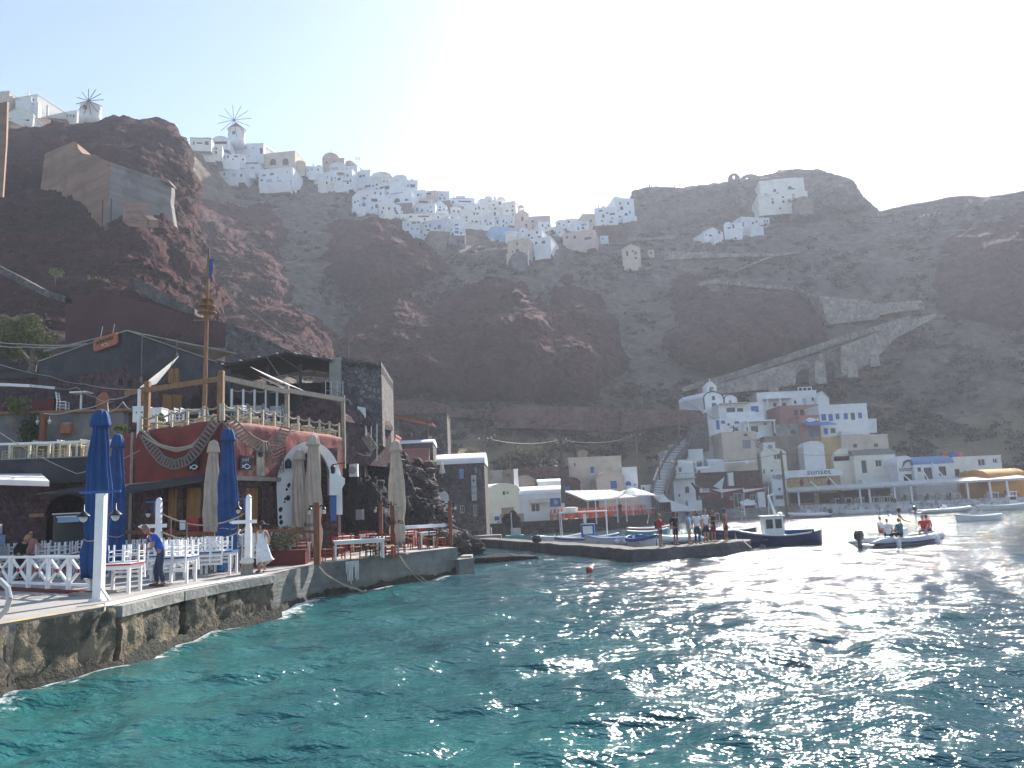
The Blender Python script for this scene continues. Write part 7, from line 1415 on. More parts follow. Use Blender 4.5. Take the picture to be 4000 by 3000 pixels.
q=f_.rect(2072,1950,2142,1964);MB().add([(q[0],-.05,q[3]),(q[2],-.05,q[3]),(q[2]+.1,-1.1,q[1]),(q[0]-.1,-1.1,q[1]),(q[0],-.05,q[3]+.06),(q[2],-.05,q[3]+.06),(q[2]+.1,-1.1,q[1]+.06),(q[0]-.1,-1.1,q[1]+.06)],[(0,1,2,3),(7,6,5,4),(3,2,6,7)]).ob('hatch_awning','beige_wall',r2_)
q=f_.rect(2148,1946,2190,1978);MB().box(q[0],-.1,q[1],q[2],-.02,q[3]).ob('picture_board','blue_paint',r2_)
o=[c for c in kids(r2_)if c.name.startswith('picture_board')][0];MB().lathe([(.32,0),(.32,-.03)],16,M=Matrix.Translation(((q[0]+q[2])/2,-.1,(q[1]+q[3])/2))@Matrix.Rotation(math.pi/2,4,'X')).ob('badge','white_paint',o)
q=f_.uv(2012,1896);MB().lathe([(.28,-1),(.24,1.2),(.3,1.3),(.3,1.5)],10,(q[0]+.3,3,q[1]+.6)).ob('chimney','white_wall',r2_)
HH('beige cube house with blue window above the white canopy',2223,1788,2430,1925,wins=[(2306,1824,2321,1848,'b'),(2243,1808,2248,1822,'o')],wall='beige_wall',d=113,dep=8,yaw=.06)
HH('beige vaulted room with blue door in front of the cube house',2330,1842,2440,1925,'front',[(2385,1878,2410,1908,'bd')],'beige_wall',d=109.5,dep=5,yaw=.12,eave=1874)
HH('small bare stone stub chimney house above the beige cube',2258,1760,2294,1800,'front',wall='castle_stone',d=119,eave=1772)
HH('white house with blue arched door left of the stone stairs',2432,1828,2500,1922,wins=[(2443,1880,2466,1902,'ab'),(2476,1890,2484,1902,'b')],d=113,dep=5)
HH('low white wall house with blue shutters under the stairs',2446,1900,2545,1965,wins=[(2510,1892+12,2518,1914,'b')],d=110.5,dep=3)
HH('ruined stone vault hut with rubble roof behind the white wing',2006,1860,2090,1900,'front',wall='castle_stone',d=104,eave=1884,rm='castle_stone')
HH('grey weathered vault hut with one dark window',1962,1836,2008,1880,'front',[(1980,1849,1991,1862,'a')],'castle_stone',d=108,eave=1850)
HH('low grey hut with pale roof at the far left of the yard',1886,1842,1962,1890,wall='concrete',d=108,dep=4)
HH('white rounded shed behind the utility pole',2100,1868,2190,1904,'side',wall='white_wall',d=104,eave=1884)
HH('dark red stone hut with blue door beside the white canopy',2190,1866,2266,1925,'front',[(2206,1898,2226,1920,'bd')],'red_stone',d=107,eave=1890,rm='red_stone')
HH('long reddish stone garden wall behind the vault huts',2010,1830,2222,1876,wall='brick_terrace',d=112,dep=1,name='garden_wall',cat='wall')
HH('white sloping house end with stone arch at the foot of the stairs',2498,1905,2580,1996,wins=[(2510,1954,2540,1990,'ad')],d=111.5,dep=5)
g=thing('ramp_wall','white wedge shaped ramp wall right of the stone arch','wall',P(2580,1996,108));f=Fac(2580,1996,108);MB().prism([f.uv(2578,1999),f.uv(2716,1994),f.uv(2716,1988),f.uv(2578,1940)],0,1).ob('wall','white_wall',g)
strip('long dark red stone terrace wall across the slope',[(1930,1585),(2100,1583),(2270,1590),(2430,1600)],[(1930,1672),(2100,1674),(2270,1682),(2430,1690)],'brick_terrace',6,2,'terrace_wall')
strip('right dark stone terrace wall running to the chapel',[(2428,1604),(2560,1598),(2660,1600),(2738,1604),(2764,1650)],[(2428,1690),(2560,1672),(2660,1660),(2752,1690),(2764,1690)],'brick_terrace',8,2,'terrace_wall')
strip('left dark terrace wall below the middle cliff',[(1500,1560),(1700,1570),(1800,1598),(1932,1600)],[(1500,1622),(1700,1624),(1800,1630),(1932,1640)],'brick_terrace',4,2,'terrace_wall')
SP=[(2596,1962,108),(2572,1935,109),(2582,1890,111),(2596,1850,114),(2612,1812,118),(2640,1772,123),(2676,1728,130),(2720,1690,136)]
root=thing('stone_stairs','steep stone stairs with whitewashed treads climbing past the white vaults','stairs',P(2596,1962,108));O=P(2596,1962,108);tread=MB();body=MB();wallm=MB()
for i in range(len(SP)-1):
 a,b=P(*SP[i])-O,P(*SP[i+1])-O
 for k in range(7):
  p=a.lerp(b,k/7);body.box(p.x-.8,p.y,p.z-2,p.x+.8,p.y+1.2,p.z);tread.box(p.x-.75,p.y-.06,p.z+.002,p.x+.75,p.y+.3,p.z+.12)
 if i>=1:
  for s in(-.95,.95):wallm.bar(a+Vector((s,0,.1)),b+Vector((s,0,.1)),.3,.9)
body.ob('masonry','grey_rubble',root);tread.ob('tread','white_wall',root);wallm.ob('parapet','grey_rubble',root)
strip('dark lava stone ramp wall under the chapel terrace',[(2690,1680),(2760,1610),(2770,1700)],[(2690,1760),(2760,1760),(2770,1760)],'grey_stone',9,2,'ramp_wall')
r,f=house('white barrel vaulted chapel with black outlined gable and bell arch',2748,1530,2826,1604,142,7,.45,'white_wall','front',eave=1556,wins=[(2781,1574,2800,1602,'d'),(2781,1546,2793,1563,'a')],name='chapel',cat='chapel',drop=4)
def trim(f,root,x0,x1,ytop,yeave,ybase):
 a,b=f.uv(x0,yeave)[0],f.uv(x1,yeave)[0];z0,z1,zb=f.uv(x0,yeave)[1],f.uv((x0+x1)/2,ytop)[1],f.uv(x0,ybase)[1]
 MB().tube([(a,-.08,zb),(a,-.08,z0)]+[((a+b)/2-(b-a)/2*math.cos(math.pi*k/14),-.08,z0+(z1-z0)*math.sin(math.pi*k/14))for k in range(15)]+[(b,-.08,zb)],.1,5).ob('outline','black_metal',root)
trim(f,r,2748,2826,1530,1556,1600)
q=f.uv(2784,1532);t=MB().box(q[0]-1.1,.2,q[1]-.6,q[0]-.5,1.2,q[1]+1.0).box(q[0]+.5,.2,q[1]-.6,q[0]+1.1,1.2,q[1]+1.0).add([(q[0]-1.2,.1,q[1]+1.0),(q[0]+1.2,.1,q[1]+1.0),(q[0],.1,q[1]+2.0),(q[0]-1.2,1.3,q[1]+1.0),(q[0]+1.2,1.3,q[1]+1.0),(q[0],1.3,q[1]+2.0)],[(0,1,2),(3,5,4),(0,3,4,1),(1,4,5,2),(0,2,5,3)]).ob('bell_arch','white_wall',r)
MB().lathe([(.28,0),(.22,.3),(.05,.4)],10,(q[0],.7,q[1]+.3)).ob('bell','black_metal',r);MB().box(q[0]-.04,.6,q[1]+1.9,q[0]+.04,.68,q[1]+2.7).box(q[0]-.22,.61,q[1]+2.3,q[0]+.22,.67,q[1]+2.38).ob('cross','white_wall',r)
r,f=house('smaller barrel vault with black outline attached right of the chapel',2828,1541,2881,1604,144,9,.5,'white_wall','front',eave=1560,wins=[(2847,1562,2859,1580,'w')],name='chapel_aisle',cat='chapel',drop=4);trim(f,r,2828,2881,1541,1560,1602)
r,f=HH('upper storey of the white house with loggia and blue shutter below the chapel',2808,1578,2984,1645,wins=[(2934,1586,2964,1610,'b'),(2838,1592,2872,1616,'k'),(2880,1594,2904,1614,'k')],off=11);q=f.rect(2830,1612,2942,1640);MB().box(q[0],-1.3,q[1],q[2],-1.15,q[3]).box(q[0],-1.15,q[1],q[2],0,q[1]+.2).ob('balcony','white_wall',r);q2=f.rect(2806,1576,2925,1586);MB().box(q2[0],-1.3,q2[3]-.1,q2[2],0,q2[3]).ob('pergola_roof','beige_wall',r)
HH('lower storey of the white house with tall blue door',2760,1638,2986,1690,wins=[(2797,1640,2811,1678,'bd'),(2817,1643,2833,1655,'b'),(2868,1646,2889,1655,'b'),(2842,1653,2852,1663,'b'),(2870,1672,2884,1684,'k')],off=13)
r,f=HH('white porch room with two dark openings and post roof',2906,1648,3016,1690,wins=[(2916,1668,2928,1686,'k'),(2934,1664,2962,1688,'k'),(2984,1652,2994,1660,'k')],off=15,dep=4)
q=f.rect(2906,1644,3018,1650);MB().box(q[0],-1.6,q[1],q[2],0,q[3]).ob('porch_roof','white_wall',r)
for x in(2912,3014):u=f.uv(x,1660)[0];MB().box(u-.1,-1.55,-.3,u+.1,-1.4,q[1]).ob('porch_post','white_wall',r)
r,f=HH('long white terrace house with scalloped parapet under the viaduct',2958,1532,3192,1596,wins=[(3102,1564,3111,1577,'k'),(3136,1556,3150,1582,'lb'),(3170,1552,3180,1566,'k'),(3020,1574,3034,1588,'k'),(3055,1574,3072,1590,'k')],off=4);q=f.rect(2975,1558,3085,1562);MB().box(q[0],-2,q[1],q[2],0,q[3]).ob('porch_roof','white_wall',r)
for x in(2986,3035,3082):u=f.uv(x,1575)[0];MB().box(u-.12,-1.9,f.uv(x,1594)[1],u+.12,-1.65,q[1]).ob('porch_post','white_wall',r)
q=f.rect(3126,1508,3178,1530);fr_=MB()
for k in range(4):x=q[0]+(q[2]-q[0])*k/3;fr_.box(x-.08,1,q[1],x+.08,1.15,q[3])
fr_.box(q[0],1,q[3]-.15,q[2],1.15,q[3]).ob('roof_frame','white_wall',r)
HH('white rounded end wall sloping right of the scalloped terrace',3190,1530,3238,1590,'gable',eave=1560,off=5)
r,f=HH('pink house with wooden veranda and white fish painted on its wall',3045,1586,3200,1650,wins=[(3100,1600,3118,1622,'rw'),(3126,1600,3140,1622,'rw'),(3144,1598,3182,1620,'yd')],wall='pink_wall',off=10)
r,f=HH('pink lower terrace wall with white fish emblem and blue awning',3124,1626,3205,1710,wins=[(3160,1680,3176,1708,'bd'),(3182,1676,3198,1702,'b')],wall='pink_wall',off=15,dep=5);q=f.uv(3168,1640);fi=MB()
fi.lathe([(.02,0),(.34,.5),(.36,.9),(.2,1.5),(.06,1.75)],10,M=Matrix.Translation((q[0]-.9,-.05,q[1]))@Matrix.Rotation(math.pi/2,4,'Y')@Matrix.Scale(.12,4,(0,1,0)));fi.add([(q[0]+.8,-.06,q[1]),(q[0]+1.2,-.06,q[1]+.35),(q[0]+1.2,-.06,q[1]-.35)],[(0,2,1)]).ob('fish_emblem','white_paint',r)
q=f.rect(3128,1652,3240,1666);MB().add([(q[0],0,q[3]),(q[2],0,q[3]),(q[2]+.4,-2,q[1]),(q[0]+.4,-2,q[1]),(q[0],0,q[3]+.1),(q[2],0,q[3]+.1),(q[2]+.4,-2,q[1]+.1),(q[0]+.4,-2,q[1]+.1)],[(0,3,2,1),(4,5,6,7),(3,7,6,2)]).ob('awning','blue_shutter',r)
HH('two storey white house with row of blue shutters and outside stair',3202,1590,3392,1700,wins=[(3208,1617,3228,1643,'b'),(3236,1617,3254,1645,'b'),(3264,1615,3280,1638,'b'),(3296,1614,3313,1638,'b'),(3323,1612,3340,1640,'d'),(3352,1611,3368,1634,'b'),(3218,1672,3234,1696,'bd'),(3244,1672,3264,1692,'k')],off=12,rh=.5)
g=thing('stair_house','white outside stair block with small dark vent','building',P(3350,1694,136));f=Fac(3350,1694,136);MB().prism([f.uv(3282,1694),f.uv(3426,1690),f.uv(3424,1634),f.uv(3348,1640)],0,4).ob('wall','white_wall',g);q=f.rect(3348,1668,3362,1675);MB().box(q[0],-.05,q[1],q[2],.05,q[3]).ob('vent','window_dark',g)
HH('ochre house wall under the stair block',3210,1710,3300,1752,wall='ochre_wall',off=15);HH('beige house with one dark window under the stair block',3288,1700,3372,1758,wins=[(3332,1734,3348,1748,'k')],wall='beige_wall',off=15)
HH('plain beige ruin wall with rough arch outline at right',3370,1700,3470,1752,wall='beige_wall',off=14,wins=[(3414,1732,3430,1746,'k')]);HH('white block roof above the beige window house',3288,1686,3370,1712,off=12)
HH('peeling beige house with grey shutter behind the wooden pole',2822,1690,2952,1786,wins=[(2900,1718,2932,1752,'g'),(2905,1694,2920,1703,'k')],wall='beige_wall',off=14);HH('plain brown grey block house behind the cream vault',2988,1706,3138,1762,wall='castle_stone',off=14)
HH('pale cottage with arched window below the porch room',3030,1660,3122,1712,wins=[(3088,1679,3106,1696,'a'),(3080,1662,3085,1670,'k')],wall='concrete',off=15);HH('small white dome house beside the peeling house',2952,1690,2985,1722,'front',[(2956,1716,2966,1722,'k')],eave=1712,off=14)
HH('low white hut with grey door behind the cream vault',2982,1732,3028,1758,wins=[(3000,1738,3018,1754,'g')],off=16);HH('white vault hut left of the ochre wall',3138,1724,3218,1760,'front',eave=1748,off=16)
strip('beige plastered wall below the lava ramp',[(2720,1712),(2830,1690)],[(2720,1780),(2830,1780)],'beige_wall',1,2,'plaster_wall')
HH('white round gabled vault house left with small window',2718,1738,2824,1790,'front',[(2756,1752,2772,1770,'aw')],d=132,eave=1775,dep=9);HH('white terrace block under the left round vault',2600,1760,2748,1830,wins=[(2700,1802,2712,1832-4,'k'),(2722,1802,2742,1828,'k')],d=128)
HH('white upper corner hut above the stairs',2630,1730,2730,1765,'side',eave=1748,d=134);HH('long white barrel vault house with arched end window',2768,1786,2950,1846,'side',[(2910,1796,2926,1810,'aw'),(2775,1796,2786,1814,'k')],d=126,eave=1808,dep=5)
HH('small white vault annex in front of the long vault',2720,1820,2775,1850,'side',[(2726,1836,2735,1848,'a')],d=124,eave=1832,dep=3);HH('dark rubble stone house front under the long white vault',2718,1846,2972,1905,wall='red_stone',d=123,wins=[(2760,1850,2770,1856,'o')])
HH('white narrow pier between the rubble walls',2846,1850,2866,1898,d=122.3,dep=1,name='wall_pier',cat='wall')
HH('grey and white two storey house beside the stairs',2579,1797,2630,1985,'front',[(2604,1825,2618,1854,'w')],'grey_plaster',d=118,eave=1815,dep=6);r,f=HH('white two storey house with iron balcony beside the grey one',2628,1800,2715,1985,wins=[(2650,1824,2664,1846,'w'),(2676,1900,2692,1926,'a'),(2650,1930,2658,1940,'b')],d=119,dep=6)
q=f.rect(2632,1848,2712,1870);b_=MB();b_.box(q[0],-1.1,q[1],q[2],0,q[1]+.12).box(q[0],-1.1,q[3]-.08,q[2],-1.05,q[3])
for k in range(15):x=q[0]+(q[2]-q[0])*k/14;b_.box(x-.025,-1.1,q[1],x+.025,-1.06,q[3])
b_.ob('balcony','grey_metal',r)
r,f=HH('dark red harbour house with white double door and window',2690,1903,2990,1990,wins=[(2866,1926,2902,1984,'wd'),(2931,1932,2954,1956,'w'),(2850,1939,2861,1953,'wd'),(2728,1936,2752,1968,'g')],wall='maroon_wall',d=121,dep=5)
add_text('SAILING',1.0,'black_fabric',r,(f.uv(2742,1920)[0],-.14,f.uv(2742,1919)[1]),sx=.8);q=f.rect(2738,1910,2766,1922);MB().box(q[0]-.2,-.1,q[1]-.05,q[2]+.2,-.02,q[3]+.1).ob('sign_board','white_paint',r)
HH('white panel hut right of the dark red house',2962,1926,2990,1984,d=120.2,dep=1.5)
HH('cream house with vaulted top and lime window',2975,1753,3075,1890,'front',[(3024,1776,3032,1793,'k'),(3034,1776,3048,1793,'ys'),(2980,1832,2990,1852,'w'),(3010,1834,3020,1846,'k')],'cream_wall',d=126,eave=1775)
HH('small cream turret with yellow window left of the cream vault',2922,1750,2976,1800,'front',[(2934,1762,2942,1790,'ys')],'cream_wall',d=128,eave=1762)
HH('white block behind the utility pole and cream vault',3070,1758,3260,1800,d=132,wins=[(3190,1785,3205,1795,'k')]);HH('dark red upper terrace wall behind the tavern sign',3080,1795,3222,1842,wall='maroon_wall',d=128,wins=[(3170,1806,3220,1836,'yd')])
HH('white small church like wall with blue niche under the cream vault',3018,1868,3075,1984,'front',[(3040,1905,3050,1915,'ab'),(3030,1935,3060,1950,'k')],d=122,eave=1885,dep=3)
r,f=HH('mosaic fronted tavern with a white lettered sign beam',3070,1858,3288,1992,wins=[(3085,1925,3180,1965,'o'),(3200,1925,3280,1965,'o')],wall='mosaic',d=124,dep=6,wall_='x')if False else HH('mosaic fronted tavern with a white lettered sign beam',3070,1858,3288,1992,wins=[(3085,1925,3180,1965,'o'),(3200,1925,3280,1965,'o')],wall='mosaic',d=124,dep=6)
q=f.rect(3066,1834,3290,1862);MB().box(q[0],-.4,q[1],q[2],.3,q[3]).ob('sign_beam','white_wall',r);add_text('sunset',(q[3]-q[1])*1.05,'dark_plaster',r,(f.uv(3148,1852)[0],-.44,f.uv(3148,1855)[1]),sx=1.25);add_text('TAVERNA',.42,'dark_plaster',r,(f.uv(3174,1867)[0],-.12,f.uv(3174,1869)[1]),sx=1.1)
for x in(3131,3238):
 q=f.uv(x,1886);MB().prism([(q[0]-.35,q[1]),(q[0],q[1]-.7),(q[0]+.35,q[1]),(q[0],q[1]+.7)],-.06,.01).ob('diamond_tile','maroon_wall',r)
q=f.rect(3026,1846,3064,1872);add_text('sunset',1.1,'dark_plaster',thing('small_sign','small white lettered sign left of the tavern beam','sign',P(3045,1872,122)),(-1.1,-.1,.2),sx=.7);MB().box(-1.3,0,0,1.3,.08,1.2).ob('board','white_paint',[o for o in COL.objects if o.name=='small_sign'][0])
r,f=HH('big cream house with grey barrel roof and balcony',3338,1746,3502,1900,'side',[(3366,1798,3386,1848,'d'),(3420,1796,3446,1824,'w')],'cream_wall',d=124,eave=1776,rm='grey_roof',dep=8,yaw=.1)
q=f.rect(3350,1852,3486,1872);b_=MB();b_.box(q[0],-1.2,q[1]-1.2,q[2],0,q[1]).box(q[0],-1.2,q[3]-.1,q[2],-1.1,q[3])
for k in range(22):x=q[0]+(q[2]-q[0])*k/21;b_.box(x-.05,-1.19,q[1],x+.05,-1.11,q[3])
b_.ob('balcony','white_wall',r)
HH('round gabled cream side wing of the big grey roofed house',3258,1752,3340,1900,'front',[(3282,1768,3290,1782,'k')],'cream_wall',d=125,eave=1800,dep=8);
r,f=HH('white gable front with leaping fish drawing and lettering',3506,1782,3572,1884,'front',[(3530,1852,3566,1880,'o')],d=120,eave=1815,dep=6,rm='white_wall');add_text('sunset',1.05,'dark_plaster',r,(f.uv(3512,1838)[0],-.06,f.uv(3512,1842)[1]),sx=.72);q=f.uv(3540,1808);MB().tube([(q[0]-.7,-.07,q[1]-.7),(q[0]-.3,-.07,q[1]+.1),(q[0]+.3,-.07,q[1]+.35),(q[0]+.9,-.07,q[1]+.05)],[.05,.17,.15,.04],6).ob('fish_drawing','dark_red_paint',r)
HH('white house with blue barrel roof and red framed windows',3570,1778,3728,1884,'side',[(3610,1826,3642,1872,'d'),(3668,1822,3696,1858,'rw'),(3584,1826,3598,1842,'rw')],d=119,eave=1812,rm='blue_roof',dep=7,yaw=-.04)
HH('long plain white house right of the blue roof',3726,1785,3915,1868,wins=[(3820,1792,3850,1820,'w'),(3878,1790,3897,1810,'w'),(3728,1832,3750,1860,'d'),(3764,1836,3780,1854,'w')],d=121)
HH('orange vaulted house at the right picture edge',3862,1828,4010,1880,'side',[(3944,1836,3968,1852,'w')],'orange_wall',d=112,eave=1862);HH('left orange vault end beside the white house',3836,1838,3872,1872,'front',wall='orange_wall',d=115,eave=1860)
HH('ochre ground floor wall at the right picture edge',3858,1886,4060,1975,wall='ochre_wall',d=114,dep=3,wins=[(3880,1890,3905,1940,'o'),(3935,1890,3975,1940,'o'),(3985,1880,4010,1900,'aw')]);HH('dark ground floor arcade wall behind the tavern tables',3286,1908,3864,1985,wall='grey_stone',d=123,dep=1,wins=[(3300,1915,3400,1970,'o'),(3420,1912,3520,1968,'o'),(3545,1908,3650,1965,'o'),(3680,1900,3780,1960,'o'),(3800,1897,3850,1955,'o')])
for x,y,m,lb in((3692,1772,'terracotta','red water tank'),(3722,1774,'blue_paint','blue water tank'),(3745,1778,'orange_paint','orange water tank')):
 tag(MB().lathe([(.55,0),(.6,.1),(.6,.8),(.3,1.0),(.02,1.05)],12).ob('water_tank',m,loc=P(x,y+14,124)),lb+' on the roofs right of the blue vault','water tank')
mat('pale_reed',(.66,.64,.60),(.5,.48,.45),3,.85,.2,20)
CA,CB=[(3078,1924,120.5),(3380,1908,117.5),(3680,1891,113),(4040,1872,108)],None
g=thing('tavern_canopy','long flat reed canopy on white posts along the tavern quay','canopy',P(*CA[0]));O=P(*CA[0]);mb=MB()
for i in range(3):
 a,b=P(*CA[i])-O,P(*CA[i+1])-O;z=Vector((0,0,.28));k=Vector((.3,4.5,.5));mb.add([a,b,b+k,a+k,a+z,b+z,b+k+z,a+k+z],[(0,3,2,1),(4,5,6,7),(0,1,5,4),(1,2,6,5),(2,3,7,6),(3,0,4,7)])
mb.ob('roof','pale_reed',g)
for x in(3120,3360,3397,3495,3560,3780,3868,3935):
 y=np.interp(x,[c[0]for c in CA],[c[1]for c in CA]);d=np.interp(x,[c[0]for c in CA],[c[2]for c in CA]);t=P(x,y,d)-O;MB().box(t.x-.11,t.y+.15,HZ-O.z,t.x+.11,t.y+.37,t.z).ob('post','white_paint',g)
for i,(x0,y0,x1,y1)in enumerate(((3165,1880,3200,1910),(3240,1868,3278,1906),(3525,1852,3572,1890),(3600,1830,3630,1880),(3640,1808,3700,1878),(3960,1828,4010,1860))):
 tag(MB().bar(P(x0,y0,119),P(x1,y1,117),.12).ob('stay_rod','white_paint'),f'white slanting stay rod over the canopy {["below the mosaic left diamond", "below the mosaic right diamond", "at the fish gable", "left of the red framed door", "right of the red framed door", "at the orange vault"][i]}','rod','canopy stays')
far_c=MB();
def simple_chair(mb):
 mb.box(-.2,-.2,.42,.2,.2,.47)
 for sx in(-1,1):mb.bar((sx*.18,-.18,0),(sx*.18,-.18,.45),.045);mb.bar((sx*.18,.18,0),(sx*.18,.22,.92),.045)
 for z in(.62,.74,.86):mb.box(-.18,.19,z-.03,.18,.22,z+.03)
 return mb
fco=tag(simple_chair(MB()).ob('chair','orange_paint',loc=(0,0,-50)),'x','chair');fcw=tag(simple_chair(MB()).ob('chair','white_paint',loc=(0,0,-50)),'x','chair');fcd=tag(simple_chair(MB()).ob('chair','black_fabric',loc=(0,0,-50)),'x','chair')
def simple_table(m,top):
 r=thing('table','x','table',(0,0,-50));MB().box(-.55,-.48,.66,.55,.48,.80).ob('tabletop',top,r)
 for sx in(-1,1):
  for sy in(-1,1):MB().bar((sx*.44,sy*.38,0),(sx*.44,sy*.38,.68),.13).ob('leg',m,r)
 return proto(r)
ftw=simple_table('white_paint','white_paint');fto=simple_table('orange_paint','pale_blue_wall');PROTOS+=[ftw,fto,(fco,[]),(fcw,[]),(fcd,[])]
PL=['by the canopy left end','second from the canopy left end','below the left mosaic diamond','below the right mosaic diamond','left of the first double post','at the first double post','under the cream house balcony','below the grey roofed house','under the fish gable','below the red framed door','below the red framed window','under the long plain white house','left of the ochre wall','in front of the ochre wall','at the right picture edge']
for i,x in enumerate((3138,3182,3230,3280,3320,3368,3430,3470,3565,3625,3655,3700,3745,3895,3965)):
 y=np.interp(x,[3122,3560,4020],[1975,1958,1942]);p=G(x,y-1,HZ)+Vector((0,.75,.06));p.z=HZ+.06;copy_of(ftw,p,'white tavern table '+PL[i],0,'white tables along the tavern quay')
 for s,dx,c in(('left',-.85,fcw if i%2 else fcd),('right',.85,fcd if i%3 else fcw)):copy_of((c,[]),p+Vector((dx,.2,0)),f'{"white" if c is fcw else "dark"} chair {s} of the tavern table {PL[i]}',1.57 if dx>0 else-1.57,'chairs along the tavern quay')
tag(MB().box(0,0,0,3.0,1.1,1.5).box(-.1,-.1,1.5,3.1,1.2,1.62).ob('white_counter','white_paint',loc=G(3084,1972,HZ)+Vector((0,.8,0))),'white box counter at the left end of the tavern canopy','counter')
for x,lb in((2836,'left'),(2940,'right')):
 p=G(x,1986,HZ)+Vector((0,2,0));p.z=HZ;g=thing('white_bench',f'white carved bench {lb} of the white double door','bench',p,0,'white benches at the red house');MB().box(-1.1,-.4,.42,1.1,.3,.5).ob('seat','white_paint',g);b=MB();b.prism([(-1.1,.5),(1.1,.5),(1.1,1.05),(.5,1.15),(0,1.4),(-.5,1.15),(-1.1,1.05)],.25,.32);b.ob('backrest','white_paint',g)
 for sx in(-1,1):MB().box(sx*1.05-.05,-.4,0,sx*1.05+.05,.3,.75).ob('leg','white_paint',g)
sail('white sail raised to a peak in front of the dark red house',[P(2786,1900,117),P(2830,1862,117),P(2820,1912,116)],sag=.3);sail('flat white shade sail over the white double door',[P(2780,1912,117),P(2906,1908,117),P(2820,1924,116)],sag=.3);sail('flat white shade sail right of the white double door',[P(2900,1912,117),P(3000,1904,118),P(2906,1924,116.5)],sag=.3)
for x,y0,y1,lb in((2820,1908,1986,'white sail post left of the white door'),(2905,1905,1986,'white sail post right of the white door'),(3001,1900,1984,'white sail post beside the white panel hut')):pole_at(lb,x,y0,y1,117,.09,'sail_post','white_paint',arms=False,group='sail posts')
g=thing('boat_crane','dark slanting boat crane arm in front of the red house','crane',P(2760,1968,117));MB().tube([(0,0,0),tuple(P(2702,1886,116)-P(2760,1968,117))],.14).ob('boom','black_metal',g);MB().tube([tuple(P(2702,1886,116)-P(2760,1968,117)),tuple(P(2800,1932,117)-P(2760,1968,117))],.05).ob('stay','wire_pale',g);MB().box(-.5,-.5,-1.2,.5,.5,.2).ob('base','dark_paint',g)
tag(MB().box(-2.0,0,0,2.0,1.5,1.5).ob('stone_block','white_wall',loc=G(2745,1995,HZ)),'white plastered block on the harbour edge before the red house','block');tag(MB().box(-1.3,-.3,-1.5,1.3,1.6,1.7).ob('stone_pier','lava',loc=G(2793,1996,HZ)),'dark lava stone pier block on the harbour edge','block')
OC=0
OD=['first from the left','second from the left','third from the left','fourth from the left','below the left canopy post','between the first canopy posts','between the middle canopy posts','between the last canopy posts','right of the last canopy post','under the big white parasol','right of the big parasol','by the stone arch']
for i,x in enumerate((2170,2212,2254,2296,2334,2372,2408,2444,2478,2512,2544,2580)):
 y=np.interp(x,[2000,2200,2447,2645],[2043,2032,2016,2003]);p=G(x,y-2,HZ)+Vector((0,.9,0));p.z=HZ;copy_of(fto,p,'orange legged table with blue cloth '+OD[i],.2,'orange tables with blue cloths')
 if i<10:
  for k,(dx,dy,nm)in enumerate(((-.25,-.2,'front left'),(.25,-.2,'front right'),(-.25,.25,'back left'),(.25,.25,'back right'))):copy_of((fco,[]),p+Vector((dx,dy,.79+.46)),f'orange chair upturned {nm} on the table {OD[i]}',rot=(math.pi,0,RND.uniform(-.3,.3)),group='upturned orange chairs')
  copy_of((fco,[]),p+Vector((-.5,1.8,0)),f'orange chair standing behind the table {OD[i]}',RND.uniform(-3,3),'orange chairs behind the tables')
  copy_of(fto,p+Vector((.3,2.8,0)),f'rear orange table behind the one {OD[i]}',.1,'rear orange tables')
  for dx,nm in((-.25,'left'),(.3,'right')):copy_of((fco,[]),p+Vector((.3+dx,2.8,1.25)),f'upturned orange chair {nm}, rear table behind the one {OD[i]}',rot=(math.pi,0,RND.uniform(-.3,.3)),group='upturned orange chairs')
g=thing('white_canopy','white striped fabric canopy on thin posts over the orange chairs','canopy',P(2209,1925,93));O=P(2209,1925,93);a,b,c,d=[P(*q)-O for q in((2290,1958,91),(2490,1944,97),(2380,1918,101),(2206,1922,98))];z=Vector((0,0,.14));MB().add([a,b,c,d,a+z,b+z,c+z,d+z],[(0,3,2,1),(4,5,6,7),(0,1,5,4),(1,2,6,5),(2,3,7,6),(3,0,4,7)]).ob('roof','white_fabric',g)
for k in range(9):t=k/8;MB().bar(a.lerp(b,t)+z*1.2,d.lerp(c,t)+z*1.2,.1,.05).ob('rib','white_paint',g)
for x,y0,d_ in((2325,1956,91.5),(2365,1954,92.5),(2409,1950,94),(2443,1948,95.5)):t=P(x,y0,d_)-O;MB().tube([(t.x,t.y,HZ-O.z-.6),tuple(t)],.07).ob('post','white_paint',g)
HH('shaded back wall with glass front under the white canopy',2206,1940,2500,2024,wall='beige_wall',d=108,dep=1.2,wins=[(2210,1948,2292,1985,'k'),(2300,1946,2340,1990,'k')],drop=1)
p=P(2470,1936,100);g=thing('market_parasol','big open white parasol beside the white canopy','parasol',(p.x,p.y,HZ));z=p.z-HZ;MB().lathe([(2.9,z-.1),(2.85,z),(1.5,z+.55),(.2,z+.95),(.05,z+1.05)],8).ob('canopy','white_fabric',g);MB().tube([(0,0,0),(0,0,z+1)],.06).ob('pole','white_paint',g)
g=thing('sandwich_board','blue and white menu board standing left of the yellow house','menu board',G(1942,2046,HZ));MB().box(-.35,0,.3,.35,.06,1.2).ob('board','white_paint',g);MB().box(-.28,-.02,.35,.28,-.004,.8).ob('poster','blue_paint',g);MB().box(-.34,0,0,-.28,.06,.3).box(.28,0,0,.34,.06,.3).ob('leg','white_paint',g)
tag(MB().blob((0,0,.5),(.9,.6,.8),77,3,.3).ob('boulder','lava',loc=G(2000,2052,HZ)),'dark rock at the corner of the yellow house','rock')
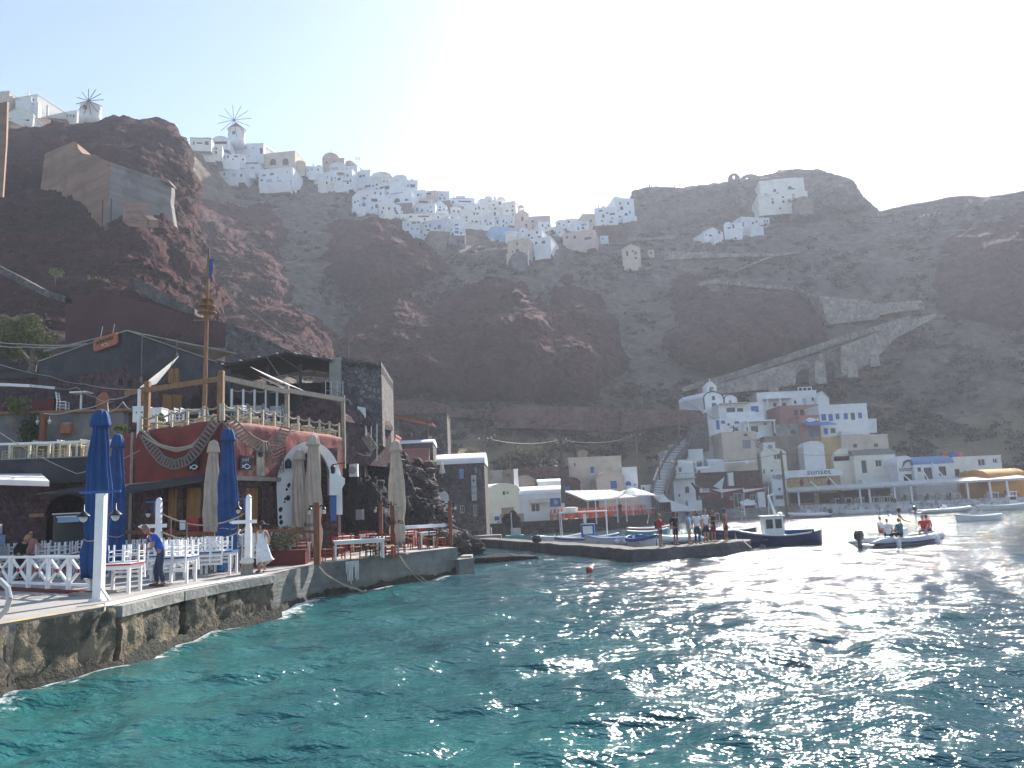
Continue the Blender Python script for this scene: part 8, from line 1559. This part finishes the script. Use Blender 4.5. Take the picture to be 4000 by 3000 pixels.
tag(MB().box(-1.5,0,0,1.5,1.2,1.0).box(-1.0,.2,1.0,.4,1.0,1.7).ob('crate_stack','grey_wood',loc=G(1995,2043,HZ)+Vector((0,1.5,0))),'stack of grey wooden crates before the yellow gable','crates')
T={}
for key,x,y0,y1,d,r_,ln,lb in(('a',1901,1694,2052,78,.2,-6,'tall grey utility pole in front of the stone building corner'),('b',2200,1706,1930,90,.26,-10,'thick utility pole beside the white vaulted wing'),('c',2498,1688,1900,106,.18,-16,'dark utility pole left of the stairs'),('d',2652,1540,1715,126,.16,-4,'utility pole on the terrace left of the chapel'),('e',2870,1662,1790,128,.2,-5,'weathered utility pole before the peeling house'),('f',3072,1760,1985,120,.22,-22,'dark utility pole left of the tavern sign'),('g',3562,1736,1818,124,.18,-4,'dark pole above the blue barrel roof'),('h',3806,1728,1790,128,.16,-4,'pole behind the long plain white house'),('i',2578,1790,1945,112,.14,-4,'thin pole on the stone stairs'),('j',1994,1796,1880,104,.1,0,'short post among the vault huts'),('k',1588,1565,1640,110,.1,0,'thin post on the bushy slope')):
 T[key]=pole_at(lb,x,y0,y1,d,r_,lean=ln,arms=key not in 'jk')
for a,b,lb in(('a','b','drooping wire between the two tall left utility poles'),('b','c','wire from the thick pole to the pole by the stairs'),('d','e','wire falling from the chapel pole to the weathered pole'),('e','f','wire from the weathered pole to the tavern pole'),('f','g','wire over the mosaic tavern to the blue roof pole'),('g','h','wire between the two right hand poles'),('i','f','long wire from the stairs pole to the tavern pole'),('c','i','wire from the dark pole to the stairs pole')):
 rope(lb,[T[a],T[b]],.03,(T[a]-T[b]).length*.035,'wire','overhead_wire',cat='wire',group='overhead wires')
rope('long thin wire from the mast corner up to the cliff',[P(880,1130,60),P(1480,1500,78),T['a']],.025,1.0,'wire','overhead_wire',cat='wire',group='overhead wires')
rnd=random.Random(21);BU=[(1680,1548,2.2,'round yellow green bush on the skyline of the lower slope'),(1760,1660,1.6,'bush under the left terrace wall'),(1800,1720,1.8,'bush behind the stone building roof'),(1850,1790,1.5,'bush left of the first utility pole'),(1930,1760,2.3,'large grey bush between the left poles'),(1960,1700,1.7,'bush below the middle of the red terrace wall'),(2010,1790,2.0,'olive bush above the vault huts'),(2060,1800,2.2,'broad bush above the red garden wall'),(2130,1810,2.3,'dense dark bush left of the thick pole'),(2170,1770,2.0,'round bush just behind the thick pole'),(2070,1700,1.5,'low bush under the red terrace wall'),(2240,1750,1.5,'bush above the beige cube house'),(2450,1745,1.7,'bush left of the dark utility pole'),(2540,1750,2.0,'large bush right of the dark utility pole'),(2580,1690,1.8,'bush on the slope under the right terrace wall'),(2500,1700,1.6,'dry bush on the middle slope'),(2610,1660,1.5,'bush next to the lava ramp'),(3010,1610,1.9,'dark green bush between white and pink houses'),(3050,1650,1.7,'second dark bush left of the pink house'),(1880,1840,1.2,'small bush at the stone building chimney'),(1720,1600,1.3,'small bush on the upper left slope'),(3470,1690,1.6,'bush right of the white stair block'),(2680,1600,1.4,'dry bush on the chapel terrace'),(2380,1770,1.4,'bush behind the beige cube roof')]
for i,(x,y,s,lb)in enumerate(BU):
 p=TP(x,y)+Vector((0,-.4,0));g=thing('shrub',lb,'shrub',p,0,'shrubs on the slope');MB().leaves((0,0,s*.2),(s*1.1,s,s*.75),520,.17,rnd,14,hemi=True).ob('foliage',['leaf_dry','leaf_olive','leaf_scrub'][i%3],g);MB().tube([(0,0,-1),(0,0,s*.5)],.08).ob('stem','bark',g)
g=thing('palm','small palm beside the monastery on the crag','palm',P(3098,812,Dm(3098,826)-14));MB().tube([(0,0,-1),(0,0,1.6)],.18).ob('trunk','bark',g);fr_=MB()
for k in range(18):a=k*2.4;fr_.tube([(0,0,1.6),(.9*math.cos(a),.9*math.sin(a),2.2+.3*(k%3)),(1.9*math.cos(a),1.9*math.sin(a),1.5+.4*(k%3))],[.06,.14,.02],4)
fr_.ob('fronds','leaf_olive',g)
PT=[G(1822,2112,.62),G(1850,2102,.62),G(2100,2120,.62),G(2300,2132,.62),G(2465,2146,.62),G(2600,2140,.62),G(2760,2126,.62),G(2880,2114,.62),G(2925,2110,.62)]
up_=[p.copy()for p in PT];bw=[Vector((p.x+.5,p.y+2.2,p.z))for p in PT]
bw[-1]=PT[-1]+Vector((.5,1.3,0));mb=MB();n=len(PT);sub=[]
fr0=[];
for i in range(n-1):
 for k in range(8):fr0.append((PT[i].lerp(PT[i+1],k/8),bw[i].lerp(bw[i+1],k/8)))
fr0.append((PT[-1],bw[-1]));m=len(fr0);vs=[]
for p,b in fr0:
 for dz,oy in((-1.6,-.3),(-.5,-.25),(-.15,-.1),(0,0)):q=p+Vector((0,oy+.12*mn.noise(p*.9+Vector((0,0,dz))),dz-.02+.06*mn.noise(p*1.3)));vs.append(q)
 vs.append(b+Vector((0,0,.04*mn.noise(b))));vs.append(b+Vector((0,.2,-1.6)))
mb.add(vs,[(i*6+k,i*6+6+k,i*6+7+k,i*6+1+k)for i in range(m-1)for k in range(5)]+[tuple((m-1)*6+k for k in range(6)),(5,4,3,2,1,0)])
mat('pier_stone',(.10,.095,.09),(.055,.055,.058),1.0,.85,.8,6,stain=(.16,.145,.13),ssc=.7,slo=.5,shi=.75)
struct(mb.ob('pier','pier_stone',smooth=False))
p=G(1975,2178,.2);tag(MB().blob((0,0,0),(1.9,.6,.4),91,3,.25).ob('rock_ledge','lava',loc=(p.x,p.y,.0),smooth=True),'low dark rock ledge in the water before the pier','rock')
for i,(x,y,r_)in enumerate(((2060,2086,(.9,.6,.8)),(2120,2082,(1.6,.8,.8)),(2330,2074,(1.3,.6,.4)),(2200,2078,(1.2,.6,.35)))):
 p=G(x,y,0);tag(MB().blob((0,0,0),r_,100+i,3,.3).ob('boulder','lava',loc=p,smooth=True),['pointed dark boulder at the foot of the harbour wall','long dark boulder below the serving hatch','flat wet rock left of the canopy posts','flat rock behind the blue cabin boat'][i],'rock','rocks below the harbour wall')
def hull_mesh(L,B,Hs,sheer=.35,stern=.0,bow=1.0,th=.05,ns=20):
 """open boat hull along x (stern -L/2, bow +L/2): outer skin, rim, inner skin, floor"""
 out=MB();rim=[];inn=[];keel=[];S=[]
 for i in range(ns+1):
  t=i/ns;x=-L/2+L*t
  b=B/2*(1-max(0,(t-.45)/.55)**2.4)*(1-(1-stern)*max(0,(.3-t)/.3)**2.2);b=max(b,.02);z=Hs*(1+sheer*(2*t-1)**2*(1.25 if t>.5 else .8));rk=.12*L*max(0,t-.75)*bow
  S.append([(x+rk*.0,0,-.28),(x+rk*.2,b*.62,-.16),(x+rk*.6,b*.92,z*.45),(x+rk,b,z)])
 vs=[];k=0
 for s in S:
  pts=[(p[0],-p[1],p[2])for p in s[::-1]]+s[1:];vs+=pts
 out.add(vs,[(i*7+j,i*7+j+1,i*7+8+j,i*7+7+j)for i in range(ns)for j in range(6)]+[tuple(range(6,-1,-1)),tuple(ns*7+j for j in range(7))])
 inm=MB();vi=[]
 for i,s in enumerate(S):
  (x3,y3,z3)=s[3];yi=max(.005,y3-.09);vi+=[(x3,-yi,z3),(x3,-yi*.9,.16),(x3,yi*.9,.16),(x3,yi,z3)]
 inm.add(vi,[(i*4+j,i*4+4+j,i*4+5+j,i*4+1+j)for i in range(ns)for j in range(3)])
 rm=MB()
 for sy in(-1,1):rm.tube([(s[3][0],sy*(s[3][1]-.03),s[3][2]+.01)for s in S],.055,6)
 return out,inm,rm,S
def boat(label,x,y,L,B,Hs,rz,hull='boat_white',rim='boat_white',inner='boat_white',stern=.35,name='boat',sheer=.35,group='small boats in the harbour',motor=False,stripe=None,thwarts=2,z=0,tiller=False):
 p=G(x,y,0);g=thing(name,label,'boat',(p.x,p.y,z),rz,group);o,i_,r_,S=hull_mesh(L,B,Hs,sheer,stern);o.ob('hull',hull,g,True);i_.ob('interior',inner,g);r_.ob('gunwale',rim,g,True)
 for k in range(thwarts):xx=-L*.25+L*.45*k/max(1,thwarts-1 or 1);b=B*.43;MB().box(xx-.12,-b,Hs*.62,xx+.12,b,Hs*.68).ob('thwart','grey_wood',g)
 if stripe:
  s_=MB()
  for sy in(-1,1):s_.tube([(s[3][0],sy*(s[3][1]+.0),s[3][2]-.1)for s in S],.06,5)
  s_.ob('stripe',stripe,g,True)
 if motor:
  mb=MB();mb.box(-L/2-.35,-.16,Hs+.05,-L/2-.02,.16,Hs+.5);mb.box(-L/2-.24,-.06,-.4,-L/2-.12,.06,Hs+.05);mb.ob('outboard_motor','black_plastic',g)
 return g
mat('hull_navy',(.012,.022,.075),(.018,.03,.09),2,.35,spec=.5)
g=boat('navy blue wooden boat with white wheelhouse moored off the pier end',3048,2130,5.0,1.75,.62,math.radians(176),'hull_navy','boat_white','boat_white',stern=.15,sheer=.5,name='fishing_boat',group=None)
MB().box(-.2,-.5,.3,.95,.5,1.75).ob('wheelhouse','boat_white',g);MB().box(-.3,-.58,1.75,1.05,.58,1.82).ob('wheelhouse_roof','boat_white',g)
for x0,x1,yy in((-.08,.3,.5),(.45,.85,.5)):
 MB().box(x0,yy-.01,1.05,x1,yy+.02,1.6).ob('window','window_dark',g);MB().box(x0,-yy-.02,1.05,x1,-yy+.01,1.6).ob('window','window_dark',g)
MB().bar((.1,0,1.8),(.45,0,3.05),.13).bar((.42,0,3.0),(.1,0,3.15),.07).ob('mast','boat_white',g)
MB().lathe([(.02,0),(.16,.05),(.18,.12),(.02,.2)],10,(-.1,.2,1.82)).ob('spotlight','boat_white',g)
MB().box(-1.9,-.72,.62,-.3,.72,.92).ob('spray_dodger','blue_fabric',g);MB().bar((-2.2,.3,.9),(-1.6,.1,1.15),.06).ob('tiller','boat_white',g);MB().box(2.3,-.06,.7,2.45,.06,1.05).ob('stem_post','hull_navy',g)
def rib(label,x,y,L,rz,tube_m='rubber_grey',stripe='navy_paint',full=True,group=None,R_=.23,W=.85,fenders=False):
 p=G(x,y,0);g=thing('inflatable_boat',label,'inflatable boat',(p.x,p.y,0),rz,group);pts=[]
 for sy,rng in((-1,range(0,11)),(1,range(10,-1,-1))):
  for k in rng:
   t=k/10;xx=-L/2+L*.98*(t if t<.7 else .7+.3*math.sin((t-.7)/.3*math.pi/2));yy=W*(1 if t<.55 else math.cos((t-.55)/.45*math.pi/2));zz=.30+.30*max(0,t-.5)**1.5*2
   if sy==1 and k==10:continue
   pts.append((xx,sy*yy,zz))
 rr=[R_*(.35 if i in(0,len(pts)-1)else 1)for i in range(len(pts))]
 MB().tube([(pts[0][0]-.25,pts[0][1],pts[0][2])]+pts+[(pts[-1][0]-.25,pts[-1][1],pts[-1][2])],[.05]+rr+[.05],12).ob('tube',tube_m,g,True)
 mb=MB();mb.add([(-L/2,-W,.2),(L*.25,-W,.2),(L*.48,0,.35),(L*.25,W,.2),(-L/2,W,.2),(-L/2,0,-.3),(L*.25,0,-.3),(L*.46,0,0)],[(0,1,2,3,4),(0,5,6,1),(1,6,7,2),(4,3,6,5),(3,2,7,6),(0,4,5)]);mb.ob('hull','boat_white',g)
 if stripe:
  s_=MB()
  for sy in(-1,1):
   q=[v for v in pts if v[1]*sy>.05];q=q if sy<0 else q[::-1];s_.tube([(v[0],v[1]+sy*R_*.86,v[2]-.06)for v in q],.065,5)
  s_.ob('rubbing_strake',stripe,g,True)
 MB().box(-.3,-.3,.2,.2,.3,.95).ob('console','boat_white',g);MB().box(-1.3,-.4,.2,-.7,.4,.55).ob('seat','boat_white',g)
 MB().lathe([(.15,0),(.17,.02),(.15,.04)],12,M=Matrix.Translation((-.32,0,.9))@Matrix.Rotation(-1.2,4,'Y')).ob('steering_wheel','black_plastic',g)
 m=MB();m.lathe([(.1,0),(.24,.08),(.27,.35),(.2,.55),(.04,.6)],10,(-L/2-.2,0,.42),1.1,.85);m.box(-L/2-.28,-.07,-.4,-L/2-.12,.07,.45);m.ob('outboard_motor','black_plastic',g,False)
 if fenders:
  for x_ in(-1.2,1.25):MB().lathe([(.02,-.4),(.12,-.3),(.12,.25),(.03,.36)],10,(x_,-W-.32,.2)).ob('fender','boat_white',g,True)
 return g
rib('grey inflatable motor boat carrying several passengers across the bay',3528,2132,5.0,math.radians(14),fenders=True)
boat('small white motor boat with dark outboard behind the pier',2190,2122,3.6,1.4,.5,math.radians(8),motor=True)
g=boat('blue and white boat with canopy frame and blue cabin behind the pier',2290,2130,4.6,1.7,.55,math.radians(-8),stripe='blue_paint',name='cabin_boat',group=None,stern=.5)
MB().box(-.3,-.45,.4,.7,.45,1.55).ob('cabin','blue_paint',g);MB().box(-.15,-.47,.85,.55,-.43,1.4).ob('window','boat_white',g)
for x_ in(-1.8,1.6):
 for y_ in(-.7,.7):MB().tube([(x_,y_,.5),(x_,y_,2.5)],.03).ob('canopy_post','white_paint',g)
MB().box(-1.85,-.75,2.42,1.65,.75,2.5).lathe([(.12,0),(.14,.3),(.05,.35)],8,(-1.0,0,2.5),4,3).ob('canopy','white_fabric',g);MB().box(-.1,-.05,1.55,.1,.05,2.3).ob('mast','white_paint',g)
g=boat('white double ended boat with round fenders behind the pier',2398,2136,4.2,1.5,.6,math.radians(150),rim='pale_blue_wall',stern=.1)
for i_,(x_,m_)in enumerate(((-1.2,'boat_white'),(-1.6,'orange_paint'),(-.6,'boat_white'))):MB().lathe([(.02,-.2),(.18,-.1),(.2,.1),(.03,.24)],10,(x_,.75,.35)).ob('fender',m_,g,True)
boat('blue and white boat seen bow on beside the pier bend',2520,2142,3.6,1.9,.62,math.radians(-75),rim='blue_paint',stripe='blue_paint',stern=.2,inner='blue_paint')
boat('white boat with red waterline behind the waiting group',2532,2082,4.0,1.3,.45,math.radians(3),stripe='red_paint')
boat('turquoise rowing boat behind the woman in red',2528,2100,3.4,1.3,.5,math.radians(2),hull='turquoise_paint',rim='boat_white')
rib('pale upturned inflatable dinghy tied behind the waiting group',2640,2122,3.4,math.radians(200),'boat_white',None)
g=boat('dark hulled boat with grey canopy frame behind the bare chested man',2850,2102,4.0,1.5,.6,math.radians(180),hull='hull_navy',stern=.4)
for x_ in(-1.2,.8):MB().tube([(x_,-.6,.6),(x_,-.6,1.9),(x_,.6,1.9),(x_,.6,.6)],.025).ob('canopy_frame','grey_metal',g)
p=G(2012,2112,.3);g=thing('mooring_float','turquoise square float with small mast beside the pier root','float',(p.x,p.y,0));MB().box(-.75,-.6,-.3,.75,.6,.75).ob('tank','turquoise_paint',g);MB().box(-.3,-.1,.75,.5,.1,1.3).ob('frame','grey_metal',g);MB().tube([(-.2,0,.75),(-.25,0,2.6)],.05).ob('mast','grey_metal',g)
tag(MB().lathe([(.02,0),(.3,.1),(.34,.3),(.2,.5),(.02,.55)],10).ob('outboard_motor','black_plastic',loc=G(2098,2122,.6)),'black covered outboard motor lying on the pier','motor')
kw={}
rib('light grey dinghy with raised bow by the tavern seawall',3160,2020,5.0,math.radians(165),'boat_white',None);boat('small low white boat under the tavern seawall',3362,2006,3.8,1.3,.4,math.radians(175),stripe=None)
rib('long grey inflatable moored under the fish gable',3690,2004,7.2,math.radians(8),'rubber_grey',None);boat('white boat with steering console moored at the right edge',3920,1992,6.5,2.0,.55,math.radians(6),stern=.5)
boat('small white rowing boat drifting at the right before the inflatables',3826,2036,3.6,1.4,.45,math.radians(170));boat('white open boat behind the long grey inflatable',3770,1984,4.0,1.4,.5,math.radians(5),motor=True)
g=thing('console','white steering console boat part standing over the right boats','console',G(3955,1986,0));MB().box(-.5,-.4,.2,.5,.4,1.6).ob('body','boat_white',g);MB().box(-.4,-.43,1.1,.4,-.4,1.5).ob('screen','window_dark',g)
tag(MB().lathe([(.02,-.15),(.15,-.08),(.16,.1),(.03,.18)],10).ob('buoy','red_paint',loc=G(2303,2228,.05),smooth=True),'small red buoy floating in front of the pier','buoy')
tag(MB().lathe([(.02,-.15),(.2,-.08),(.2,.1),(.03,.18)],10).ob('buoy','black_plastic',loc=G(2978,2138,.02),smooth=True),'dark buoy floating below the navy blue boat','buoy')
tag(MB().lathe([(.02,-.2),(.22,-.1),(.22,.15),(.03,.25)],10).ob('buoy','boat_white',loc=G(3476,2016,.05),smooth=True),'pale buoy floating behind the passenger inflatable','buoy')
rope('mooring line from the pier tip down to the water',[G(2900,2108,.65),P(2935,2140,43.5)],.03,.02,'rope');rope('slack mooring rope from the quay to the canopy step',[P(2535,2012,98),P(2528,2045,93)],.03,.05,'rope')
pr=proto(PSN['p2']);pr=(pr[0],[(c,gs)for c,gs in pr[1]])
for x,y,lb in((2538,738,'tiny walker at the left on the castle crag skyline'),(2546,737,'tiny walker beside the first on the crag skyline'),(2634,738,'tiny walker left of the lone one on the crag skyline'),(2656,736,'tiny lone walker on the castle wall skyline')):
 copy_of(pr,P(x,y,Dm(x,760)-2),lb,RND.uniform(-2,2),'walkers on the castle skyline')
for pr in PROTOS:
 for c,gs in pr[1]:
  for q in gs:bpy.data.objects.remove(q)
  bpy.data.objects.remove(c)
 bpy.data.objects.remove(pr[0])
